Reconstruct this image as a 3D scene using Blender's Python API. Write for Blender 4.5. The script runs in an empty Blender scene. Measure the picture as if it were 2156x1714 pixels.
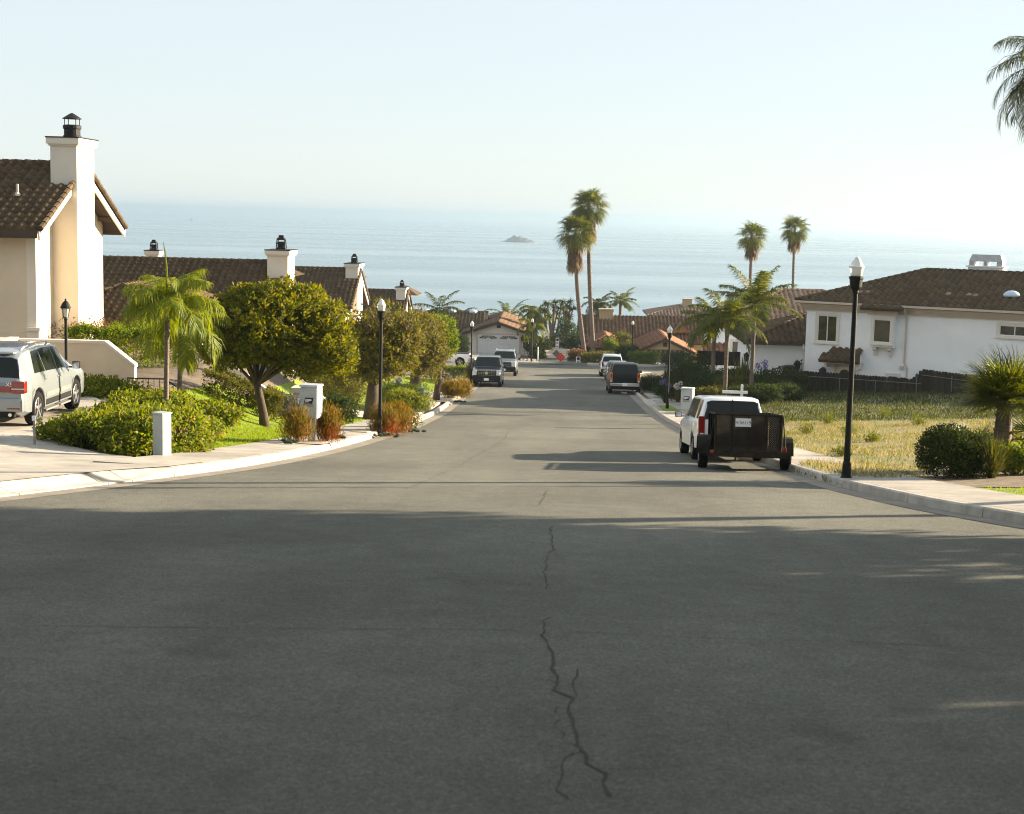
import bpy, math, random
import numpy as np
from mathutils import Vector, Matrix, Euler

scene = bpy.context.scene
COL = scene.collection
RAD = math.radians
random.seed(7)
RNG = np.random.default_rng(7)

# ------------------------------------------------------------------ camera
CZ = 36.0                      # eye height above the sea
F, CX, CY = 3200.0, 1077.5, 857.0
cam_data = bpy.data.cameras.new('camera')
cam_data.sensor_width = 36.0
cam_data.lens = 36.0 * F / 2155.0
cam_data.clip_start = 0.3
cam_data.clip_end = 80000.0
cam_data.dof.use_dof = True
cam_data.dof.focus_distance = 62.0
cam_data.dof.aperture_fstop = 3.6
cam = bpy.data.objects.new('camera', cam_data)
COL.objects.link(cam)
CAM_R = (Matrix.Rotation(RAD(1.50), 3, 'Z') @ Matrix.Rotation(RAD(90 - 7.12), 3, 'X')
         @ Matrix.Rotation(RAD(1.33), 3, 'Z'))
cam.matrix_world = Matrix.Translation((0, 0, CZ)) @ CAM_R.to_4x4()
scene.camera = cam

# ------------------------------------------------------------------ sky, sun, exposure
SUN_EL, SUN_ROT = 15.0, 67.0   # degrees; rotation measured from +Y towards +X
world = bpy.data.worlds.new('World')
scene.world = world
world.use_nodes = True
wn = world.node_tree.nodes
wl = world.node_tree.links
wn.clear()
w_out = wn.new('ShaderNodeOutputWorld')
w_bg = wn.new('ShaderNodeBackground')
w_sky = wn.new('ShaderNodeTexSky')
w_sky.sky_type = 'NISHITA'
w_sky.sun_disc = False
w_sky.sun_elevation = RAD(SUN_EL)
w_sky.sun_rotation = RAD(SUN_ROT)
w_sky.altitude = 30.0
w_sky.air_density = 1.0
w_sky.dust_density = 0.15
w_sky.ozone_density = 2.2
w_bg.inputs['Strength'].default_value = 0.07
w_veil = wn.new('ShaderNodeMix'); w_veil.data_type = 'RGBA'      # thin even veil of high haze over the whole sky
w_veil.inputs['Factor'].default_value = 0.84
w_veil.inputs['B'].default_value = (2.92, 3.14, 3.24, 1.0)
wl.new(w_sky.outputs['Color'], w_veil.inputs['A'])
wl.new(w_veil.outputs['Result'], w_bg.inputs['Color'])
wl.new(w_bg.outputs['Background'], w_out.inputs['Surface'])

sun_data = bpy.data.lights.new('sun', 'SUN')
sun_data.energy = 5.0
sun_data.angle = RAD(0.53)
sun_data.color = (1.0, 0.83, 0.60)
sun = bpy.data.objects.new('sun', sun_data)
COL.objects.link(sun)
sun_dir = Vector((math.cos(RAD(SUN_EL)) * math.sin(RAD(SUN_ROT)),
                  math.cos(RAD(SUN_EL)) * math.cos(RAD(SUN_ROT)), math.sin(RAD(SUN_EL))))
sun.rotation_euler = sun_dir.to_track_quat('Z', 'Y').to_euler()
sun.location = (60, 40, 80)

scene.view_settings.view_transform = 'Standard'
scene.view_settings.look = 'None'
scene.view_settings.gamma = 1.0
scene.view_settings.use_curve_mapping = False
scene.view_settings.exposure = 2.0
scene.render.engine = 'CYCLES'
scene.cycles.use_denoising = True
scene.cycles.filter_width = 1.05
scene.cycles.max_bounces = 8
scene.cycles.volume_bounces = 1
scene.cycles.transparent_max_bounces = 8
scene.cycles.sample_clamp_indirect = 6.0

# ------------------------------------------------------------------ helpers
def ray(px, py):
    return (CAM_R @ Vector(((px - CX) / F, -(py - CY) / F, -1.0))).normalized()

def at(px, py, Y):
    """point seen at that place of the photograph (2155 px wide) at distance Y up the street"""
    d = ray(px, py)
    return Vector((0, 0, CZ)) + d * (Y / d.y)

def xat(px, Y):
    return at(px, 860, Y).x

def tag(o, label=None, cat=None, group=None, kind=None):
    if label: o['label'] = label
    if cat: o['category'] = cat
    if group: o['group'] = group
    if kind: o['kind'] = kind
    return o

def thing(name, label, cat, loc=(0, 0, 0), rz=0.0, group=None):
    o = bpy.data.objects.new(name, None)
    o.empty_display_size = 0.3
    COL.objects.link(o)
    o.location = loc
    o.rotation_euler = (0, 0, rz)
    return tag(o, label, cat, group)

def copy_tree(o, parent=None):
    c = o.copy()
    COL.objects.link(c)
    if parent is not None:
        c.parent = parent
    for ch in list(o.children):
        copy_tree(ch, c)
    return c

def link_mesh(name, me, mat, parent=None, smooth=False):
    if mat is not None:
        me.materials.append(mat)
    if smooth:
        me.polygons.foreach_set('use_smooth', np.ones(len(me.polygons), dtype=bool))
    o = bpy.data.objects.new(name, me)
    COL.objects.link(o)
    if parent is not None:
        o.parent = parent
    return o

def np_mesh(name, V, Q):
    """fast mesh from numpy: V (n,3), Q (m,k) with k = 3 or 4"""
    V = np.asarray(V, dtype=np.float32); Q = np.asarray(Q, dtype=np.int32)
    me = bpy.data.meshes.new(name)
    k = Q.shape[1]
    me.vertices.add(len(V)); me.vertices.foreach_set('co', V.ravel())
    me.loops.add(Q.size); me.loops.foreach_set('vertex_index', Q.ravel())
    me.polygons.add(len(Q))
    me.polygons.foreach_set('loop_start', np.arange(0, Q.size, k, dtype=np.int32))
    me.polygons.foreach_set('loop_total', np.full(len(Q), k, dtype=np.int32))
    me.update(calc_edges=True)
    return me

def rotz(a):
    return Matrix.Rotation(a, 3, 'Z')

class MB:
    """collects shapes, builds them as one mesh object"""
    def __init__(self):
        self.v = []; self.f = []
    def add(self, vs, fs):
        n = len(self.v)
        self.v += [tuple(p) for p in vs]
        self.f += [tuple(i + n for i in f) for f in fs]
        return self
    def quad(self, a, b, c, d):
        return self.add([a, b, c, d], [(0, 1, 2, 3)])
    def poly(self, pts):
        return self.add(pts, [tuple(range(len(pts)))])
    def box(self, x0, x1, y0, y1, z0, z1):
        v = [(x0, y0, z0), (x1, y0, z0), (x1, y1, z0), (x0, y1, z0), (x0, y0, z1), (x1, y0, z1), (x1, y1, z1), (x0, y1, z1)]
        return self.add(v, [(0, 3, 2, 1), (4, 5, 6, 7), (0, 1, 5, 4), (1, 2, 6, 5), (2, 3, 7, 6), (3, 0, 4, 7)])
    def obox(self, c, size, R=None):
        R = R or Matrix.Identity(3)
        c = Vector(c); s = Vector(size) * 0.5
        v = [c + R @ Vector((sx * s.x, sy * s.y, sz * s.z)) for sz in (-1, 1) for sx, sy in ((-1, -1), (1, -1), (1, 1), (-1, 1))]
        return self.add(v, [(0, 3, 2, 1), (4, 5, 6, 7), (0, 1, 5, 4), (1, 2, 6, 5), (2, 3, 7, 6), (3, 0, 4, 7)])
    def frustum(self, x0, x1, y0, y1, z0, X0, X1, Y0, Y1, z1):
        v = [(x0, y0, z0), (x1, y0, z0), (x1, y1, z0), (x0, y1, z0), (X0, Y0, z1), (X1, Y0, z1), (X1, Y1, z1), (X0, Y1, z1)]
        return self.add(v, [(0, 3, 2, 1), (4, 5, 6, 7), (0, 1, 5, 4), (1, 2, 6, 5), (2, 3, 7, 6), (3, 0, 4, 7)])
    def prism(self, pts, axis, a0, a1):
        """pts: 2-d outline; axis x: (y,z) along x; y: (x,z) along y; z: (x,y) along z"""
        n = len(pts)
        def P(p, a):
            return {'x': (a, p[0], p[1]), 'y': (p[0], a, p[1]), 'z': (p[0], p[1], a)}[axis]
        v = [P(p, a0) for p in pts] + [P(p, a1) for p in pts]
        f = [tuple(range(n - 1, -1, -1)), tuple(range(n, 2 * n))]
        f += [(i, (i + 1) % n, n + (i + 1) % n, n + i) for i in range(n)]
        return self.add(v, f)
    def tube(self, path, radii, n=8, cap=True):
        path = [Vector(p) for p in path]
        if not hasattr(radii, '__len__'):
            radii = [radii] * len(path)
        vs, fs = [], []
        prev = None
        for i, p in enumerate(path):
            d = (path[min(i + 1, len(path) - 1)] - path[max(i - 1, 0)])
            d = d.normalized() if d.length > 1e-9 else Vector((0, 0, 1))
            if prev is None:
                a = d.orthogonal().normalized()
            else:
                a = (prev - d * prev.dot(d))
                a = a.normalized() if a.length > 1e-6 else d.orthogonal().normalized()
            prev = a
            b = d.cross(a)
            for k in range(n):
                t = 2 * math.pi * k / n
                vs.append(p + (a * math.cos(t) + b * math.sin(t)) * radii[i])
        for i in range(len(path) - 1):
            for k in range(n):
                k2 = (k + 1) % n
                fs.append((i * n + k, i * n + k2, (i + 1) * n + k2, (i + 1) * n + k))
        if cap:
            fs.append(tuple(range(n - 1, -1, -1)))
            fs.append(tuple((len(path) - 1) * n + k for k in range(n)))
        return self.add(vs, fs)
    def lathe(self, prof, n=16, c=(0, 0, 0), axis='z', ribs=0.0):
        vs, fs = [], []
        for r, z in prof:
            for k in range(n):
                t = 2 * math.pi * k / n
                rr = r * (1 + (ribs if k % 2 else 0))
                x, y = rr * math.cos(t), rr * math.sin(t)
                p = {'z': (x, y, z), 'x': (z, x, y), 'y': (x, z, y)}[axis]
                vs.append((p[0] + c[0], p[1] + c[1], p[2] + c[2]))
        for i in range(len(prof) - 1):
            for k in range(n):
                k2 = (k + 1) % n
                fs.append((i * n + k, i * n + k2, (i + 1) * n + k2, (i + 1) * n + k))
        if prof[0][0] > 1e-6: fs.append(tuple(range(n - 1, -1, -1)))
        if prof[-1][0] > 1e-6: fs.append(tuple((len(prof) - 1) * n + k for k in range(n)))
        return self.add(vs, fs)
    def xform(self, M):
        self.v = [tuple(M @ Vector(p)) for p in self.v]
        return self
    def build(self, name, mat, parent=None, smooth=False, bevel=0.0, kind=None, label=None):
        me = bpy.data.meshes.new(name)
        me.from_pydata(self.v, [], self.f)
        me.update()
        o = link_mesh(name, me, mat, parent, smooth)
        if bevel:
            b = o.modifiers.new('bevel', 'BEVEL'); b.width = bevel; b.segments = 2; b.limit_method = 'ANGLE'
        if kind: o['kind'] = kind
        if label: o['label'] = label
        return o

def text(name, body, size, loc, rot, mat, parent=None, extrude=0.002, align='CENTER', scale_x=1.0):
    cu = bpy.data.curves.new(name, 'FONT')
    cu.body = body; cu.size = size; cu.extrude = extrude
    cu.align_x = align; cu.align_y = 'CENTER'
    cu.materials.append(mat)
    tmp = bpy.data.objects.new('tmp_text', cu)
    COL.objects.link(tmp)
    me = bpy.data.meshes.new_from_object(tmp)
    bpy.data.objects.remove(tmp); bpy.data.curves.remove(cu)
    if not me.materials: me.materials.append(mat)
    o = bpy.data.objects.new(name, me)
    COL.objects.link(o)
    o.location = loc; o.rotation_euler = rot; o.scale = (scale_x, 1, 1)
    if parent is not None: o.parent = parent
    return o

# ------------------------------------------------------------------ materials
def nodes_of(name):
    m = bpy.data.materials.new(name)
    m.use_nodes = True
    return m, m.node_tree.nodes, m.node_tree.links, m.node_tree.nodes['Principled BSDF']

def c4(c): return (c[0], c[1], c[2], 1.0)

def island_value(N, L):
    """a random value per loose piece and per object"""
    g = N.new('ShaderNodeNewGeometry'); oi = N.new('ShaderNodeObjectInfo')
    a = N.new('ShaderNodeMath'); a.operation = 'ADD'
    L.new(g.outputs['Random Per Island'], a.inputs[0]); L.new(oi.outputs['Random'], a.inputs[1])
    b = N.new('ShaderNodeMath'); b.operation = 'FRACT'; L.new(a.outputs[0], b.inputs[0])
    return b.outputs[0]

def M(name, col, rough=0.7, var=0.18, scale=3.0, bump=0.0, bscale=60.0, metal=0.0, spec=0.4, col2=None, island=0.0,
      stretch=None, coat=0.0, trans=0.0, fine=0.0):
    m, N, L, B = nodes_of(name)
    B.inputs['Roughness'].default_value = rough
    B.inputs['Metallic'].default_value = metal
    B.inputs['Specular IOR Level'].default_value = spec
    if coat: B.inputs['Coat Weight'].default_value = coat; B.inputs['Coat Roughness'].default_value = 0.04
    if trans: B.inputs['Transmission Weight'].default_value = trans
    g = N.new('ShaderNodeNewGeometry')
    vec = g.outputs['Position']
    if stretch:
        mp = N.new('ShaderNodeMapping'); mp.inputs['Scale'].default_value = stretch
        L.new(vec, mp.inputs['Vector']); vec = mp.outputs['Vector']
    nz = N.new('ShaderNodeTexNoise'); nz.inputs['Scale'].default_value = scale; nz.inputs['Detail'].default_value = 6
    nz.inputs['Roughness'].default_value = 0.62
    L.new(vec, nz.inputs['Vector'])
    rp = N.new('ShaderNodeValToRGB')
    rp.color_ramp.elements[0].position = 0.32; rp.color_ramp.elements[1].position = 0.68
    lo = tuple(x * (1 - var) for x in col); hi = col2 if col2 else tuple(min(1, x * (1 + var)) for x in col)
    rp.color_ramp.elements[0].color = c4(lo); rp.color_ramp.elements[1].color = c4(hi)
    L.new(nz.outputs['Fac'], rp.inputs['Fac'])
    out = rp.outputs['Color']
    if fine:
        n3 = N.new('ShaderNodeTexNoise'); n3.inputs['Scale'].default_value = bscale; n3.inputs['Detail'].default_value = 2
        L.new(vec, n3.inputs['Vector'])
        mr = N.new('ShaderNodeMapRange'); mr.inputs['From Min'].default_value = 0.3; mr.inputs['From Max'].default_value = 0.7
        mr.inputs['To Min'].default_value = 1 - fine; mr.inputs['To Max'].default_value = 1 + fine
        L.new(n3.outputs['Fac'], mr.inputs['Value'])
        vm = N.new('ShaderNodeVectorMath'); vm.operation = 'SCALE'
        L.new(out, vm.inputs[0]); L.new(mr.outputs['Result'], vm.inputs['Scale']); out = vm.outputs['Vector']
    if island:
        iv = island_value(N, L)
        mr = N.new('ShaderNodeMapRange'); mr.inputs['To Min'].default_value = 1 - island; mr.inputs['To Max'].default_value = 1 + island
        L.new(iv, mr.inputs['Value'])
        vm = N.new('ShaderNodeVectorMath'); vm.operation = 'SCALE'
        L.new(out, vm.inputs[0]); L.new(mr.outputs['Result'], vm.inputs['Scale']); out = vm.outputs['Vector']
    L.new(out, B.inputs['Base Color'])
    if bump:
        n2 = N.new('ShaderNodeTexNoise'); n2.inputs['Scale'].default_value = bscale; n2.inputs['Detail'].default_value = 4
        L.new(g.outputs['Position'], n2.inputs['Vector'])
        bp = N.new('ShaderNodeBump'); bp.inputs['Strength'].default_value = bump; bp.inputs['Distance'].default_value = 0.02
        L.new(n2.outputs['Fac'], bp.inputs['Height']); L.new(bp.outputs['Normal'], B.inputs['Normal'])
    return m

def LEAF(name, cols, trans=0.4, rough=0.6, spec=0.16, scale=0.0):
    """leaf: colour differs per leaf; light passes through"""
    m, N, L, B = nodes_of(name)
    iv = island_value(N, L)
    rp = N.new('ShaderNodeValToRGB')
    cr = rp.color_ramp
    while len(cr.elements) < len(cols): cr.elements.new(0.5)
    for i, c in enumerate(cols):
        cr.elements[i].position = i / max(1, len(cols) - 1); cr.elements[i].color = c4(c)
    L.new(iv, rp.inputs['Fac'])
    L.new(rp.outputs['Color'], B.inputs['Base Color'])
    B.inputs['Roughness'].default_value = rough; B.inputs['Specular IOR Level'].default_value = spec
    tr = N.new('ShaderNodeBsdfTranslucent')
    hs = N.new('ShaderNodeHueSaturation'); hs.inputs['Saturation'].default_value = 1.12; hs.inputs['Value'].default_value = 1.35
    hs.inputs['Hue'].default_value = 0.485
    L.new(rp.outputs['Color'], hs.inputs['Color']); L.new(hs.outputs['Color'], tr.inputs['Color'])
    mx = N.new('ShaderNodeMixShader'); mx.inputs['Fac'].default_value = trans
    L.new(B.outputs['BSDF'], mx.inputs[1]); L.new(tr.outputs['BSDF'], mx.inputs[2])
    L.new(mx.outputs['Shader'], N['Material Output'].inputs['Surface'])
    return m

MAT = {}
def mats():
    A = MAT
    A['concrete'] = M('concrete', (0.33, 0.30, 0.26), 0.85, 0.26, 1.1, 0.15, 90, fine=0.10, island=0.10)
    A['kerb'] = M('kerb_concrete', (0.40, 0.37, 0.32), 0.85, 0.25, 2.2, 0.2, 70, fine=0.08, island=0.05)
    A['gutter'] = M('gutter_concrete', (0.22, 0.195, 0.16), 0.85, 0.22, 2.0, 0.2, 80, fine=0.1)
    A['soil'] = M('soil', (0.13, 0.10, 0.07), 0.95, 0.35, 2.0, 0.4, 25, fine=0.2)
    A['mulch'] = M('mulch', (0.16, 0.12, 0.08), 0.95, 0.4, 5.0, 0.5, 30, fine=0.3)
    A['gravel'] = M('gravel', (0.34, 0.29, 0.23), 0.9, 0.3, 6.0, 0.5, 40, fine=0.25)
    A['stucco_beige'] = M('stucco_beige', (0.62, 0.53, 0.40), 0.9, 0.09, 0.7, 0.25, 45)
    A['stucco_cream'] = M('stucco_cream', (0.70, 0.64, 0.54), 0.9, 0.06, 0.8, 0.25, 45)
    A['stucco_white'] = M('stucco_white', (0.84, 0.865, 0.88), 0.9, 0.06, 0.5, 0.2, 45)
    A['stucco_tan'] = M('stucco_tan', (0.42, 0.33, 0.20), 0.9, 0.07, 0.8, 0.2, 45)
    A['trim_white'] = M('trim_white', (0.70, 0.66, 0.60), 0.6, 0.05, 2.0)
    A['trim_tan'] = M('trim_tan', (0.52, 0.44, 0.36), 0.7, 0.06, 2.0)
    A['wood_brown'] = M('wood_brown', (0.06, 0.042, 0.026), 0.85, 0.25, 4.0)
    A['wood_fence'] = M('wood_fence', (0.034, 0.028, 0.021), 0.95, 0.45, 3.0, 0.3, 40, island=0.3, stretch=(6, 6, 1), spec=0.1)
    A['tile_brown'] = M('tile_brown', (0.094, 0.064, 0.036), 0.9, 0.16, 3.0, 0.15, 50, island=0.20, spec=0.12)
    A['tile_rust'] = M('tile_rust', (0.125, 0.070, 0.036), 0.9, 0.22, 3.0, 0.15, 50, island=0.24)
    A['tile_clay'] = M('tile_clay', (0.185, 0.085, 0.045), 0.9, 0.22, 3.0, 0.15, 50, island=0.24)
    A['tile_pale'] = M('tile_pale', (0.25, 0.165, 0.115), 0.9, 0.2, 3.0, 0.15, 50, island=0.25)
    A['deck'] = M('roof_deck', (0.05, 0.035, 0.025), 0.9, 0.2, 3.0)
    A['black_metal'] = M('black_metal', (0.010, 0.010, 0.009), 0.55, 0.2, 8.0, metal=0.0, spec=0.22)
    A['grey_metal'] = M('grey_metal', (0.35, 0.35, 0.35), 0.45, 0.15, 6.0, metal=0.8)
    A['chrome'] = M('chrome', (0.75, 0.75, 0.75), 0.12, 0.05, 3.0, metal=1.0)
    A['galvanised'] = M('galvanised', (0.17, 0.17, 0.16), 0.6, 0.2, 12.0, metal=0.3)
    A['globe'] = M('lamp_globe', (0.85, 0.85, 0.84), 0.25, 0.02, 3.0, spec=0.5, trans=0.25)
    A['clear_glass'] = M('lantern_glass', (0.80, 0.78, 0.72), 0.15, 0.02, 3.0, trans=0.5)
    A['white_paint'] = M('white_paint', (0.78, 0.79, 0.80), 0.45, 0.04, 2.0)
    A['box_paint'] = M('grey_box_paint', (0.36, 0.40, 0.37), 0.6, 0.10, 3.0, fine=0.05)
    A['mail_paint'] = M('mailbox_paint', (0.44, 0.47, 0.49), 0.5, 0.10, 4.0)
    A['logo_blue'] = M('logo_blue', (0.012, 0.02, 0.05), 0.5, 0.05, 3.0)
    A['ink'] = M('dark_ink', (0.02, 0.022, 0.03), 0.6, 0.05, 3.0)
    A['red_paint'] = M('red_paint', (0.45, 0.02, 0.015), 0.5, 0.1, 3.0)
    A['orange_red'] = M('sign_red', (0.62, 0.05, 0.025), 0.45, 0.06, 3.0)
    A['sign_back'] = M('sign_back', (0.14, 0.14, 0.11), 0.6, 0.15, 3.0)
    A['trunk'] = M('bark', (0.075, 0.055, 0.04), 0.95, 0.35, 4.0, 0.8, 22, stretch=(4, 4, 1))
    A['palm_trunk'] = M('palm_bark', (0.16, 0.125, 0.10), 0.95, 0.35, 5.0, 0.7, 18, stretch=(1, 1, 5))
    A['palm_shaft'] = M('palm_crownshaft', (0.16, 0.16, 0.06), 0.6, 0.2, 4.0)
    A['twig'] = M('twig', (0.23, 0.165, 0.10), 0.9, 0.3, 6.0)
    A['rubber'] = M('tyre_rubber', (0.012, 0.012, 0.012), 0.9, 0.2, 20.0, spec=0.15)
    A['rim'] = M('alloy_rim', (0.55, 0.55, 0.56), 0.3, 0.05, 5.0, metal=0.85)
    A['car_glass'] = M('dark_car_glass', (0.012, 0.016, 0.016), 0.08, 0.1, 2.0, spec=0.22)
    A['window_glass'] = M('window_glass', (0.014, 0.017, 0.013), 0.08, 0.2, 1.3, spec=0.35, col2=(0.085, 0.075, 0.03))  # yellowish blotches in the colour stand in for reflections
    A['plastic'] = M('black_plastic', (0.013, 0.013, 0.013), 0.7, 0.15, 6.0, spec=0.2)
    A['tail_red'] = M('tail_lamp_red', (0.22, 0.006, 0.007), 0.12, 0.15, 9.0, spec=0.7, coat=0.6)
    A['amber'] = M('amber_lens', (0.55, 0.17, 0.02), 0.15, 0.1, 9.0, spec=0.7)
    A['head_lens'] = M('head_lamp_lens', (0.62, 0.64, 0.66), 0.1, 0.1, 9.0, spec=0.9)
    A['paint_silver'] = M('paint_silver', (0.27, 0.30, 0.32), 0.30, 0.03, 2.0, metal=0.35, coat=0.8)
    A['paint_white'] = M('paint_white', (0.74, 0.75, 0.76), 0.25, 0.02, 2.0, coat=0.7)
    A['paint_black'] = M('paint_black', (0.005, 0.005, 0.006), 0.35, 0.05, 2.0, coat=0.08, spec=0.15)
    A['paint_blueblack'] = M('paint_blueblack', (0.008, 0.013, 0.022), 0.2, 0.05, 2.0, coat=0.45, spec=0.3)
    A['paint_grey'] = M('paint_grey', (0.20, 0.22, 0.24), 0.25, 0.03, 2.0, metal=0.5, coat=0.8)
    A['paint_pale'] = M('paint_pale_silver', (0.58, 0.63, 0.66), 0.25, 0.03, 2.0, metal=0.35, coat=0.8)
    A['trailer'] = M('rusty_dark_steel', (0.018, 0.016, 0.012), 0.85, 0.5, 5.0, 0.3, 60, col2=(0.04, 0.030, 0.018), spec=0.2)
    A['garage_white'] = M('garage_door_white', (0.66, 0.65, 0.63), 0.6, 0.04, 2.0)
    A['garage_tan'] = M('garage_door_tan', (0.22, 0.165, 0.09), 0.6, 0.06, 2.0)
    A['rock'] = M('rock', (0.12, 0.11, 0.10), 0.9, 0.4, 0.05)
    A['stone_pale'] = M('pale_stone', (0.38, 0.34, 0.29), 0.9, 0.3, 6.0, 0.4, 30, island=0.25)
    A['skylight'] = M('skylight_dome', (0.45, 0.55, 0.65), 0.1, 0.05, 2.0, spec=0.8)
    A['path'] = M('sandy_path', (0.46, 0.37, 0.28), 0.95, 0.2, 1.5, 0.4, 12, fine=0.15)
    # foliage
    A['leaf_tree'] = LEAF('leaf_round_tree', [(0.055, 0.080, 0.010), (0.11, 0.135, 0.012), (0.17, 0.17, 0.015), (0.23, 0.185, 0.02)], 0.46)
    A['leaf_bright'] = LEAF('leaf_bright', [(0.065, 0.115, 0.010), (0.11, 0.16, 0.012), (0.17, 0.20, 0.02)], 0.45)
    A['leaf_shrub'] = LEAF('leaf_yellow_shrub', [(0.060, 0.105, 0.010), (0.115, 0.16, 0.012), (0.18, 0.20, 0.018), (0.27, 0.24, 0.05)], 0.48)
    A['leaf_dark'] = LEAF('leaf_dark', [(0.020, 0.036, 0.011), (0.036, 0.056, 0.014), (0.06, 0.074, 0.02)], 0.3, 0.8, 0.06)
    A['leaf_olive'] = LEAF('leaf_olive', [(0.05, 0.062, 0.012), (0.10, 0.105, 0.016), (0.14, 0.12, 0.02)], 0.4)
    A['leaf_sparse'] = LEAF('leaf_sparse', [(0.07, 0.088, 0.014), (0.125, 0.13, 0.016), (0.16, 0.15, 0.022), (0.14, 0.10, 0.03)], 0.45)
    A['leaf_red'] = LEAF('leaf_reddish', [(0.10, 0.05, 0.018), (0.15, 0.075, 0.025), (0.09, 0.08, 0.02)], 0.35)
    A['leaf_rust'] = LEAF('leaf_rust_orange', [(0.085, 0.095, 0.014), (0.13, 0.115, 0.015), (0.20, 0.125, 0.018), (0.23, 0.12, 0.018)], 0.42)
    A['leaf_redtip'] = LEAF('leaf_red_tip', [(0.18, 0.05, 0.014), (0.26, 0.055, 0.018), (0.17, 0.10, 0.02)], 0.4)
    A['leaf_grey'] = LEAF('leaf_grey_green', [(0.06, 0.085, 0.055), (0.10, 0.13, 0.08)], 0.3)
    A['petal_purple'] = LEAF('petal_purple', [(0.16, 0.12, 0.30), (0.26, 0.20, 0.42)], 0.4)
    A['petal_white'] = LEAF('petal_white', [(0.55, 0.52, 0.50), (0.65, 0.55, 0.55)], 0.4)
    A['petal_orange'] = LEAF('petal_orange', [(0.55, 0.17, 0.02), (0.60, 0.25, 0.04)], 0.4)
    A['petal_red'] = LEAF('petal_red', [(0.5, 0.03, 0.02), (0.55, 0.07, 0.03)], 0.3)
    A['petal_pink'] = LEAF('petal_pink', [(0.40, 0.16, 0.16), (0.5, 0.3, 0.3)], 0.3)
    A['frond'] = LEAF('frond_green', [(0.050, 0.078, 0.012), (0.095, 0.12, 0.015), (0.15, 0.14, 0.018)], 0.48, 0.5, 0.25)
    A['frond_lime'] = LEAF('frond_lime', [(0.11, 0.17, 0.010), (0.17, 0.22, 0.012), (0.25, 0.25, 0.018)], 0.52, 0.5, 0.25)
    A['frond_dark'] = LEAF('frond_dark', [(0.030, 0.045, 0.011), (0.055, 0.070, 0.014), (0.09, 0.09, 0.02)], 0.32, 0.8, 0.06)
    A['frond_dead'] = LEAF('frond_dead', [(0.12, 0.08, 0.04), (0.17, 0.115, 0.055), (0.22, 0.15, 0.07)], 0.3, 0.7, 0.2)
    A['lawn_blade'] = LEAF('lawn_blade', [(0.14, 0.23, 0.008), (0.19, 0.27, 0.010), (0.24, 0.28, 0.014)], 0.45)
    A['dry_blade'] = LEAF('dry_grass_blade', [(0.30, 0.225, 0.12), (0.40, 0.31, 0.18), (0.22, 0.21, 0.06), (0.13, 0.165, 0.02), (0.10, 0.15, 0.018)], 0.38, 0.7, 0.2)
    A['shaded_green_weed'] = LEAF('shaded_green_weed_blade', [(0.030, 0.046, 0.010), (0.05, 0.066, 0.013), (0.08, 0.085, 0.02)], 0.35)  # green weeds, colour darkened to deepen the shade along the fence
    A['weed_blade'] = LEAF('weed_blade', [(0.07, 0.10, 0.014), (0.12, 0.145, 0.02), (0.2, 0.18, 0.04)], 0.4)
    A['lawn'] = M('lawn', (0.17, 0.23, 0.012), 0.9, 0.3, 3.0, 0.5, 60, fine=0.25)
    A['dry_ground'] = M('dry_ground', (0.27, 0.20, 0.115), 0.95, 0.3, 0.6, 0.4, 20, col2=(0.13, 0.15, 0.04), fine=0.2)
mats()

def asphalt():
    m, N, L, B = nodes_of('asphalt')
    g = N.new('ShaderNodeNewGeometry'); P = g.outputs['Position']
    def noise(scale, detail=5, rough=0.6, stretch=None):
        v = P
        if stretch:
            mp = N.new('ShaderNodeMapping'); mp.inputs['Scale'].default_value = stretch; L.new(P, mp.inputs['Vector']); v = mp.outputs['Vector']
        n = N.new('ShaderNodeTexNoise'); n.inputs['Scale'].default_value = scale; n.inputs['Detail'].default_value = detail
        n.inputs['Roughness'].default_value = rough; L.new(v, n.inputs['Vector']); return n.outputs['Fac']
    def mr(x, a, b, c, d):
        r = N.new('ShaderNodeMapRange')
        for nm, val in (('From Min', a), ('From Max', b), ('To Min', c), ('To Max', d)): r.inputs[nm].default_value = val
        L.new(x, r.inputs['Value']); return r.outputs['Result']
    def mul(a, b):
        r = N.new('ShaderNodeMath'); r.operation = 'MULTIPLY'; L.new(a, r.inputs[0]); L.new(b, r.inputs[1]); return r.outputs[0]
    big = mr(noise(0.16, 4, 0.6), 0.3, 0.7, 0.76, 1.22)
    band = mr(noise(0.55, 4, 0.6, (1.0, 0.10, 1)), 0.3, 0.7, 0.82, 1.15)      # wheel paths along the street
    mid = mul(mr(noise(2.6, 6, 0.7), 0.3, 0.7, 0.84, 1.14), mr(noise(0.9, 3, 0.5, (1, .6, 1)), 0.66, 0.74, 1.0, 0.80))
    fine = mr(noise(30, 3, 0.75), 0.3, 0.7, 0.62, 1.36)
    grit = mr(noise(95, 2, 0.8), 0.35, 0.65, 0.55, 1.45)
    v = mul(mul(mul(big, band), mid), mul(fine, grit))
    cb = N.new('ShaderNodeVectorMath'); cb.operation = 'SCALE'; cb.inputs[0].default_value = (0.120, 0.118, 0.097)
    L.new(v, cb.inputs['Scale']); L.new(cb.outputs['Vector'], B.inputs['Base Color'])
    B.inputs['Roughness'].default_value = 0.9; B.inputs['Specular IOR Level'].default_value = 0.25
    bp = N.new('ShaderNodeBump'); bp.inputs['Strength'].default_value = 0.8; bp.inputs['Distance'].default_value = 0.014
    L.new(noise(70, 4, 0.7), bp.inputs['Height']); L.new(bp.outputs['Normal'], B.inputs['Normal'])
    return m
MAT['asphalt'] = asphalt()
MAT['crack'] = M('tar_crack', (0.060, 0.058, 0.048), 0.9, 0.25, 8.0, spec=0.1)
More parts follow.
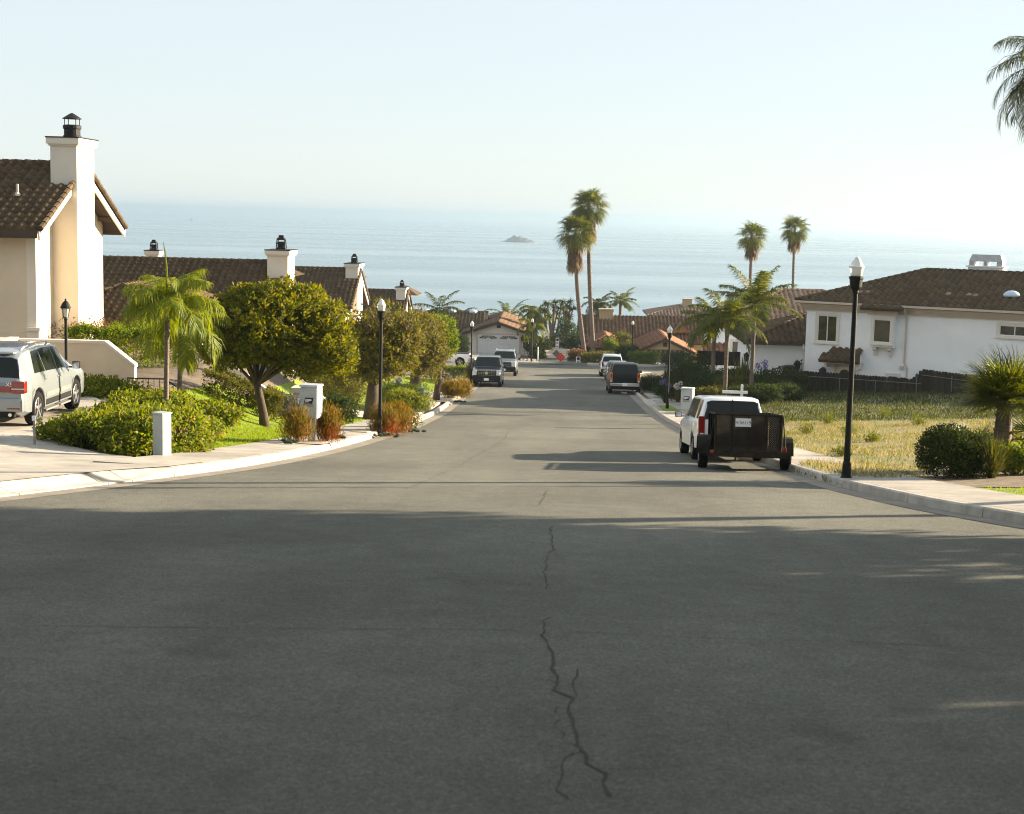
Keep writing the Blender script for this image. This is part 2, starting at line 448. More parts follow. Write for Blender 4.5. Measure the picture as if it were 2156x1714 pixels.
# ------------------------------------------------------------------ the land: how far the ground lies below the eye
_py = np.array([-120, -40, 0, 10, 21, 27, 37, 45, 53, 68, 74, 94, 100, 114, 126, 140, 152, 165, 200, 260, 330, 400, 430, 700])
_pd = np.array([-12, -2.6, 1.9, 2.95, 4.08, 4.70, 5.80, 6.60, 7.45, 8.85, 9.30, 10.72, 11.08, 11.92, 12.60, 13.45, 14.1, 14.9, 17.0, 21.0, 28.0, 36.0, 39.0, 45.0])
_yy = np.arange(-120, 700, 0.5)
_dd = np.interp(_yy, _py, _pd)
_ker = np.ones(13) / 13
_dd[20:-20] = np.convolve(np.convolve(_dd, _ker, 'same'), _ker, 'same')[20:-20]
def zr(Y): return CZ - np.interp(Y, _yy, _dd)

KL = [(9.0, -60), (9.8, -30), (12, -17), (15, -11.3), (17.5, -9.1), (19.9, -7.85), (22.9, -7.1), (25, -6.55), (27.3, -6.1), (29, -5.86), (32, -5.6), (36.2, -5.38), (43.6, -5.12),
      (52, -5.05), (64, -5.05), (95, -5.15), (121, -5.2), (125, -6.0), (128, -8), (129.6, -12), (130, -20), (130.2, -70)]
KR = [(8.0, 60), (9.5, 28), (12, 16), (15, 11), (18.0, 8.1), (20.4, 6.75), (23.3, 5.9), (27.0, 5.36), (30.7, 5.2), (34, 5.16), (38, 5.08),
      (51, 4.92), (70, 5.0), (100, 5.15), (121, 5.2), (125, 6.1), (128, 8.3), (129.6, 12), (130, 20), (130.2, 70)]
def fine_curve(K):
    K = np.array(K, float)
    y = np.interp(np.linspace(0, len(K) - 1, (len(K) - 1) * 8 + 1), np.arange(len(K)), K[:, 0])
    x = np.interp(np.linspace(0, len(K) - 1, (len(K) - 1) * 8 + 1), np.arange(len(K)), K[:, 1])
    for _ in range(4):
        y[1:-1] = (y[:-2] + 2 * y[1:-1] + y[2:]) / 4; x[1:-1] = (x[:-2] + 2 * x[1:-1] + x[2:]) / 4
    return y, x
_ly, _lx = fine_curve(KL)
_ry, _rx = fine_curve(KR)
T_FAR = 140.0
def XL(Y):
    Y = np.asarray(Y, float)
    return np.where(Y < 9.0, -70.0, np.where(Y > 130.2, -70.0, np.interp(Y, _ly, _lx)))
def XR(Y):
    Y = np.asarray(Y, float)
    return np.where(Y < 8.0, 70.0, np.where(Y > 130.2, 70.0, np.interp(Y, _ry, _rx)))
def sstep(t):
    t = np.clip(t, 0, 1); return t * t * (3 - 2 * t)
_ply = [-40, 0, 15, 21, 33, 40, 57, 63, 70, 90, 105, 125, 150, 165]
_pld = [-2.6, 1.8, 3.4, 4.0, 4.88, 4.97, 5.05, 8.0, 8.7, 9.9, 10.9, 12.1, 14.0, 14.9]
def land(X, Y):
    """height of the finished ground (kerb level and yards)"""
    X = np.asarray(X, float); Y = np.asarray(Y, float)
    r = zr(Y)
    dl = XL(Y) - X; dr = X - XR(Y)
    pl = CZ - np.interp(Y, _ply, _pld)
    wl_ = sstep((dl - 1.9) / 4.8)
    left = (r + 0.15) * (1 - wl_) + np.maximum(pl, r) * wl_
    bank = 0.55 * np.exp(-((Y - 76) / 9.0) ** 2) * sstep((dr - 1.9) / 2.0)
    right = r + 0.15 + 0.04 * np.clip(dr - 1.9, 0, 18) + bank
    z = np.where(dl > 0, left, np.where(dr > 0, right, r))
    z = np.where(Y > T_FAR, r + 0.12, z)
    return z
def gz(x, y): return float(land(x, y))
def on(x, y, dz=0.0): return Vector((x, y, gz(x, y) + dz))

def sheet(name, xs, ys, zf, mat, kind='structure', smooth=True):
    X, Y = np.meshgrid(xs, ys)
    Z = zf(X, Y)
    V = np.stack([X.ravel(), Y.ravel(), Z.ravel()], 1)
    nx, ny = len(xs), len(ys)
    i = (np.arange(ny - 1)[:, None] * nx + np.arange(nx - 1)[None, :]).ravel()
    Q = np.stack([i, i + 1, i + nx + 1, i + nx], 1)
    o = link_mesh(name, np_mesh(name, V, Q), mat, None, smooth)
    o['kind'] = kind
    return o

def strip_sheet(name, ys, xa, xb, n, zf, mat, kind='structure', dz=0.0, parent=None):
    """sheet between two edge lines given per row"""
    t = np.linspace(0, 1, n)
    X = xa[:, None] * (1 - t) + xb[:, None] * t
    Y = np.repeat(ys[:, None], n, 1)
    Z = zf(X, Y) + dz
    V = np.stack([X.ravel(), Y.ravel(), Z.ravel()], 1)
    i = (np.arange(len(ys) - 1)[:, None] * n + np.arange(n - 1)[None, :]).ravel()
    Q = np.stack([i, i + 1, i + n + 1, i + n], 1)
    o = link_mesh(name, np_mesh(name, V, Q), mat, parent, True)
    if kind: o['kind'] = kind
    return o

def poly_sheet(name, pts, mat, dz=0.02, step=0.5, kind='structure', label=None, parent=None):
    """flat-lying patch of ground inside an outline, following the land"""
    import bmesh
    bm = bmesh.new()
    P = []
    n = len(pts)
    for i in range(n):
        a = Vector((*pts[i], 0)); b = Vector((*pts[(i + 1) % n], 0))
        k = max(1, int((b - a).length / step))
        P += [a.lerp(b, j / k) for j in range(k)]
    f = bm.faces.new([bm.verts.new(p) for p in P])
    bmesh.ops.triangulate(bm, faces=[f])
    x0 = min(p[0] for p in pts); x1 = max(p[0] for p in pts); y0 = min(p[1] for p in pts); y1 = max(p[1] for p in pts)
    for x in np.arange(x0 + step, x1, step):
        bmesh.ops.bisect_plane(bm, geom=bm.verts[:] + bm.edges[:] + bm.faces[:], plane_co=(x, 0, 0), plane_no=(1, 0, 0))
    for y in np.arange(y0 + step, y1, step):
        bmesh.ops.bisect_plane(bm, geom=bm.verts[:] + bm.edges[:] + bm.faces[:], plane_co=(0, y, 0), plane_no=(0, 1, 0))
    for v in bm.verts: v.co.z = gz(v.co.x, v.co.y) + dz
    bmesh.ops.recalc_face_normals(bm, faces=bm.faces[:])
    if sum(f.normal.z for f in bm.faces) < 0: bmesh.ops.reverse_faces(bm, faces=bm.faces[:])
    me = bpy.data.meshes.new(name); bm.to_mesh(me); bm.free()
    o = link_mesh(name, me, mat, parent, False)
    if kind: o['kind'] = kind
    if label: o['label'] = label
    return o

def in_poly(pts, x, y):
    c = np.zeros(len(x), bool); n = len(pts)
    for i in range(n):
        x1, y1 = pts[i]; x2, y2 = pts[(i + 1) % n]
        if y1 == y2: continue
        c ^= ((y1 > y) != (y2 > y)) & (x < (x2 - x1) * (y - y1) / (y2 - y1) + x1)
    return c

# ground sheet, a little below everything laid on it
_xs = np.unique(np.concatenate([np.arange(-220, -40, 6.0), np.arange(-40, -14, 1.0), np.arange(-14, 14, 0.4), np.arange(14, 40, 1.0), np.arange(40, 221, 6.0)]))
_ys = np.unique(np.concatenate([np.arange(-110, -20, 5.0), np.arange(-20, 15, 1.0), np.arange(15, 60, 0.5), np.arange(60, 150, 1.0), np.arange(150, 480, 4.0)]))
def ground_z(X, Y):
    z = land(X, Y)
    d = np.maximum(XL(Y) - X, X - XR(Y))
    cut = np.where(d <= 0.35, 0.16, np.where(d < 2.6, 0.07, 0.0))
    cut = np.where((Y > 129) & (Y < T_FAR + 1.5), 0.3, cut)
    return z - cut
sheet('ground', _xs, _ys, ground_z, MAT['soil'])

# road
_yr = np.unique(np.concatenate([np.arange(-25, 8, 0.8), np.arange(8, 40, 0.25), np.arange(40, T_FAR + 0.01, 0.5)]))
strip_sheet('road', _yr, XL(_yr) - 0.05, XR(_yr) + 0.05, 25, lambda X, Y: zr(Y) + 0.0 * X, MAT['asphalt'])
# concrete gutters beside the kerbs
for sgn, K in ((1, XL), (-1, XR)):
    y = np.arange(19.5, 124, 0.25)
    x0 = K(y); w = 0.42
    a, b = (x0, x0 + w) if sgn > 0 else (x0 - w, x0)
    strip_sheet('gutter', y, a, b, 3, lambda X, Y: zr(Y) + 0.0 * X, MAT['gutter'], dz=0.004)

# kerbs and pavements, cut into the poured sections one sees
def sections(name, piece, path, prof, mat, length, gap=0.012, label=None, prof2=None):
    """sweep a cross-section (offset outward, height over road) along a kerb line, one mesh per section"""
    root = bpy.data.objects.new(name, None); COL.objects.link(root); root['kind'] = 'structure'
    ys, xs, side = path
    P = np.stack([xs, ys], 1)
    s = np.concatenate([[0], np.cumsum(np.hypot(*(P[1:] - P[:-1]).T))])
    a = 0.0
    while a < s[-1] - 0.2:
        b = min(a + length, s[-1])
        ss = np.arange(a + gap, b - gap + 1e-6, max(0.1, (b - a - 2 * gap) / 6))
        if len(ss) < 2: break
        x = np.interp(ss, s, xs); y = np.interp(ss, s, ys)
        tx = np.gradient(x); ty = np.gradient(y); l = np.hypot(tx, ty); tx /= l; ty /= l
        nx, ny = (-ty, tx) if side < 0 else (ty, -tx)
        vs, fs = [], []
        m = len(prof)
        for i in range(len(ss)):
            q = ss[i] / s[-1]
            for j_, (o, h) in enumerate(prof):
                if prof2: o, h = o * (1 - q) + prof2[j_][0] * q, h * (1 - q) + prof2[j_][1] * q
                vs.append((x[i] + nx[i] * o, y[i] + ny[i] * o, float(zr(y[i])) + h))
        for i in range(len(ss) - 1):
            for k in range(m):
                k2 = (k + 1) % m
                f = (i * m + k, i * m + k2, (i + 1) * m + k2, (i + 1) * m + k)
                fs.append(f if side > 0 else f[::-1])
        fs.append(tuple(range(m))); fs.append(tuple((len(ss) - 1) * m + k for k in range(m - 1, -1, -1)))
        MB().add(vs, fs).build(piece, mat, root)
        a = b
    return root
def kerb_path(K, y0, y1, side):
    if side < 0: yy, xx = _ly, _lx
    else: yy, xx = _ry, _rx
    y = np.concatenate([[y0], yy[(yy > y0) & (yy < y1)], [y1]])
    x = np.interp(y, yy, xx)
    return y, x, side
KERB = [(0.0, -0.1), (0.02, 0.13), (0.05, 0.155), (0.17, 0.157), (0.17, -0.1)]
LOWK = [(0.0, -0.1), (0.02, 0.02), (0.20, 0.035), (0.45, 0.152), (0.45, -0.1)]
def kerb_run(K, side, marks):
    """marks: distances where the kerb is full (F) or dropped (L) at a driveway"""
    for (y0, a), (y1, c) in zip(marks[:-1], marks[1:]):
        pa, pc = (KERB if a == 'F' else LOWK), (KERB if c == 'F' else LOWK)
        sections('kerb', 'kerb_section', kerb_path(K, y0, y1, side), pa, MAT['kerb'], 2.4 if a == c else 9.0, prof2=None if a == c else pc)
kerb_run(KL, -1, [(12, 'L'), (24.2, 'L'), (25.6, 'F'), (54.6, 'F'), (55.8, 'L'), (60.6, 'L'), (61.8, 'F'), (124, 'F')])
kerb_run(KR, 1, [(11, 'F'), (78, 'F'), (79.2, 'L'), (83.6, 'L'), (84.8, 'F'), (124, 'F')])
def slab(a, b, top=0.158, bottom=-0.1): return [(a, bottom), (a, top), (b, top + 0.012), (b, bottom)]
sections('pavement', 'paving_slab', kerb_path(KL, 25.8, 55.0, -1), slab(0.18, 1.65), MAT['concrete'], 1.6)
sections('pavement', 'paving_slab', kerb_path(KL, 55.0, 126.0, -1), slab(0.46, 1.75), MAT['concrete'], 1.8)
sections('pavement', 'paving_slab', kerb_path(KR, 11.0, 79.0, 1), slab(0.18, 1.65), MAT['concrete'], 1.6)
sections('pavement', 'paving_slab', kerb_path(KR, 79.0, 126.0, 1), slab(0.46, 1.65), MAT['concrete'], 1.8)
# far kerb of the cross street
mb = MB(); z = float(zr(T_FAR))
mb.box(-60, -1.3, T_FAR, T_FAR + 0.17, z - 0.2, z + 0.15).box(3.2, 60, T_FAR, T_FAR + 0.17, z - 0.2, z + 0.15).build('kerb', MAT['kerb'], kind='structure')
for a, b in ((-60, -1.3), (3.2, 60)):
    xs = np.linspace(a, b, 20)
    sheet('pavement', xs, np.array([T_FAR + 0.18, T_FAR + 1.6]), lambda X, Y: zr(np.full_like(X, T_FAR)) + 0.152 - 0.02 * (Y - T_FAR), MAT['concrete'])
# asphalt apron and sandy track of the beach access
def path_z(X, Y): return zr(Y) + 0.15 + 0.9 * sstep((Y - 146) / 8) * 1.0
sheet('asphalt_apron', np.linspace(-1.3, 3.2, 8), np.linspace(T_FAR - 0.02, 148, 12), lambda X, Y: path_z(X, Y) - 0.11 * (1 - sstep((Y - T_FAR) / 0.6)), MAT['asphalt'])
sheet('sandy_track', np.linspace(-1.6, 3.3, 10), np.linspace(147.9, 166, 20), lambda X, Y: path_z(X, Y) + 0.03, MAT['path'])

# driveway of the nearest house
def off_kerb(side, d, ys):
    """points at a set distance outside a kerb line"""
    yy, xx = (_ly, _lx) if side < 0 else (_ry, _rx)
    out = []
    for y in ys:
        x = np.interp(y, yy, xx); t = np.interp(y + .2, yy, xx) - np.interp(y - .2, yy, xx)
        l = math.hypot(t, .4); nx, ny = (-.4 / l, t / l) if side < 0 else (.4 / l, -t / l)
        out.append((float(x + nx * d), float(y + ny * d)))
    return out
DRIVE = off_kerb(-1, .15, [27.2, 26.6, 26.0, 25.6]) + off_kerb(-1, .24, [25.2]) + off_kerb(-1, .34, [24.7]) + off_kerb(-1, .42, [24.2, 23.6, 22.8, 22, 21.2, 20.4, 19.6, 18.8, 18, 17.2, 16.4, 15.6, 14.8, 14, 13.2]) + [(-26, 11.5), (-26, 41.5), (-13.2, 41.5), (-11.0, 37.5), (-10.5, 32.0), (-9.6, 30.0), (-8.6, 28.7), (-7.9, 28.2), (-7.75, 27.6)]
poly_sheet('driveway', DRIVE, MAT['concrete'], 0.026, 0.6)
# cracks and tar seams in the road
def ribbon(pts, w, seed, wob):
    r = random.Random(seed); mb = MB()
    P = []
    for a, b in zip(pts[:-1], pts[1:]):
        n = max(2, int(math.hypot(b[0] - a[0], b[1] - a[1]) / 0.16))
        for i in range(n): P.append((a[0] + (b[0] - a[0]) * i / n, a[1] + (b[1] - a[1]) * i / n))
    P = [(x + r.gauss(0, wob), y) for x, y in P]
    ww = [w * 0.42 * r.uniform(0.25, 1.5) for _ in P]
    for i in range(len(P) - 1):
        if r.random() < 0.05: continue
        (x0, y0), (x1, y1) = P[i], P[i + 1]
        dx, dy = x1 - x0, y1 - y0; l = math.hypot(dx, dy) + 1e-6; nx, ny = -dy / l, dx / l
        z0, z1 = float(zr(y0)) + 0.004, float(zr(y1)) + 0.004
        a, b = ww[i] / 2, ww[i + 1] / 2
        q = [(x0 - nx * a, y0 - ny * a, z0), (x0 + nx * a, y0 + ny * a, z0), (x1 + nx * b, y1 + ny * b, z1), (x1 - nx * b, y1 - ny * b, z1)]
        mb.poly(q[::-1])
    return mb
def gpt(px, py):
    d = ray(px, py); t = 5.0
    for _ in range(40):
        p = Vector((0, 0, CZ)) + d * t
        t += (p.z - float(zr(p.y))) / max(0.02, -d.z) * 0.7
    p = Vector((0, 0, CZ)) + d * t
    return (p.x, p.y)
def crack(pxs, w, seed, wob=0.02):
    o = ribbon([gpt(*p) for p in pxs], w, seed, wob).build('road_crack', MAT['crack'], kind='structure')
crack([(1160, 1105), (1163, 1150), (1148, 1178), (1146, 1210), (1150, 1250)], 0.03, 1)
crack([(1146, 1300), (1142, 1330), (1168, 1375), (1166, 1410), (1176, 1440), (1198, 1470), (1205, 1530), (1232, 1590), (1280, 1650), (1290, 1705)], 0.04, 2)
crack([(1166, 1410), (1160, 1432), (1180, 1450)], 0.025, 3)
crack([(1215, 1410), (1205, 1450), (1212, 1480)], 0.022, 4)
crack([(1180, 1490), (1172, 1515), (1200, 1560), (1222, 1586)], 0.014, 5)
crack([(1222, 1582), (1190, 1606), (1172, 1630), (1185, 1665), (1205, 1700)], 0.018, 6)
crack([(1150, 1035), (1140, 1055), (1128, 1070)], 0.03, 7)
crack([(20, 1318), (400, 1322), (700, 1325), (1000, 1326), (1143, 1330)], 0.020, 8, 0.03)
crack([(1143, 1328), (1500, 1345), (1800, 1352), (2150, 1370)], 0.020, 9, 0.03)
crack([(1000, 960), (960, 985), (900, 1010), (850, 1032)], 0.022, 10)
crack([(1075, 900), (1060, 925), (1030, 945), (1000, 960)], 0.022, 11)
# sea
sea_mat, N, L, B = nodes_of('sea_water')
B.inputs['Base Color'].default_value = (0.14, 0.215, 0.26, 1)
B.inputs['IOR'].default_value = 1.33
g = N.new('ShaderNodeNewGeometry')
def sea_noise(sc, detail, st):
    mp = N.new('ShaderNodeMapping'); mp.inputs['Scale'].default_value = st
    L.new(g.outputs['Position'], mp.inputs['Vector'])
    n = N.new('ShaderNodeTexNoise'); n.inputs['Scale'].default_value = sc; n.inputs['Detail'].default_value = detail
    L.new(mp.outputs['Vector'], n.inputs['Vector']); return n.outputs['Fac']
slick = sea_noise(0.006, 6, (0.16, 1.0, 1.0))
mr = N.new('ShaderNodeMapRange'); mr.inputs['From Min'].default_value = 0.35; mr.inputs['From Max'].default_value = 0.65
mr.inputs['To Min'].default_value = 0.16; mr.inputs['To Max'].default_value = 0.34
L.new(slick, mr.inputs['Value']); L.new(mr.outputs['Result'], B.inputs['Roughness'])
b1 = N.new('ShaderNodeBump'); b1.inputs['Strength'].default_value = 0.22; b1.inputs['Distance'].default_value = 1.1
L.new(sea_noise(0.10, 6, (0.22, 1.0, 1.0)), b1.inputs['Height'])
b2 = N.new('ShaderNodeBump'); b2.inputs['Strength'].default_value = 0.08; b2.inputs['Distance'].default_value = 5.0
L.new(sea_noise(0.02, 6, (0.14, 1.0, 1.0)), b2.inputs['Height']); L.new(b1.outputs['Normal'], b2.inputs['Normal'])
L.new(b2.outputs['Normal'], B.inputs['Normal'])
MB().quad((-16000, 330, 0), (16000, 330, 0), (22000, 32000, 0), (-22000, 32000, 0)).build('sea', sea_mat, kind='structure')
# haze over the sea
hz_mat = bpy.data.materials.new('haze_air'); hz_mat.use_nodes = True
hn = hz_mat.node_tree.nodes; hl = hz_mat.node_tree.links
hn.clear(); ho = hn.new('ShaderNodeOutputMaterial'); hv = hn.new('ShaderNodeVolumePrincipled')
hv.inputs['Color'].default_value = (0.52, 0.64, 0.74, 1); hv.inputs['Density'].default_value = 2.6e-4
hv.inputs['Anisotropy'].default_value = 0.7
hl.new(hv.outputs['Volume'], ho.inputs['Volume'])
def build_haze():
    MB().box(-23000, 23000, -150, 33000, -12, 58).build('haze', hz_mat, kind='stuff')
# ------------------------------------------------------------------ parent without moving
def W(o, root):
    o.parent = root
    o.matrix_parent_inverse = root.matrix_basis.inverted()
    return o

# ------------------------------------------------------------------ plants
def unit(a): return a / np.maximum(1e-9, np.linalg.norm(a, axis=-1, keepdims=True))
def rand_dirs(n): return unit(RNG.normal(size=(n, 3)))

def leaf_arrays(C, D, S, Ln, Wd, fold=0.0):
    """diamond leaves: base C, direction D, side S"""
    Ln = np.asarray(Ln).reshape(-1, 1); Wd = np.asarray(Wd).reshape(-1, 1)
    mid = C + D * Ln * 0.45
    V = np.stack([C, mid + S * Wd * 0.5, C + D * Ln, mid - S * Wd * 0.5], 1).reshape(-1, 3)
    Q = np.arange(len(V)).reshape(-1, 4)
    return V, Q

def strip_arrays(P, S, Wd):
    """strips: P (n,k,3) centre lines, S (n,3) side, Wd (n,k)"""
    n, k, _ = P.shape
    off = S[:, None, :] * Wd[:, :, None] * 0.5
    V = np.stack([P + off, P - off], 2).reshape(n, k * 2, 3)
    base = (np.arange(n) * k * 2)[:, None]
    j = np.arange(k - 1)[None, :] * 2
    Q = np.stack([base + j, base + j + 1, base + j + 3, base + j + 2], 2).reshape(-1, 4)
    return V.reshape(-1, 3), Q

def join(parts):
    V, Q, n = [], [], 0
    for v, q in parts:
        V.append(v); Q.append(q + n); n += len(v)
    return np.concatenate(V), np.concatenate(Q)

def lump(d, seed, amp):
    r = np.random.default_rng(seed)
    k = r.normal(size=(7, 3)) * 2.6; ph = r.uniform(0, 6.28, 7)
    return 1 + amp * np.sin(d @ k.T + ph).sum(1) / 2.6

def cloud(blobs, n, L, Wd, per=8, spread=0.10, shell=0.45, seed=1, amp=0.16, up=0.25, zmin=None, loose=0.6):
    """leaf tufts spread through the outer volume of some ellipsoids"""
    tot = sum(b[1][0] * b[1][1] + b[1][0] * b[1][2] for b in blobs)
    parts = []
    for bi, (c, r) in enumerate(blobs):
        m = max(4, int(n * (r[0] * r[1] + r[0] * r[2]) / tot / per))
        d = rand_dirs(m)
        if zmin is not None: d[:, 2] = np.where(d[:, 2] < zmin, -d[:, 2] * 0.6, d[:, 2]); d = unit(d)
        rad = (1 - shell * RNG.random(m) ** 1.7) * lump(d, seed + bi, amp)
        P = np.array(c) + d * np.array(r) * rad[:, None]
        C = np.repeat(P, per, 0) + RNG.normal(size=(m * per, 3)) * spread * 0.45
        D = unit(np.repeat(d, per, 0) * (1 - loose) + rand_dirs(m * per) * (loose + 0.25) + np.array([0, 0, up]))
        S = unit(np.cross(D, unit(np.repeat(d, per, 0) + rand_dirs(m * per) * 0.7)))
        s = RNG.uniform(0.65, 1.3, m * per)
        parts.append(leaf_arrays(C, D, S, L * s, Wd * s))
    return join(parts)

def foliage(name, arrays, mat, parent, label=None, kind=None):
    o = link_mesh(name, np_mesh(name, *arrays), mat, parent)
    if label: o['label'] = label
    if kind: o['kind'] = kind
    return o

def stems(base, tips, r=0.012):
    mb = MB()
    for t in tips:
        b = Vector(base); t = Vector(t)
        m = b.lerp(t, 0.5) + Vector((random.uniform(-.08, .08), random.uniform(-.08, .08), 0.04))
        mb.tube([b, m, t], [r * 1.5, r, r * 0.4], 4, False)
    return mb

def shrub(name, label, x, y, r, h, mat='leaf_shrub', n=2600, L=0.07, Wd=0.035, seed=1, group=None, blobs=None, amp=0.16, per=7,
          cat='shrub', dz=0.0, flowers=None, shell=0.5, extra=None, up=.25, loose=.6, low=None):
    z = gz(x, y) + dz
    t = thing(name, label, cat, (x, y, z), 0, group)
    rx, ry = (r, r) if not hasattr(r, '__len__') else r
    bl = blobs or [((0, 0, h * 0.48), (rx, ry, h * 0.52))]
    A = cloud(bl, n, L, Wd, per, spread=L * 1.3, seed=seed, amp=amp, zmin=-0.75, shell=shell, up=up, loose=loose)
    foliage('foliage', A, MAT[mat], t)
    tips = [(random.uniform(-.6, .6) * rx, random.uniform(-.6, .6) * ry, random.uniform(.45, .8) * h) for _ in range(7)]
    stems((0, 0, -0.05), tips).build('stem', MAT['twig'], t)
    if low:   # differently coloured leaves round the base
        lm, ln_ = low
        foliage('lower_leaves', cloud([((0, 0, h * .28), (rx * .95, ry * .95, h * .30))], ln_, L, Wd, per, spread=L * 1.3, seed=seed + 3, amp=amp, zmin=-.75, shell=.4, up=up, loose=loose), MAT[lm], t)
    if flowers:
        fm, fn, fs = flowers
        d = rand_dirs(fn); d[:, 2] = np.abs(d[:, 2])
        bi = RNG.integers(0, len(bl), fn)
        P = np.array([bl[i][0] for i in bi]) + d * np.array([bl[i][1] for i in bi]) * RNG.uniform(0.93, 1.06, fn)[:, None]
        parts = []
        for _ in range(6):
            D = unit(d * 0.6 + rand_dirs(fn)); parts.append(leaf_arrays(P, D, unit(np.cross(D, rand_dirs(fn))), np.full(fn, fs), np.full(fn, fs * 0.6)))
        foliage('blossom', join(parts), MAT[fm], t, kind='stuff')
    return t

def hedge(name, label, pts, width, h, mat, n, L=0.06, Wd=0.035, seed=3, round_=0.35, group=None, cat='hedge', htaper=None):
    """clipped hedge along a line of ground points"""
    c = on(*pts[0]); t = thing(name, label, cat, c, 0, group)
    seg = [(np.array(a), np.array(b)) for a, b in zip(pts[:-1], pts[1:])]
    ln = np.array([np.hypot(*(b - a)) for a, b in seg]); pr = ln / ln.sum()
    per = 6; m = n // per
    si = RNG.choice(len(seg), m, p=pr); u = RNG.random(m)
    A = np.array([s[0] for s in seg])[si]; Bb = np.array([s[1] for s in seg])[si]
    P2 = A + (Bb - A) * u[:, None]
    T = unit(Bb - A); Nn = np.stack([-T[:, 1], T[:, 0]], 1)
    ang = RNG.uniform(-0.25, math.pi + 0.25, m)
    e = 0.42
    cx = np.sign(np.cos(ang)) * np.abs(np.cos(ang)) ** e; sz = np.maximum(-0.1, np.sign(np.sin(ang)) * np.abs(np.sin(ang)) ** e)
    k = 1 - 0.35 * RNG.random(m) ** 2
    wob = 1 + 0.10 * np.sin(P2[:, 0] * 5 + seed) * np.sin(P2[:, 1] * 4.3 + ang * 2)
    hh = h if htaper is None else h + (htaper - h) * ((si + u) / len(seg))
    low = RNG.random(m)
    X = P2 + Nn * (cx * width / 2 * k * wob)[:, None]
    zz = np.where(sz > 0.85, sz, low * np.maximum(sz, 0.9)) * hh * np.where(sz > 0.85, k * wob, 1.0)
    Z = land(P2[:, 0], P2[:, 1]) + np.where(sz > 0.85, hh * (1 - (1 - k) * 0.5) * wob, low * hh * 0.97)
    P = np.stack([X[:, 0], X[:, 1], Z], 1) - np.array(c)
    d = unit(np.stack([Nn[:, 0] * cx, Nn[:, 1] * cx, np.where(sz > 0.85, 1.0, 0.15)], 1))
    C = np.repeat(P, per, 0) + RNG.normal(size=(m * per, 3)) * L * 0.6
    D = unit(np.repeat(d, per, 0) * 0.5 + rand_dirs(m * per) * 0.8 + np.array([0, 0, .2]))
    S = unit(np.cross(D, rand_dirs(m * per)))
    s = RNG.uniform(.7, 1.25, m * per)
    foliage('foliage', leaf_arrays(C, D, S, L * s, Wd * s), MAT[mat], t)
    mb = MB()
    for a, b in seg:
        nn = max(2, int(np.hypot(*(b - a)) / 0.5))
        for i in range(nn):
            p = a + (b - a) * ((i + .5) / nn)
            q = on(p[0], p[1]) - Vector(c)
            mb.tube([q - Vector((0, 0, .1)), q + Vector((random.uniform(-.1, .1), random.uniform(-.1, .1), h * .75))], [.025, .012], 4, False)
    mb.build('stem', MAT['twig'], t)
    return t

def tuft(name, label, x, y, n, h, w, mat, cat='plant', spread=0.5, seed=1, group=None, stiff=0.6, dz=0.0, heads=None, base_r=0.08, tip_mat=None, tip_n=0):
    """strap leaves rising from the ground, some with flower heads"""
    t = thing(name, label, cat, on(x, y, dz), 0, group)
    a = RNG.uniform(0, 6.28, n); e = np.abs(RNG.normal(0, spread, n))
    hh = h * RNG.uniform(0.6, 1.1, n)
    k = 5; s = np.linspace(0, 1, k)
    bend = e[:, None] * (0.35 + (1 - stiff) * 1.8 * s[None, :] ** 1.4)
    seg = hh[:, None] / (k - 1)
    R = np.cumsum(np.sin(bend) * seg, 1) - np.sin(bend[:, :1]) * seg + base_r * RNG.random(n)[:, None]
    Z = np.cumsum(np.cos(bend) * seg, 1) - np.cos(bend[:, :1]) * seg
    P = np.stack([R * np.cos(a)[:, None], R * np.sin(a)[:, None], Z], 2)
    S = np.stack([-np.sin(a), np.cos(a), 0 * a], 1)
    Wd = w * np.array([0.8, 1, 0.85, 0.55, 0.06])[None, :] * RNG.uniform(.7, 1.2, n)[:, None]
    foliage('leaves', strip_arrays(P, S, Wd), MAT[mat], t)
    if tip_mat:
        i = RNG.integers(0, n, tip_n); f = RNG.uniform(0.15, 0.8, tip_n)
        j = np.minimum(k - 2, (f * (k - 1)).astype(int)); Q = P[i, j] + (P[i, j + 1] - P[i, j]) * RNG.random(tip_n)[:, None]
        D = unit(rand_dirs(tip_n) + np.array([0, 0, .8]))
        foliage('tips', leaf_arrays(Q, D, unit(np.cross(D, rand_dirs(tip_n))), np.full(tip_n, 0.10), np.full(tip_n, 0.035)), MAT[tip_mat], t, kind='stuff')
    if heads:
        hm, hn, hh2, hr = heads
        mb = MB(); parts = []
        for q in range(hn):
            aa = random.uniform(0, 6.28); rr = random.uniform(0.1, 0.55) * h * 0.8
            tip = Vector((rr * math.cos(aa), rr * math.sin(aa), hh2 * random.uniform(0.75, 1.1)))
            mb.tube([(0, 0, 0), tip * 0.5 + Vector((0, 0, .05)), tip], .008, 4, False)
            m = 60; d = rand_dirs(m); D = unit(d + rand_dirs(m) * .4)
            parts.append(leaf_arrays(np.array(tip) + d * hr * 0.55, D, unit(np.cross(D, rand_dirs(m))), np.full(m, hr * .7), np.full(m, hr * .35)))
        mb.build('stalk', MAT['leaf_dark'], t)
        foliage('flower_head', join(parts), MAT[hm], t, kind='stuff')
    return t

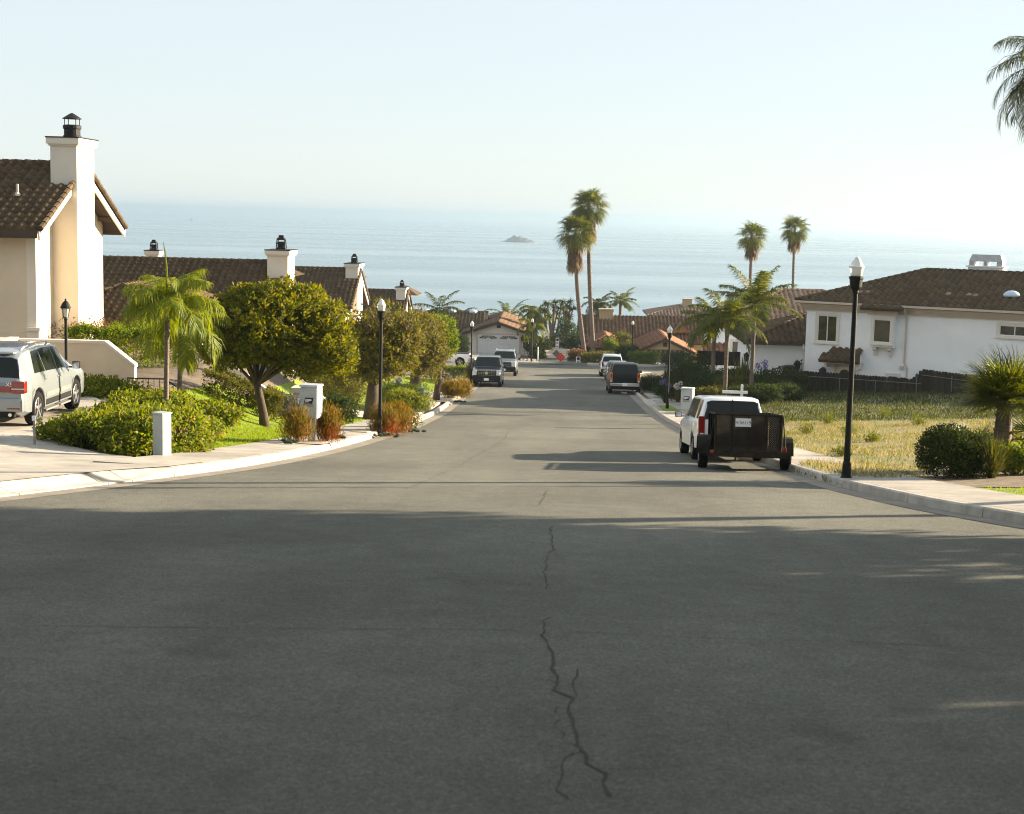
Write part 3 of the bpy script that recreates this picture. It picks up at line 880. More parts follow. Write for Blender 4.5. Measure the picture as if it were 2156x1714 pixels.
def blades(name, polys, n, h, w, mat, lean=0.5, hvar=0.5, dz=0.0, kind='stuff', bare=0.0):
    """ground cover of single blades, one object"""
    out = []
    A = [abs(sum(p[i][0] * p[(i + 1) % len(p)][1] - p[(i + 1) % len(p)][0] * p[i][1] for i in range(len(p)))) / 2 for p in polys]
    for p, a in zip(polys, A):
        m = int(n * a / sum(A)); got = []
        x0, x1 = min(q[0] for q in p), max(q[0] for q in p); y0, y1 = min(q[1] for q in p), max(q[1] for q in p)
        while sum(len(g) for g in got) < m:
            x = RNG.uniform(x0, x1, m * 2); y = RNG.uniform(y0, y1, m * 2)
            k = in_poly(p, x, y); got.append(np.stack([x[k], y[k]], 1))
        xy = np.concatenate(got)[:m]
        out.append(xy)
    xy = np.concatenate(out)
    if bare:   # patches where the soil shows
        f = np.sin(xy[:, 0] * 1.1 + 1.7 * np.sin(xy[:, 1] * .53)) + np.sin(xy[:, 1] * .9 + 1.3 * np.sin(xy[:, 0] * .7 + 2)) + .8 * np.sin(xy[:, 0] * 3.1 + xy[:, 1] * 2.3)
        xy = xy[RNG.random(len(xy)) < np.clip(1 - bare * (1 + f), .05, 1)]
    m = len(xy)
    z = land(xy[:, 0], xy[:, 1]) + dz
    C = np.stack([xy[:, 0], xy[:, 1], z], 1)
    D = unit(np.stack([RNG.normal(0, lean, m), RNG.normal(0, lean, m), np.ones(m)], 1))
    S = unit(np.cross(D, rand_dirs(m)))
    clump = 1 + 0.5 * np.sin(xy[:, 0] * 2.1 + np.sin(xy[:, 1] * 1.3) * 2) * np.sin(xy[:, 1] * 1.7)
    hh = h * (1 - hvar + 2 * hvar * RNG.random(m)) * np.clip(clump, .35, 1.6)
    V, Q = leaf_arrays(C, D, S, hh, np.full(m, w) * RNG.uniform(.6, 1.4, m))
    o = link_mesh(name, np_mesh(name, V, Q), mat)
    o['kind'] = kind
    return o

def frond_arrays(FL, LL, e0, droop, nl=34, hang=0.5, tipw=0.03, curl=0.0, seed=0):
    """feather frond in its own frame: grows along +x, z up"""
    r = np.random.default_rng(seed)
    k = 12; t = np.linspace(0, 1, k)
    e = e0 - droop * t ** 1.25
    st = FL / (k - 1)
    px = np.concatenate([[0], np.cumsum(np.cos(e[:-1]) * st)]); pz = np.concatenate([[0], np.cumsum(np.sin(e[:-1]) * st)])
    py = curl * t ** 2 * FL
    P = np.stack([px, py, pz], 1)
    parts = [strip_arrays(P[None], np.array([[0, 1.0, 0]]), (0.05 * (1.15 - t))[None] * FL / 2.2),
             strip_arrays(P[None], np.array([[0, 0, 1.0]]), (0.045 * (1.15 - t))[None] * FL / 2.2)]
    tl = np.linspace(0.13, 1.0, nl)
    for sd in (-1, 1):
        x = np.interp(tl, t, px); y = np.interp(tl, t, py); z = np.interp(tl, t, pz); ee = np.interp(tl, t, e)
        T = np.stack([np.cos(ee), 0 * ee, np.sin(ee)], 1); Up = np.stack([-np.sin(ee), 0 * ee, np.cos(ee)], 1)
        Sd = np.array([0, sd, 0.0])
        fwd = 0.35 + 0.9 * tl[:, None] ** 3
        D = unit(Sd + T * fwd + Up * r.uniform(-.15, .45, (nl, 1)))
        ln = LL * np.clip(np.sin(math.pi * (0.12 + 0.80 * tl)) ** 0.7, .25, 1) * r.uniform(.8, 1.15, nl)
        B0 = np.stack([x, y, z], 1)
        h = hang * r.uniform(.6, 1.3, (nl, 1))
        M1 = B0 + D * (ln * .5)[:, None] + np.array([0, 0, -1.0]) * (ln[:, None] * .16 * h)
        D2 = unit(D * (1 - .55 * np.minimum(h, 1.4)) + np.array([0, 0, -1.0]) * h)
        M2 = M1 + D2 * (ln * .55)[:, None]
        PP = np.stack([B0, M1, M2], 1)
        S = unit(np.cross(D, Up + rand_dirs(nl) * .4))
        Wd = np.array([0.6, 1.0, 0.08])[None] * tipw * r.uniform(.8, 1.2, nl)[:, None]
        parts.append(strip_arrays(PP, S, Wd))
    return join(parts)

def feather_palm(name, label, base, H, r, nf, FL, LL, mat='frond', lean=(0, 0), shaft=0.0, droop=1.1, hang=0.5, seed=1, group=None,
                 emin=-0.35, emax=1.25, nl=34, tipw=0.03, spear=0.0, az=None, trunk_mat='palm_trunk', cat='palm tree', dead=0):
    r_ = random.Random(seed)
    t = thing(name, label, cat, base, 0, group)
    n = 14
    path = [(lean[0] * (i / n) ** 1.4, lean[1] * (i / n) ** 1.4, H * i / n - (0.15 if i == 0 else 0)) for i in range(n + 1)]
    rad = [r * (1.35 - 0.35 * min(1, i / 3)) * (1 - 0.15 * i / n) * (1 + 0.03 * (i % 2)) for i in range(n + 1)]
    MB().tube(path, rad, 10).build('trunk', MAT[trunk_mat], t, smooth=True)
    top = Vector(path[-1])
    if shaft:
        MB().tube([top - Vector((0, 0, .05)), top + Vector((0, 0, shaft * .3)), top + Vector((0, 0, shaft))], [r * .95, r * 1.25, r * .55], 10).build('crownshaft', MAT['palm_shaft'], t, smooth=True)
        top = top + Vector((0, 0, shaft * .92))
    for i in range(nf):
        a = (i * 2.39996 + r_.uniform(-.25, .25)) if az is None else az[i % len(az)] + r_.uniform(-.2, .2)
        e = emax + (emin - emax) * ((i + .5) / nf) ** 0.8 + r_.uniform(-.1, .1)
        m = frond_arrays(FL * r_.uniform(.85, 1.1), LL, e, droop * r_.uniform(.8, 1.2) * (0.75 + .4 * math.cos(e)), nl, hang, tipw, r_.uniform(-.12, .12), seed * 100 + i)
        o = foliage('frond', m, MAT['frond_dead' if i >= nf - dead else mat], t)
        o.location = top + Vector((math.cos(a), math.sin(a), 0)) * r * .5
        o.rotation_euler = (0, 0, a)
    if spear:
        MB().tube([top, top + Vector((-.01, 0, spear * .6)), top + Vector((-.05, 0, spear * .85)), top + Vector((-.1, 0.02, spear))], [.035, .025, .02, .004], 6).build('spear_leaf', MAT[mat], t)
    return t

def fan_arrays(PL, BL, K=18, half=2.2, e0=0.3, droop=0.5, seed=0, w=0.05, stiff=0.6, fused=0.35):
    """palmate leaf: stalk along +x then a fan of blades"""
    r = np.random.default_rng(seed)
    ce, se = math.cos(e0), math.sin(e0)
    T = np.array([ce, 0, se]); Up = np.array([-se, 0, ce]); Sd = np.array([0, 1.0, 0])
    k = 4; s = np.linspace(0, 1, k)
    P0 = np.array([T * PL * x + np.array([0, 0, -droop * .25 * PL * x * x]) for x in s])
    parts = [strip_arrays(P0[None], Sd[None], np.full((1, k), .035)), strip_arrays(P0[None], Up[None], np.full((1, k), .03))]
    c = P0[-1]
    a = np.linspace(-half, half, K) + r.normal(0, .04, K)
    D = np.cos(a)[:, None] * T + np.sin(a)[:, None] * Sd + (0.25 * np.abs(np.sin(a)))[:, None] * Up * 0.6
    D = unit(D)
    ln = BL * (1 - .18 * (np.abs(a) / half) ** 2) * r.uniform(.88, 1.08, K)
    g = np.array([0, 0, -1.0])
    M0 = c + D * .02; M1 = c + D * (ln * .5)[:, None] + g * (ln * droop * .10)[:, None]
    D2 = unit(D * stiff + g * droop * (1.25 - stiff) + D * .2)
    M2 = M1 + D2 * (ln * .33)[:, None]
    D3 = unit(D2 + g * droop * .9)
    M3 = M2 + D3 * (ln * .25)[:, None]
    P = np.stack([M0, M1, M2, M3], 1)
    S = unit(np.cross(D, Up))
    mid_w = 2 * half / K * BL * fused
    Wd = np.stack([np.full(K, .012), np.full(K, mid_w), np.full(K, w * .55), np.full(K, .004)], 1)
    parts.append(strip_arrays(P, S, Wd))
    return join(parts)

def fan_palm(name, label, base, H, r, nf, PL, BL, mat='frond', lean=(0, 0), skirt=0, seed=1, group=None, emin=-0.9, emax=1.35, droop=0.6, K=18, w=.05,
             stiff=.6, skirt_len=1.0, cat='palm tree', half=2.2, fused=.35, taper=.75, stubs=True):
    r_ = random.Random(seed)
    t = thing(name, label, cat, base, 0, group)
    n = 16
    path = [(lean[0] * math.sin(1.5708 * i / n), lean[1] * (i / n), H * i / n - (.2 if i == 0 else 0)) for i in range(n + 1)]
    rad = [r * (1.25 if i == 0 else 1) * (1 - (1 - taper) * i / n) for i in range(n + 1)]
    MB().tube(path, rad, 10).build('trunk', MAT['palm_trunk'], t, smooth=True)
    top = Vector(path[-1])
    if stubs:   # old leaf bases up the trunk
        mb = MB(); m = int(H / .16)
        for i in range(m):
            f = i / m; p = Vector((lean[0] * math.sin(1.5708 * f), lean[1] * f, H * f)); rr = r * (1 - (1 - taper) * f)
            for q in range(4):
                a = i * 1.1 + q * 1.571
                d = Vector((math.cos(a), math.sin(a), 0))
                mb.tube([p + d * rr * .9, p + d * (rr + .035) + Vector((0, 0, .05))], [.035, .012], 4, True)
        mb.build('leaf_bases', MAT['palm_trunk'], t, kind='stuff')
    for i in range(nf):
        a = i * 2.39996 + r_.uniform(-.3, .3)
        e = emax + (emin - emax) * ((i + .5) / nf) ** .85 + r_.uniform(-.12, .12)
        o = foliage('frond', fan_arrays(PL * r_.uniform(.8, 1.15), BL * r_.uniform(.85, 1.1), K, half, e, droop * (1 + .4 * (e < 0)), seed * 50 + i, w, stiff, fused), MAT[mat], t)
        o.location = top; o.rotation_euler = (r_.uniform(-.3, .3), 0, a)
    if skirt:
        parts = []
        for i in range(skirt):
            a = i * 2.39996; h = r_.uniform(0.1, 1) * skirt_len
            V, Q = fan_arrays(PL * .6, BL * .9, 12, 1.2, -1.2 + r_.uniform(-.2, .25), .9, seed * 70 + i, w, .4, fused)
            R = np.array(rotz(a)); V = V @ R.T + np.array(top) - np.array([0, 0, h * .9])
            parts.append((V, Q))
        foliage('skirt', join(parts), MAT['frond_dead'], t)
    return t

def tree(name, label, base, H, r, blobs, n, mat, L, Wd, per=8, seed=1, lean=(0, 0), limbs=10, amp=.16, shell=.5, group=None, twigs=0, loose=.6, cat='tree', spread=None):
    t = thing(name, label, cat, base, 0, group)
    c0 = np.mean([b[0] for b in blobs], 0)
    fork = Vector((lean[0], lean[1], H))
    mb = MB().tube([(-lean[0] * .6, -lean[1] * .3, -.15), (-lean[0] * .2, 0, H * .3), (lean[0] * .5, lean[1] * .5, H * .7), fork], [r * 1.35, r * 1.02, r * .92, r * .8], 10)
    rr = random.Random(seed)
    tips = []
    for i in range(limbs):
        b = blobs[i % len(blobs)]
        d = Vector((rr.gauss(0, 1), rr.gauss(0, 1), rr.gauss(.3, .7))).normalized()
        tip = Vector(b[0]) + Vector((d.x * b[1][0], d.y * b[1][1], d.z * b[1][2])) * .85
        m = fork.lerp(tip, .5) + Vector((rr.uniform(-.15, .15), rr.uniform(-.15, .15), .1))
        mb.tube([fork - Vector((0, 0, .15)), m, tip], [r * .5, r * .28, r * .08], 6, False)
        tips.append((m, tip))
    mb.build('trunk', MAT['trunk'], t, smooth=True)
    if twigs:
        tw = MB()
        for i in range(twigs):
            b = rr.choice(blobs); d = Vector((rr.gauss(0, 1), rr.gauss(0, 1), rr.gauss(.2, 1))).normalized()
            p0 = Vector(b[0]) + Vector((d.x * b[1][0], d.y * b[1][1], d.z * b[1][2])) * rr.uniform(.3, .8)
            d2 = (d + Vector((rr.gauss(0, .6), rr.gauss(0, .6), rr.gauss(.2, .6)))).normalized()
            ln = rr.uniform(.25, .6)
            p1 = p0 + d2 * ln * .5 + Vector((rr.gauss(0, .05), rr.gauss(0, .05), rr.gauss(0, .05))); p2 = p1 + (d2 + Vector((rr.gauss(0, .5), rr.gauss(0, .5), rr.gauss(0, .5)))) * ln * .5
            tw.tube([p0, p1, p2], [.011, .008, .004], 3, False)
        tw.build('twigs', MAT['twig'], t, kind='stuff')
    A = cloud(blobs, n, L, Wd, per, spread=spread or L * 1.1, shell=shell, seed=seed, amp=amp, loose=loose)
    foliage('crown', A, MAT[mat], t)
    return t

# ------------------------------------------------------------------ roofs
def tile_template(tw, tl):
    us = np.array([0, .14, .36, .60, .80, 1.0]) * tw
    hs = np.array([.010, .075, .118, .082, .014, .004]) * (tw / .33)
    V = []
    for v, lift in ((-.03, .0), (-.03, .052), (tl * 1.08, .004)):
        for u, h in zip(us, hs):
            V.append((u, v, (h * .25 if lift == 0 else h) + lift))
    Q = []
    for r in range(2):
        for i in range(5): Q.append((r * 6 + i, r * 6 + i + 1, (r + 1) * 6 + i + 1, (r + 1) * 6 + i))
    return np.array(V), np.array(Q)

def roof_plane(root, O, U, V, poly, tw, tl, mat, indiv=0, thick=.12, frame=None, roof=None, skip=None):
    """one sloping roof face: a slab (part roof) and its tiles"""
    O, U, V = Vector(O), Vector(U).normalized(), Vector(V).normalized()
    Nn = U.cross(V)
    P3 = [O + U * p[0] + V * p[1] for p in poly]
    mb = MB(); n = len(P3)
    mb.add([p - Nn * .005 for p in P3] + [p - Nn * thick for p in P3], [tuple(range(n)), tuple(range(2 * n - 1, n - 1, -1))] + [(i, n + i, n + (i + 1) % n, (i + 1) % n) for i in range(n)])
    deck = mb.build('roof', MAT['deck'])
    W(deck, root) if frame is None else setattr(deck, 'parent', root)
    us = [p[0] for p in poly]; vs = [p[1] for p in poly]
    cells = []
    nv = int((max(vs) - min(vs)) / tl + .5); nu = int((max(us) - min(us)) / tw + .5)
    for j in range(nv + 1):
        for i in range(nu + 1):
            u, v = min(us) + i * tw, min(vs) + j * tl
            cells.append((u, v))
    c = np.array(cells)
    keep = in_poly(poly, c[:, 0] + tw * .5, c[:, 1] + tl * .5)
    c = c[keep]
    if skip is not None: c = c[[not skip(u, v) for u, v in c]]
    Tv, Tq = tile_template(tw, tl)
    Mw = (frame.matrix_basis if frame is not None else Matrix.Identity(4))
    pos = [Mw @ (O + U * float(u) + V * float(v)) for u, v in c]
    px = []
    Ri = CAM_R.transposed()
    for p in pos:
        q = Ri @ (p - Vector((0, 0, CZ))); 
        inside = abs(q.x / -q.z) < .35 if q.z < 0 else False
        px.append((0 if inside else 1, q.length))
    order = sorted(range(len(c)), key=lambda i: px[i])
    first = order[:indiv] if indiv else []
    rest = order[indiv:] if indiv else order
    B = Matrix((U, V, Nn)).transposed().to_4x4()
    if first:
        me = np_mesh('roof_tile', Tv, Tq); me.materials.append(MAT[mat])
        for i in first:
            o = bpy.data.objects.new('roof_tile', me); COL.objects.link(o)
            u, v = c[i]
            o.matrix_basis = Matrix.Translation(O + U * float(u) + V * float(v)) @ B @ Matrix.Rotation(random.gauss(0, .012), 4, 'X') @ Matrix.Rotation(random.gauss(0, .01), 4, 'Z')
            W(o, root) if frame is None else setattr(o, 'parent', root)
    if len(rest):
        R = np.array(B.to_3x3())
        cc = c[rest]
        org = np.array(O) + cc[:, :1] * np.array(U) + cc[:, 1:] * np.array(V)
        tilt = RNG.normal(0, .006, (len(cc), 1))
        T = np.repeat(Tv[None], len(cc), 0).copy()
        T[:, :, 2] += tilt
        VV = (T @ R.T) + org[:, None, :]
        QQ = Tq[None] + (np.arange(len(cc)) * len(Tv))[:, None, None]
        o = link_mesh('roof_tiles', np_mesh('roof_tiles', VV.reshape(-1, 3), QQ.reshape(-1, 4)), MAT[mat])
        o['kind'] = 'stuff'
        W(o, root) if frame is None else setattr(o, 'parent', root)
    return Nn

def ridge(root, a, b, mat, r=.11, step=.4, frame=None):
    a, b = Vector(a), Vector(b); n = max(1, int((b - a).length / step)); mb = MB()
    for i in range(n):
        p, q = a.lerp(b, i / n), a.lerp(b, (i + 1.08) / n)
        mb.tube([p + Vector((0, 0, .02)), q], [r * 1.08, r * .92], 7, True)
    o = mb.build('ridge_tiles', MAT[mat], kind='stuff')
    W(o, root) if frame is None else setattr(o, 'parent', root)

def wall_frame(c, n):
    n = Vector(n).normalized(); up = Vector((0, 0, 1)); x = up.cross(n)
    return Matrix.Translation(Vector(c)) @ Matrix((x, n, up)).transposed().to_4x4()

def window(root, c, n, w, h, trim=.12, bars=1, mat='trim_white', proud=.06, sill=True, local=False, hbars=0):
    """frame proud of the wall with recessed panes"""
    T = wall_frame(c, n)
    mb = MB(); t = trim
    mb.box(-w / 2 - t, w / 2 + t, -.05, proud, h / 2, h / 2 + t).box(-w / 2 - t, w / 2 + t, -.05, proud, -h / 2 - t, -h / 2)
    mb.box(-w / 2 - t, -w / 2, -.05, proud, -h / 2, h / 2).box(w / 2, w / 2 + t, -.05, proud, -h / 2, h / 2)
    if sill: mb.box(-w / 2 - t - .03, w / 2 + t + .03, proud, proud + .05, -h / 2 - t, -h / 2 - t + .06)
    f = mb.xform(T).build('window', MAT[mat])
    W(f, root) if not local else setattr(f, 'parent', root)
    s = MB(); b = .04
    s.box(-w / 2, w / 2, -.03, .024, h / 2 - b, h / 2).box(-w / 2, w / 2, -.03, .024, -h / 2, -h / 2 + b)
    s.box(-w / 2, -w / 2 + b, -.03, .024, -h / 2 + b, h / 2 - b).box(w / 2 - b, w / 2, -.03, .024, -h / 2 + b, h / 2 - b)
    for i in range(bars):
        x = -w / 2 + w * (i + 1) / (bars + 1); s.box(x - .025, x + .025, -.03, .026, -h / 2 + b, h / 2 - b)
    s.xform(T).build('sash', MAT['white_paint'], f)
    for i in range(bars + 1):
        a, e = -w / 2 + w * i / (bars + 1), -w / 2 + w * (i + 1) / (bars + 1)
        MB().box(a + .02, e - .02, -.03, .006, -h / 2 + .02, h / 2 - .02).xform(T).build('pane', MAT['window_glass'], f)
    return f
# ------------------------------------------------------------------ vehicles
def wheel_proto(parent, r, w, hub_out, n_spokes=5, rim_mat='rim'):
    """tyre with rim; axis x, outside towards hub_out (+1 / -1)"""
    t = MB().lathe([(r * .64, -w * .42), (r * .70, -w * .5), (r * .93, -w * .5), (r, -w * .36), (r, w * .36), (r * .93, w * .5), (r * .70, w * .5), (r * .64, w * .42)], 28, axis='x').build('wheel', MAT['rubber'], parent, smooth=False)
    rm = MB()
    s = hub_out
    rm.lathe([(r * .66, s * w * .40), (r * .60, s * w * .47), (r * .56, s * w * .30), (r * .56, s * w * .05)], 24, axis='x')
    rm.lathe([(r * .17, s * w * .42), (r * .15, s * w * .46), (0.001, s * w * .47)], 14, axis='x')
    for i in range(n_spokes):
        a = 2 * math.pi * i / n_spokes
        R = Matrix.Rotation(a, 3, 'X')
        rm.obox(R @ Vector((s * w * .38, 0, r * .36)), (w * .12, r * .17, r * .50), R)
    rm.build('rim', MAT[rim_mat], t)
    MB().lathe([(0.001, s * w * .02), (r * .58, s * w * .03), (r * .58, s * w * .06)], 18, axis='x').build('brake', MAT['plastic'], t)
    return t

def car(name, label, cat, loc, rz, sp, paint, group=None, rim_mat='rim'):
    t = thing(name, label, cat, loc, rz, group)
    L, Wd = sp['L'], sp['W']
    ty, tz = zip(*sp['top']); by, bz = zip(*sp['belt'])
    zc = sp.get('zc', .24); wr = sp['wr']; ra = wr * 1.17; tum = sp.get('tumble', .20)
    zm = sp.get('zm', .62)
    def ring(y):
        e = abs(y) / (L / 2)
        w = Wd * (1 - .11 * e ** 7)
        top = float(np.interp(y, ty, tz)); belt = float(np.interp(y, by, bz))
        gh = max(0.0, top - belt - .02); f = min(1.0, gh / .45)
        belt = min(belt, top - .05)
        low = zc + .10 * max(0, (e - .88) / .12)
        for yw in sp['wheels']:
            dy = abs(y - yw)
            if dy < ra: low = max(low, wr + math.sqrt(max(0, ra * ra - dy * dy)))
        wt = w * (.94 - tum * f)
        m = max(zm, low + .03)
        return [(0, low), (w * .84, low), (w * .985, max(low + .015, min(low + .09, m - .02))), (w, m), (w * .985, max(belt - .05, m + .01)), (w * .955, max(belt, m + .02)),
                (wt, top - .028 - .03 * f), (wt * .8, top - .006), (0, top)]
    ys = set(np.linspace(-L / 2, L / 2, 30).tolist()) | set(ty)
    for yw in sp['wheels']:
        for q in np.linspace(-1, 1, 13): ys.add(yw + ra * q)
        ys.add(yw - ra - .004); ys.add(yw + ra + .004)
    ys = sorted(y for y in ys if -L / 2 - 1e-6 <= y <= L / 2 + 1e-6)
    vs, fs = [], []
    for y in ys:
        rg = ring(y)
        full = [(-x, z) for x, z in rg[:0:-1]][::1]
        loop = [(x, z) for x, z in rg] + [(-x, z) for x, z in rg[-2:0:-1]]
        vs += [(x, y, z) for x, z in loop]
    m = 16
    for i in range(len(ys) - 1):
        for k in range(m):
            k2 = (k + 1) % m
            fs.append((i * m + k, (i + 1) * m + k, (i + 1) * m + k2, i * m + k2))
    fs.append(tuple(range(m))); fs.append(tuple((len(ys) - 1) * m + k for k in range(m - 1, -1, -1)))
    body = MB().add(vs, fs).build('body', MAT[paint], t, smooth=True)
    body.data.set_sharp_from_angle(angle=RAD(32))
    def P(y, v, side=1, off=0.0):
        rg = ring(y); i = min(int(v), 7); f = v - i
        x = rg[i][0] * (1 - f) + rg[i + 1][0] * f; z = rg[i][1] * (1 - f) + rg[i + 1][1] * f
        dx, dz = rg[i + 1][0] - rg[i][0], rg[i + 1][1] - rg[i][1]; l = math.hypot(dx, dz) + 1e-9
        return Vector((side * (x + dz / l * off), y, z - dx / l * off))
    t_P = P
    def side_patch(pname, side, yb0, yb1, yt0, yt1, v0, v1, mat, off=.008, n=5):
        mb = MB()
        for i in range(n):
            for j in range(2):
                def q(a, b):
                    v = v0 + (v1 - v0) * b
                    y = (yb0 + (yb1 - yb0) * a) * (1 - b) + (yt0 + (yt1 - yt0) * a) * b
                    return P(y, v, side, off)
                a0, a1, b0, b1 = i / n, (i + 1) / n, j / 2, (j + 1) / 2
                f = [q(a0, b0), q(a1, b0), q(a1, b1), q(a0, b1)]
                mb.poly(f if side > 0 else f[::-1])
        return mb.build(pname, MAT[mat], t, smooth=True)
    def cross_patch(pname, y0, y1, v0, mat, off=.010, n=4):
        mb = MB()
        vv = [v0, 6.6, 7.0, 7.5, 8.0]
        cols = [(v, 1) for v in vv] + [(v, -1) for v in vv[-2::-1]]
        def q(a, c):
            y = y0 + (y1 - y0) * a
            p = P(y, c[0], c[1], 0.0)
            return p
        sl = (np.interp(y1, ty, tz) - np.interp(y0, ty, tz)) / (y1 - y0)
        nn = Vector((0, -sl, 1)).normalized() * off
        for i in range(n):
            for j in range(len(cols) - 1):
                f = [q(i / n, cols[j]) + nn, q((i + 1) / n, cols[j]) + nn, q((i + 1) / n, cols[j + 1]) + nn, q(i / n, cols[j + 1]) + nn]
                mb.poly(f[::-1])
        return mb.build(pname, MAT[mat], t, smooth=True)
    for (a, b, c, d) in sp['windows']:
        for s in (1, -1): side_patch('side_window', s, a, b, c, d, 5.10, 5.93, 'car_glass')
    cross_patch('windscreen', *sp['screen'], 6.15, 'car_glass')
    cross_patch('rear_window', *sp['back'], 6.15, 'car_glass')
    first = None
    for yw in sp['wheels']:
        for s in (1, -1):
            o = wheel_proto(t, wr, .24, s, sp.get('spokes', 5), rim_mat)
            o.location = (s * (Wd - .135), yw, wr)
    t_handles = MB()
    for yh in sp.get('handles', []):
        for s in (1, -1):
            p = P(yh, 4.0, s, .012); MB().obox(p - Vector((0, 0, .06)), (.03, .19, .035)).build('door_handle', MAT[sp.get('handle_mat', paint)], t, bevel=.008)
    for ys_ in sp.get('shuts', []):     # door gaps
        for s in (1, -1):
            side_patch('door_gap', s, ys_, ys_ + .014, ys_ - .02, ys_ - .006, 2.1, 4.95, 'plastic', .002, 1)
    ym = sp.get('mirror')
    if ym is not None:
        for s in (1, -1):
            p = P(ym, 5.1, s, 0)
            mm = MB().obox(p + Vector((s * .10, 0, .02)), (.16, .05, .04)).obox(p + Vector((s * .20, .0, .07)), (.19, .09, .17)).build('mirror', MAT[sp.get('mirror_mat', 'plastic')], t, bevel=.02)
            MB().obox(p + Vector((s * .20, -.048, .07)), (.16, .006, .14)).build('mirror_glass', MAT['chrome'], mm)
    rl = sp.get('rails')
    if rl:
        y0, y1 = rl
        for s in (1, -1):
            pts = [P(y0, 6.6, s, .0), P(y0 + .12, 6.55, s, .06), P((y0 + y1) / 2, 6.55, s, .075), P(y1 - .12, 6.55, s, .06), P(y1, 6.6, s, .0)]
            MB().tube(pts, .02, 6).build('roof_rail', MAT[sp.get('rail_mat', 'grey_metal')], t)
    t['_'] = 0
    del t['_']
    return t, P, side_patch

def lamp_box(t, name, c, size, mat, bevel=.015):
    return MB().obox(c, size).build(name, MAT[mat], t, bevel=bevel)

def plate(t, y, z, words, facing, w=.31, h=.155, x=0.0):
    """licence plate on the front (facing +1) or back (-1)"""
    s = facing
    p = MB().box(x - w / 2, x + w / 2, y - .006, y + .006, z - h / 2, z + h / 2).build('licence_plate', MAT['white_paint'], t)
    if words:
        text('lettering', words, h * .52, (x, y + s * .009, z - h * .04), (RAD(90), 0, 0 if s < 0 else RAD(180)), MAT['ink'], p, .001)
    return p

BIG = dict(L=5.5, W=.99, zc=.30, wr=.39, zm=.72, tumble=.17, wheels=(-1.62, 1.72),
           top=[(-2.75, 1.04), (-2.71, 1.22), (-2.56, 1.80), (-2.42, 1.88), (-2.1, 1.92), (.1, 1.93), (.5, 1.88), (1.12, 1.27), (1.3, 1.23), (2.45, 1.13), (2.66, 1.03), (2.75, .86)],
           belt=[(-2.75, 1.19), (1.2, 1.19), (2.75, 1.0)], windows=[(.98, .12, .42, .12), (.04, -.86, .04, -.86), (-.95, -2.34, -.95, -2.30)],
           screen=(.58, 1.09), back=(-2.70, -2.55), handles=(-.02, -.95), shuts=(.9, .08, -.9), mirror=.92)

def big_rear(t, P, sp, lamp='tail_red', chrome=False, words='', barn=False):
    y = -sp['L'] / 2
    for s in (1, -1):
        for zz, m in ((1.02, lamp),):
            lamp_box(t, 'tail_lamp', (s * .84, y + .05, zz + .04), (.17, .16, .56), m)
        lamp_box(t, 'reversing_lamp', (s * .835, y + .0, .80), (.10, .08, .09), 'head_lens', .01)
    MB().box(-.90, .90, y - .09, y + .12, .50, .70).build('rear_bumper', MAT['chrome' if chrome else 'plastic'], t, bevel=.02)
    MB().box(-.60, .60, y - .012, y + .02, .84, .85).build('tailgate_gap', MAT['plastic'], t)
    plate(t, y - .10, .60 if not barn else .86, words, -1)
    MB().box(-.84, .84, y + .1, y + .4, .3, .5).build('underside', MAT['plastic'], t)

def big_front(t, P, sp, bars=4, ornate=False, words=''):
    y = sp['L'] / 2
    for s in (1, -1):
        lamp_box(t, 'head_lamp', (s * .76, y - .02, .93), (.24, .16, .34), 'head_lens', .02)
        lamp_box(t, 'fog_lamp', (s * .66, y + .02, .50), (.20, .05, .07), 'head_lens', .01)
    g = MB().box(-.56, .56, y - .02, y + .035, .74, 1.08).build('grille', MAT['plastic'], t, bevel=.015)
    MB().box(-.56, .56, y + .02, y + .055, 1.06, 1.11).build('chrome_bar', MAT['chrome'], g)
    mb = MB()
    for i in range(bars):
        z = .77 + .27 * i / max(1, bars - 1); mb.box(-.52, .52, y + .035, y + .045, z - .008, z + .008)
    for i in range(7): x = -.5 + i / 6.0; mb.box(x - .006, x + .006, y + .034, y + .043, .76, 1.05)
    mb.build('grille_bars', MAT['grey_metal'], g)
    if ornate:   # wreath and shield emblem
        e = MB().lathe([(.085, y + .045), (.10, y + .055), (.085, y + .062)], 16, c=(0, 0, .90), axis='y')
        e.prism([(-.05, .94), (.05, .94), (.05, .89), (0, .85), (-.05, .89)], 'y', y + .045, y + .064)
        e.build('emblem', MAT['chrome'], g)
    MB().box(-.93, .93, y - .25, y + .07, .36, .70).build('front_bumper', MAT['plastic'], t, bevel=.04)
    MB().box(-.5, .5, y + .06, y + .078, .40, .46).build('air_intake', MAT['deck'], t)
    plate(t, y + .085, .50, words, 1)

def z_tilt(x, y, rz, wb):
    """ground height and pitch under a car"""
    dx, dy = -math.sin(rz), math.cos(rz)
    a, b = float(zr(y - dy * wb / 2)), float(zr(y + dy * wb / 2))
    return (a + b) / 2, math.atan2(b - a, wb)

def park(t, x, y, rz, wb=3.0):
    z, p = z_tilt(x, y, rz, wb)
    t.location = (x, y, z); t.rotation_euler = (p, 0, rz)

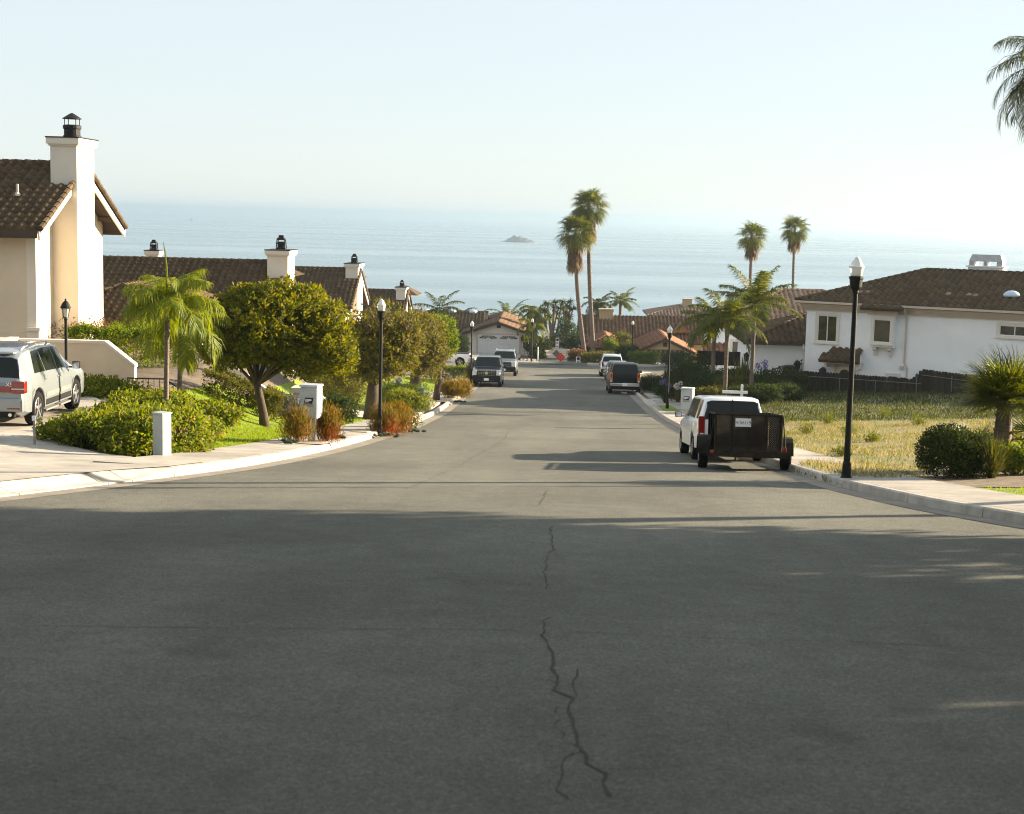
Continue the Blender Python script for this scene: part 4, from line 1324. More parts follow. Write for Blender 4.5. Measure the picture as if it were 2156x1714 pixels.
def make_vehicles():
    # silver suv on the driveway at the left
    sp = dict(L=4.85, W=.965, zc=.26, wr=.378, zm=.66, tumble=.19, wheels=(-1.50, 1.43),
              top=[(-2.425, .98), (-2.40, 1.06), (-2.14, 1.58), (-1.95, 1.68), (-1.6, 1.725), (-.6, 1.765), (.2, 1.74), (.45, 1.69), (1.18, 1.16), (1.35, 1.12), (1.95, 1.04), (2.30, .93), (2.425, .74)],
              belt=[(-2.425, 1.13), (-1.0, 1.10), (1.2, 1.03), (2.425, .9)], windows=[(1.05, .06, .46, .0), (-.02, -.83, -.08, -.92), (-.90, -1.62, -.98, -1.42)],
              screen=(.50, 1.12), back=(-2.36, -2.15), handles=(-.02, -.98), shuts=(.98, -.02, -1.15), mirror=.88, mirror_mat='plastic', rails=(-1.75, .1), spokes=5, rail_mat='paint_silver')
    t, P, sd = car('silver_suv', 'silver SUV parked nose in on the driveway at the left edge, red tail lamp showing', 'car', (0, 0, 0), 0, sp, 'paint_silver')
    y = -2.425
    for s in (1, -1):
        a = lamp_box(t, 'tail_lamp', (s * .79, y + .075, .93), (.30, .22, .27), 'tail_red', .03)
        MB().obox((s * .79, y - .037, .90), (.28, .01, .022)).build('lamp_strip', MAT['head_lens'], a)
        lamp_box(t, 'tail_lamp', (s * .50, y - .0, .885), (.28, .05, .13), 'tail_red', .01)
        lamp_box(t, 'reflector', (s * .70, y - .052, .47), (.28, .02, .03), 'tail_red', .004)
        for yw in sp['wheels']:   # wheel arch lips
            sd('arch_lip', s, yw - .44, yw - .28, yw - .40, yw - .26, 2.0, 3.3, 'paint_silver', .012, 2)
        sd('sill_panel', s, -1.02, .96, -1.0, .94, 1.9, 2.55, 'plastic', .006, 6)
        sd('door_strip', s, -.98, .90, -.98, .92, 2.72, 3.05, 'grey_metal', .008, 6)
        MB().box(s * .80 - .16, s * .80 + .16, -1.0, .92, .255, .295).build('running_board', MAT['grey_metal'], t)
    MB().box(-.90, .90, y - .05, y + .12, .38, .70).build('rear_bumper', MAT['paint_silver'], t, bevel=.05)
    MB().box(-.72, .72, y - .055, y + .05, .26, .40).build('bumper_skirt', MAT['plastic'], t, bevel=.02)
    MB().box(-.62, .62, y - .10 + .35, y + .52, 1.63, 1.67).build('roof_spoiler', MAT['paint_silver'], t, bevel=.01)
    text('badge', 'X5', .13, (.60, y - .012, .985), (RAD(90), 0, 0), MAT['chrome'], t, .004)
    for s in (1, -1): MB().tube([(s * .62, y + .1, .33), (s * .62, y - .06, .33)], .04, 10).build('exhaust', MAT['chrome'], t)
    # its rear right wheel stands at (-11.3, 33.4)
    rz = RAD(1.5); t.rotation_euler = (RAD(-.4), 0, rz)
    off = rotz(rz) @ Vector((.83, -1.50, 0))
    t.location = Vector((-11.60, 33.5, gz(-11.9, 35) + .03)) - off

    # white suv with the trailer
    sp = dict(BIG); sp['mirror_mat'] = 'plastic'
    t, P, sd = car('white_suv', 'boxy white SUV at the right kerb with a black mesh trailer behind it', 'car', (0, 0, 0), 0, sp, 'paint_white', rim_mat='grey_metal')
    big_rear(t, P, sp, words='', barn=True)
    y = -2.75
    MB().box(-.013, .013, y - .008, y + .01, .55, 1.1).build('door_split', MAT['plastic'], t)
    T_ = MB(); T_.tube([(0, -2.735, 1.18), (0, -2.565, 1.84)], .017, 4).build('window_divider', MAT['plastic'], t)
    MB().box(.25, .45, y - .02, y + .02, .80, .84).build('latch', MAT['plastic'], t)
    t.scale = (.88, .88, .81)
    park(t, 4.30, 38.3, RAD(.5), 2.94)
    # trailer
    tr = thing('utility_trailer', 'black steel mesh trailer hitched behind the white SUV', 'trailer')
    w, Ld, zf, h = .70, 2.7, .42, .78
    fr = MB()
    for x in (-w, w): fr.box(x - .03, x + .03, -Ld / 2, Ld / 2, zf - .08, zf - .02)
    for i in range(6):
        yy = -Ld / 2 + Ld * i / 5; fr.box(-w + .03, w - .03, yy - .025, yy + .025, zf - .075, zf - .025)
    fr.box(-w - .16, w + .16, -Ld / 2 - .09, -Ld / 2 - .035, zf - .12, zf + .02)
    fr.tube([(-w, Ld / 2, zf - .05), (0, Ld / 2 + 1.1, zf - .03)], .035, 6).tube([(w, Ld / 2, zf - .05), (0, Ld / 2 + 1.1, zf - .03)], .035, 6)
    fr.build('frame', MAT['trailer'], tr)
    def mesh_panel(name, o, u, v, nu, nv, posts, wire=.007):
        """expanded steel mesh in its frame"""
        o, u, v = Vector(o), Vector(u), Vector(v); mb = MB()
        mb.tube([o, o + u], .022, 6).tube([o + v, o + u + v], .024, 6)
        for i in range(posts + 1): mb.tube([o + u * (i / posts), o + u * (i / posts) + v], .022, 6)
        f = mb.build(name, MAT['trailer'], tr)
        wv = MB(); n = u.cross(v).normalized() * .003
        for i in range(-nv, nu):
            a0, a1 = max(0, -i), min(nv, nu - i)
            p0, p1 = o + u * ((i + a0) / nu) + v * (a0 / nv), o + u * ((i + a1) / nu) + v * (a1 / nv)
            wv.tube([p0 + n, p1 + n], wire, 3, False)
            q0, q1 = o + u * (1 - (i + a0) / nu) + v * (a0 / nv), o + u * (1 - (i + a1) / nu) + v * (a1 / nv)
            wv.tube([q0 - n, q1 - n], wire, 3, False)
        wv.build('steel_mesh', MAT['trailer'], f, kind='stuff')
        return f
    z0 = zf
    for x in (-w, w): mesh_panel('side_panel', (x, -Ld / 2, z0), (0, Ld, 0), (0, 0, h), 44, 14, 3)
    mesh_panel('front_panel', (-w, Ld / 2, z0), (2 * w, 0, 0), (0, 0, h), 26, 14, 3)
    gate = mesh_panel('tailgate', (-w, -Ld / 2 - .03, z0), (2 * w, 0, 0), (0, 0, h), 30, 16, 4, .009)
    MB().box(-w, w, -Ld / 2, Ld / 2, zf - .02, zf).build('floor', MAT['trailer'], tr)
    MB().box(-w + .05, w - .05, Ld / 2 - .06, Ld / 2 - .03, z0, z0 + h).build('front_board', MAT['wood_brown'], tr)
    MB().box(-w + .02, -w + .035, -Ld / 2 + .1, Ld / 2 - .1, z0, z0 + h - .05).box(w - .035, w - .02, -Ld / 2 + .1, Ld / 2 - .1, z0, z0 + h - .05).build('side_boards', MAT['wood_brown'], tr)
    for s in (1, -1):
        MB().tube([(s * (w + .02), -Ld / 2 - .03, z0 + h), (s * (w + .10), -Ld / 2 + .02 + (.0 if s > 0 else .4), zf - .02)], .015, 5).build('brace', MAT['trailer'], tr)
        o = wheel_proto(tr, .33, .2, s, 6, 'grey_metal'); o.location = (s * (w + .20), -.35, .33)
        prof = [(-.35 + .42 * math.cos(a), .33 + .40 * math.sin(a)) for a in np.linspace(0, math.pi, 9)]
        prof2 = [(-.35 + .38 * math.cos(a), .33 + .36 * math.sin(a)) for a in np.linspace(math.pi, 0, 9)]
        MB().prism(prof + prof2, 'x', s * (w + .05) if s > 0 else -(w + .33), s * (w + .33) if s > 0 else -(w + .05)).build('fender', MAT['trailer'], tr)
        lamp_box(tr, 'tail_lamp', (s * (w + .06), -Ld / 2 - .11, zf - .02 + (.1 if s > 0 else 0)), (.10, .03, .08), 'tail_red', .02)
    plate(tr, -Ld / 2 - .07, z0 + h - .16, '4156119', -1, .33, .18, -.12)
    MB().tube([(0, Ld / 2 + .9, zf - .05), (0, Ld / 2 + .9, .06)], .03, 6).build('jack', MAT['trailer'], tr)
    park(tr, 4.27, 33.45, RAD(-3.0), 1.6)

    # parked further down
    sp = dict(BIG); sp['mirror_mat'] = 'paint_black'; sp['handles'] = ()
    t, P, sd = car('black_suv', 'black SUV parked on the right, its back to the viewer', 'car', (0, 0, 0), 0, sp, 'paint_black')
    big_rear(t, P, sp, 'amber', True, '')
    for s in (1, -1): lamp_box(t, 'brake_lamp', (s * .835, -2.745, 1.15), (.10, .08, .18), 'tail_red', .01)
    park(t, 4.44, 95.2, 0, 3.34)
    sp = dict(L=4.7, W=.90, zc=.20, wr=.32, zm=.55, tumble=.2, wheels=(-1.40, 1.38),
              top=[(-2.35, .80), (-2.28, .98), (-1.75, 1.02), (-1.05, 1.36), (-.6, 1.43), (.1, 1.44), (.4, 1.39), (1.1, .98), (1.3, .95), (2.1, .84), (2.35, .62)],
              belt=[(-2.35, .98), (1.2, .93), (2.35, .8)], windows=[(.95, .05, .42, .05), (-.02, -.9, -.02, -.85)], screen=(.45, 1.05), back=(-1.68, -1.1), handles=(-.05, -.9), shuts=(), mirror=.8)
    t, P, sd = car('grey_sedan', 'small grey sedan tucked in ahead of the black SUV', 'car', (0, 0, 0), 0, sp, 'paint_grey')
    for s in (1, -1): lamp_box(t, 'tail_lamp', (s * .66, -2.32, .83), (.32, .12, .15), 'tail_red', .02)
    MB().box(-.82, .82, -2.40, -2.28, .34, .56).build('rear_bumper', MAT['paint_grey'], t, bevel=.04)
    plate(t, -2.365, .72, '', -1)
    park(t, xat(1298, 111.5), 112.5, 0, 2.8)
    sp = dict(L=4.5, W=.92, zc=.25, wr=.36, zm=.62, tumble=.17, wheels=(-1.32, 1.32),
              top=[(-2.25, .98), (-2.21, 1.1), (-2.02, 1.6), (-1.85, 1.70), (-.5, 1.74), (.3, 1.70), (1.05, 1.12), (1.25, 1.08), (2.0, .98), (2.25, .75)],
              belt=[(-2.25, 1.12), (1.1, 1.06), (2.25, .9)], windows=[(.95, .05, .42, .05), (-.02, -.9, -.02, -.9), (-.98, -1.8, -.98, -1.75)], screen=(.40, 1.02), back=(-2.18, -2.03), handles=(), shuts=(), mirror=.85, rails=(-1.7, .1))
    t, P, sd = car('pale_suv', 'pale blue-white SUV first in the row of three on the right', 'car', (0, 0, 0), 0, sp, 'paint_pale')
    for s in (1, -1): lamp_box(t, 'tail_lamp', (s * .74, -2.21, 1.0), (.16, .12, .3), 'tail_red', .02)
    MB().box(-.84, .84, -2.31, -2.18, .34, .60).build('rear_bumper', MAT['plastic'], t, bevel=.04)
    park(t, xat(1284, 118.5), 119.5, 0, 2.7)

    # facing us on the left
    sp = dict(BIG); sp['rails'] = (-1.9, .2); sp['mirror_mat'] = 'paint_blueblack'; sp['rail_mat'] = 'chrome'
    t, P, sd = car('dark_blue_suv', 'dark blue SUV with a wide chrome grille facing us at the left kerb', 'car', (0, 0, 0), RAD(180), sp, 'paint_blueblack', rim_mat='chrome')
    big_front(t, P, sp, 4, True, '')
    park(t, -4.25, 100.2, RAD(180), 3.34)
    sp = dict(BIG); sp['rails'] = (-1.9, .2)
    t, P, sd = car('silver_truck', 'silver SUV half hidden behind the dark blue SUV on the left', 'car', (0, 0, 0), RAD(180), sp, 'paint_silver')
    big_front(t, P, sp, 3, False, '')
    park(t, xat(1057, 113), 116.5, RAD(180), 3.34)
    # white pickup standing across
    sp = dict(L=5.4, W=.96, zc=.36, wr=.40, zm=.75, tumble=.15, wheels=(-1.75, 1.65),
              top=[(-2.7, 1.0), (-2.66, 1.16), (-.52, 1.18), (-.46, 1.45), (-.38, 1.72), (-.2, 1.80), (.45, 1.80), (.65, 1.74), (1.1, 1.24), (1.25, 1.2), (2.4, 1.12), (2.62, 1.0), (2.7, .85)],
              belt=[(-2.7, 1.19), (2.7, 1.16)], windows=[(.95, .0, .55, .0), (-.05, -.32, -.05, -.28)], screen=(.68, 1.08), back=(-.5, -.4), handles=(.1,), shuts=(1.0, -.02), mirror=.9)
    t, P, sd = car('white_pickup', 'white pickup truck standing across the end of the lawn, facing left', 'pickup', (0, 0, 0), RAD(90), sp, 'paint_white', rim_mat='chrome')
    big_front(t, P, sp, 2)
    for s in (1, -1): lamp_box(t, 'tail_lamp', (s * .88, -2.68, .95), (.1, .1, .3), 'tail_red', .01)
    MB().box(-.9, .9, -2.86, -2.68, .5, .68).build('rear_bumper', MAT['chrome'], t, bevel=.02)
    MB().box(-.78, .78, -2.55, -.62, 1.16, 1.187).build('bed_cover', MAT['plastic'], t)
    x = xat(958, 138); t.location = (-9.35, 126.6, float(zr(126.6)) + .17); t.rotation_euler = (0, 0, RAD(90))
    t.scale = (.93, .93, .93)
make_vehicles()
# ------------------------------------------------------------------ houses
def wb(mb, name, mat, root, **k):
    return W(mb.build(name, MAT[mat], **k), root)

def flue(root, parent, cx, cy, z, s=1.0, style='lantern'):
    if style == 'lantern':   # round flue with a little pointed hat on posts
        f = MB().lathe([(.26 * s, z), (.26 * s, z + .08), (.235 * s, z + .09), (.235 * s, z + .25 * s), (.265 * s, z + .27 * s), (.265 * s, z + .36 * s), (.22 * s, z + .38 * s)], 16, c=(cx, cy, 0))
        for i in range(6):
            a = i * math.pi / 3 + .3; f.tube([(cx + .21 * s * math.cos(a), cy + .21 * s * math.sin(a), z + .36 * s), (cx + .21 * s * math.cos(a), cy + .21 * s * math.sin(a), z + .56 * s)], .014, 4)
        f.lathe([(.28 * s, z + .55 * s), (.27 * s, z + .57 * s), (.10 * s, z + .68 * s), (.03 * s, z + .72 * s), (0.001, z + .72 * s)], 16, c=(cx, cy, 0))
    else:                    # square louvred cap
        f = MB()
        f.frustum(cx - .20 * s, cx + .20 * s, cy - .2 * s, cy + .2 * s, z, cx - .17 * s, cx + .17 * s, cy - .17 * s, cy + .17 * s, z + .08)
        for sx in (-1, 1):
            for sy in (-1, 1): f.tube([(cx + sx * .17 * s, cy + sy * .17 * s, z + .05), (cx + sx * .14 * s, cy + sy * .14 * s, z + .40 * s)], .03, 4)
        f.box(cx - .18 * s, cx + .18 * s, cy - .18 * s, cy + .18 * s, z + .20 * s, z + .26 * s)
        f.box(cx - .12 * s, cx + .12 * s, cy - .12 * s, cy + .12 * s, z + .05, z + .30 * s)
        f.frustum(cx - .17 * s, cx + .17 * s, cy - .17 * s, cy + .17 * s, z + .36 * s, cx - .12 * s, cx + .12 * s, cy - .12 * s, cy + .12 * s, z + .46 * s)
        f.box(cx - .09 * s, cx + .09 * s, cy - .09 * s, cy + .09 * s, z + .46 * s, z + .55 * s)
    o = f.build('flue', MAT['black_metal'])
    o.parent = parent
    return o

def chimney(root, x0, x1, y0, y1, z0, z1, plinth=None, style='lantern', fs=1.0, mat='stucco_cream'):
    mb = MB().box(x0, x1, y0, y1, z0, z1 - .30)
    if plinth: mb.box(x0, x1 + .14, y0 - .14, y1 + .14, z0, plinth)
    c = wb(mb, 'chimney', mat, root)
    cap = MB().box(x0 - .06, x1 + .06, y0 - .06, y1 + .06, z1 - .30, z1 - .24).box(x0 - .11, x1 + .11, y0 - .11, y1 + .11, z1 - .24, z1 - .04).build('cap', MAT[mat], c)
    MB().box(x0 - .13, x1 + .13, y0 - .13, y1 + .13, z1 - .04, z1).build('flashing', MAT['black_metal'], c)
    flue(root, c, (x0 + x1) / 2, (y0 + y1) / 2, z1, fs, style)
    return c

def gable_house(name, label, Xg, ya, yb, zg, ze, pitch, xl, ch, oh=.6, tw=.30, tl=.36, indiv=0, mat='tile_brown', wall='stucco_beige', fs=1.0, style='lantern', rear=None, group=None):
    """house whose gable end with its chimney faces the street; ridge runs along x"""
    mid = (ya + yb) / 2; half = mid - ya
    zr_ = ze + half * pitch
    root = thing(name, label, 'house', (Xg, ya, zg), 0, group)
    th = .16
    wb(MB().prism([(ya, zg - .5), (yb, zg - .5), (yb, ze - th), (mid, zr_ - th), (ya, ze - th)], 'x', xl, Xg), 'wall', wall, root)
    c, s = 1 / math.hypot(1, pitch), pitch / math.hypot(1, pitch)
    ln = (half + oh) / c; x0, x1 = xl - oh, Xg + oh
    zo = ze - oh * pitch
    skipf = (lambda u, v: ch and x0 + u + tw > ch[0] - .03 and x0 + u < ch[1] + .03 and ya - oh + v * c + tl > ch[2] and ya - oh + v * c < ch[3])
    roof_plane(root, (x0, ya - oh, zo), (1, 0, 0), (0, c, s), [(0, 0), (x1 - x0, 0), (x1 - x0, ln), (0, ln)], tw, tl, mat, indiv, skip=skipf)
    roof_plane(root, (x1, yb + oh, zo), (-1, 0, 0), (0, -c, s), [(0, 0), (x1 - x0, 0), (x1 - x0, ln), (0, ln)], tw, tl, mat)
    ridge(root, (x0, mid, zr_ + .03), (x1, mid, zr_ + .03), mat)
    # tiles turned over the rake, then the barge boards
    for sgn, yy in ((1, ya - oh), (-1, yb + oh)):
        mb = MB(); n = int(ln / tl)
        for i in range(n):
            v0, v1 = i * tl, (i + 1.06) * tl
            p = Vector((x1 + .02, yy + sgn * v0 * c, zo + v0 * s + .05)); q = Vector((x1 + .02, yy + sgn * v1 * c, zo + v1 * s + .03))
            mb.tube([p, q], [.10, .085], 7, True)
        wb(mb, 'rake_tiles', mat, root, kind='stuff')
        d = .30
        b = MB()
        def B(v, dz): return (yy + sgn * v * c, zo + v * s + dz)
        pts = [B(0, -.04), B(ln, -.04), B(ln, -.04 - d), B(0.04, -.04 - d)]
        b.prism(pts if sgn > 0 else pts[::-1], 'x', x1 - .06, x1)
        wb(b, 'barge_board', 'trim_white', root)
    wb(MB().box(x0, x1 - .07, ya - oh - .03, ya - oh + .02, zo - .26, zo + .02), 'fascia', 'wood_brown', root)
    wb(MB().box(x0, x1 - .07, yb + oh - .02, yb + oh + .03, zo - .26, zo + .02), 'fascia', 'wood_brown', root)
    for k in (0.25, .55, .85):   # lookout beams under the far rake
        yy = yb + oh - (half + oh) * k; zz = zo + (half + oh) * k * pitch - .30
        wb(MB().box(Xg - .1, x1 - .06, yy - .06, yy + .06, zz, zz + .16), 'beam', 'wood_brown', root)
    if ch:
        chimney(root, ch[0], ch[1], ch[2], ch[3], zg - .4, ch[4], ch[5] if len(ch) > 5 else None, style, fs)
    if rear:   # roof of a lower wing beyond, its tip just over the ridge
        rx, ry, rz_, rw = rear
        m = MB().add([(rx - rw, ry - 2, rz_ - .9), (rx + rw, ry - 2, rz_ - .9), (rx + rw, ry + 3, rz_ - .9), (rx - rw, ry + 3, rz_ - .9), (rx, ry, rz_), (rx, ry + 1, rz_)],
                     [(0, 1, 4), (1, 2, 5, 4), (2, 3, 5), (3, 0, 4, 5)])
        wb(m, 'rear_roof', mat, root)
    return root

def hip_roof(root, x0, x1, y0, y1, ze, pitch, mat, tw, tl, indiv=0, frame=None, along='x'):
    """hip roof over a rectangle (local axes of frame when given); returns ridge height"""
    c, s = 1 / math.hypot(1, pitch), pitch / math.hypot(1, pitch)
    if along == 'x':
        h = (y1 - y0) / 2; zr_ = ze + h * pitch; ln = h / c; Lx = x1 - x0
        roof_plane(root, (x0, y0, ze), (1, 0, 0), (0, c, s), [(0, 0), (Lx, 0), (Lx - h, ln), (h, ln)], tw, tl, mat, indiv, frame=frame)
        roof_plane(root, (x1, y1, ze), (-1, 0, 0), (0, -c, s), [(0, 0), (Lx, 0), (Lx - h, ln), (h, ln)], tw, tl, mat, frame=frame)
        roof_plane(root, (x0, y1, ze), (0, -1, 0), (c, 0, s), [(0, 0), (2 * h, 0), (h, ln)], tw, tl, mat, frame=frame)
        roof_plane(root, (x1, y0, ze), (0, 1, 0), (-c, 0, s), [(0, 0), (2 * h, 0), (h, ln)], tw, tl, mat, frame=frame)
        a, b = (x0 + h, y0 + h, zr_ + .03), (x1 - h, y0 + h, zr_ + .03)
    else:
        h = (x1 - x0) / 2; zr_ = ze + h * pitch; ln = h / c; Ly = y1 - y0
        roof_plane(root, (x0, y1, ze), (0, -1, 0), (c, 0, s), [(0, 0), (Ly, 0), (Ly - h, ln), (h, ln)], tw, tl, mat, frame=frame)
        roof_plane(root, (x1, y0, ze), (0, 1, 0), (-c, 0, s), [(0, 0), (Ly, 0), (Ly - h, ln), (h, ln)], tw, tl, mat, indiv, frame=frame)
        roof_plane(root, (x0, y0, ze), (1, 0, 0), (0, c, s), [(0, 0), (2 * h, 0), (h, ln)], tw, tl, mat, frame=frame)
        roof_plane(root, (x1, y1, ze), (-1, 0, 0), (0, -c, s), [(0, 0), (2 * h, 0), (h, ln)], tw, tl, mat, frame=frame)
        a, b = (x0 + h, y0 + h, zr_ + .03), (x0 + h, y1 - h, zr_ + .03)
    ridge(root, a, b, mat, frame=frame)
    for p, q in (((x0, y0, ze), a), ((x1, y1, ze), b), ((x1, y0, ze), b if along == 'x' else a), ((x0, y1, ze), a if along == 'x' else b)):
        ridge(root, Vector(p) + Vector((0, 0, .05)), Vector(q) + Vector((0, 0, .03)), mat, frame=frame)
    return zr_

def front_gable(root, xa, xb, y0, y1, zg, ze, pitch, oh, wall, mat, tw, tl, barge='wood_brown', indiv=0):
    """wing whose gable faces the viewer, ridge along y"""
    mid = (xa + xb) / 2; half = mid - xa; zr_ = ze + half * pitch; th = .15
    wb(MB().prism([(xa, zg - .5), (xb, zg - .5), (xb, ze - th), (mid, zr_ - th), (xa, ze - th)], 'y', y0, y1), 'wall', wall, root)
    c, s = 1 / math.hypot(1, pitch), pitch / math.hypot(1, pitch); ln = (half + oh) / c; zo = ze - oh * pitch; Ly = y1 - y0 + oh
    roof_plane(root, (xa - oh, y1, zo), (0, -1, 0), (c, 0, s), [(0, 0), (Ly, 0), (Ly, ln), (0, ln)], tw, tl, mat)
    roof_plane(root, (xb + oh, y0 - oh, zo), (0, 1, 0), (-c, 0, s), [(0, 0), (Ly, 0), (Ly, ln), (0, ln)], tw, tl, mat, indiv)
    ridge(root, (mid, y0 - oh, zr_ + .03), (mid, y1, zr_ + .03), mat)
    for sg, xx in ((1, xa - oh), (-1, xb + oh)):
        pts = [(xx, zo + .02), (mid, zr_ + .02), (mid, zr_ - .26), (xx, zo - .26)]
        wb(MB().prism(pts if sg > 0 else pts[::-1], 'y', y0 - oh - .02, y0 - oh + .04), 'barge_board', barge, root)
    return zr_

def garage_door(root, x0, x1, y, z0, z1, mat, rows=4, cols=4, glazed='fan', frame_mat='trim_tan'):
    fr = MB().box(x0 - .14, x0, y - .05, y + .1, z0, z1 + .14).box(x1, x1 + .14, y - .05, y + .1, z0, z1 + .14).box(x0, x1, y - .05, y + .1, z1, z1 + .14)
    d = wb(fr, 'garage_door', frame_mat, root)
    MB().box(x0, x1, y + .03, y + .08, z0, z1).build('backing', MAT[mat], d)
    h = (z1 - z0) / rows; w = (x1 - x0) / cols
    for r in range(rows):
        for c in range(cols):
            MB().box(x0 + c * w + .012, x0 + (c + 1) * w - .012, y + .005, y + .03, z0 + r * h + .015, z0 + (r + 1) * h - .015).build('door_panel', MAT[mat], d, bevel=.008)
    if glazed == 'fan':
        for c in range(cols):
            cx = x0 + (c // 2 * 2 + 1) * w; sgn = -1 if c % 2 == 0 else 1
            mb = MB()
            for k in range(4):
                a0, a1 = RAD(6 + k * 21), RAD(22 + k * 21)
                r0, r1 = .20 * w, (.86 - .10 * k) * w
                f = lambda r_, a: (cx + sgn * r_ * math.cos(a), y - .002, z1 - h * .88 + min(r_ * math.sin(a) * .62, h * .7))
                q = [f(r0, a0), f(r1, a0), f(r1, a1), f(r0, a1)]
                mb.poly(q if sgn > 0 else q[::-1])
            mb.build('fan_pane', MAT['window_glass'], d)
    if glazed == 'row':
        for c in range(8):
            ww = (x1 - x0) / 8
            MB().box(x0 + c * ww + .08, x0 + (c + 1) * ww - .08, y - .006, y + .004, z1 - h * .85, z1 - h * .2).build('pane', MAT['window_glass'], d)
    return d

def wall_lantern(root, p, n, s=1.0, local=True):
    T = wall_frame(p, n)
    m = MB().box(-.05 * s, .05 * s, -.01, .03, -.12 * s, .12 * s).tube([(0, .02, .06 * s), (0, .16 * s, .16 * s), (0, .18 * s, .05 * s)], .014 * s, 5)
    m.frustum(-.07 * s, .07 * s, .11 * s, .25 * s, -.20 * s, -.10 * s, .10 * s, .08 * s, .28 * s, .04 * s)
    m.frustum(-.12 * s, .12 * s, .06 * s, .30 * s, .04 * s, -.02 * s, .02 * s, .16 * s, .20 * s, .14 * s)
    o = m.xform(T).build('wall_lantern', MAT['black_metal'])
    if local: o.parent = root
    else: W(o, root)

def make_houses():
    # ---- left row, gables to the street
    h1 = gable_house('tiled_house', 'tall stucco house at the left edge with white chimney and brown tiled gable', -16.78, 48.0, 56.2, CZ - 5.0, CZ - .45, .455, -29,
                     (-16.83, -15.95, 50.6, 52.5, CZ + 2.30, CZ - 4.3), oh=.66, indiv=300, fs=1.15, tw=.32, tl=.38)
    # sunlit corner pilaster and plinth of the gable end, and the recessed panel between
    wb(MB().box(-16.78, -16.48, 48.0, 48.55, CZ - 5.4, CZ - .75), 'pilaster', 'stucco_cream', h1)
    wb(MB().box(-16.78, -16.38, 47.9, 48.7, CZ - 5.4, CZ - 3.95).box(-16.78, -16.33, 47.85, 48.75, CZ - 3.95, CZ - 3.85), 'plinth', 'stucco_cream', h1)
    wb(MB().box(-29, -16.78, 47.94, 48.02, CZ - 5.4, CZ - 4.0), 'plinth', 'stucco_beige', h1)
    vp = MB(); vp.tube([(-17.6, 49.6, CZ + .1), (-17.6, 49.6, CZ + .70)], .045, 8).lathe([(.16, CZ + .31), (.05, CZ + .43)], 10, c=(-17.6, 49.6, 0))
    wb(vp, 'vent_pipe', 'trim_tan', h1)
    h2 = gable_house('tiled_house', 'brown roofed house behind the round tree with the second white chimney', -13.85, 70.5, 79.5, CZ - 9.3, CZ - 4.75, .50, -24.3,
                     (-13.95, -12.95, 73.6, 75.6, CZ - 1.83), oh=.6, style='box', tw=.32, tl=.36, fs=1.25, rear=(-16.0, 84, CZ - 2.62, 1.7))
    # front wing with a hip roof of its own
    wb(MB().box(-21, -14.2, 58.2, 70.5, CZ - 8.6, CZ - 4.75), 'wing_wall', 'stucco_beige', h2)
    wb(MB().box(-14.2, -13.3, 58.6, 64.6, CZ - 8.6, CZ - 6.55).prism([(58.6, CZ - 6.55), (64.6, CZ - 6.55), (61.6, CZ - 6.2)], 'x', -14.2, -13.3), 'porch_wall', 'stucco_white', h2)
    wb(MB().box(-13.3, -12.3, 64.8, 65.3, CZ - 8.9, CZ - 6.5), 'porch_wall', 'stucco_beige', h2)
    hip_roof(h2, -21.6, -13.6, 57.6, 71.5, CZ - 4.85, .42, 'tile_brown', .32, .36, along='y')
    for px, py in ((-14.9, 60.5), (-15.6, 66.0)):
        z = CZ - 4.85 + (-13.6 - px) * .42
        vp = MB().tube([(px, py, z - .1), (px, py, z + .42)], .05, 8).lathe([(.13, z + .03), (.05, z + .15)], 10, c=(px, py, 0))
        wb(vp, 'vent_pipe', 'tile_clay', h2)
    chimney(h2, -22.1, -21.5, 82, 82.8, CZ - 8, CZ - 2.22, None, 'box', 1.0)
    h3 = gable_house('tiled_house', 'third house of the left row, its chimney over the sparse tree', -14.75, 106.3, 115.3, CZ - 11.0, CZ - 6.3, .50, -24.5,
                     (-15.1, -14.2, 109.6, 112.4, CZ - 3.58), oh=.6, style='box', tw=.34, tl=.40, fs=1.2, rear=(-16.4, 118, CZ - 4.1, 1.5))
    h4 = gable_house('tiled_house', 'farthest house of the left row, small chimney against the sea', -14.0, 134.8, 144.2, CZ - 13.6, CZ - 9.3, .50, -25,
                     (-14.4, -13.55, 138.0, 140.4, CZ - 6.55), oh=.6, style='box', tw=.36, tl=.42, fs=1.1, rear=(-14.9, 150, CZ - 6.9, 1.6))
    # ---- stucco walls in the left gardens
    t = thing('retaining_wall', 'beige stucco retaining wall with sloping top behind the silver SUV', 'wall', (-12.3, 44, gz(-12.3, 44)))
    zt, zl = CZ - 3.88, CZ - 4.55
    wb(MB().prism([(-19, CZ - 6.0), (-12.22, CZ - 6.0), (-12.22, zl - .06), (-13.08, zt - .06), (-19, zt - .06)], 'y', 43.9, 44.16), 'wall', 'stucco_beige', t)
    cp = MB().prism([(-19, zt - .06), (-13.08, zt - .06), (-12.19, zl - .06), (-12.19, zl + .02), (-13.06, zt + .02), (-19, zt + .02)][::-1], 'y', 43.87, 44.19)
    wb(cp, 'coping', 'stucco_cream', t)
    wb(MB().box(-19, -15.6, 41.0, 41.25, CZ - 5.6, CZ - 3.8).box(-15.85, -15.6, 41.25, 43.87, CZ - 5.6, CZ - 3.8), 'return_wall', 'stucco_beige', t)
    gx = -7.75
    t = thing('garden_wall', 'cream stucco garden wall sweeping down to a post by the mailbox', 'wall', on(gx, 48.5))
    pts = []
    for i in range(13):
        f = i / 12; pts.append((gx - 3.1 + 2.6 * f, CZ - 4.75 - 1.0 * sstep(f * 1.1) - .2 * f))
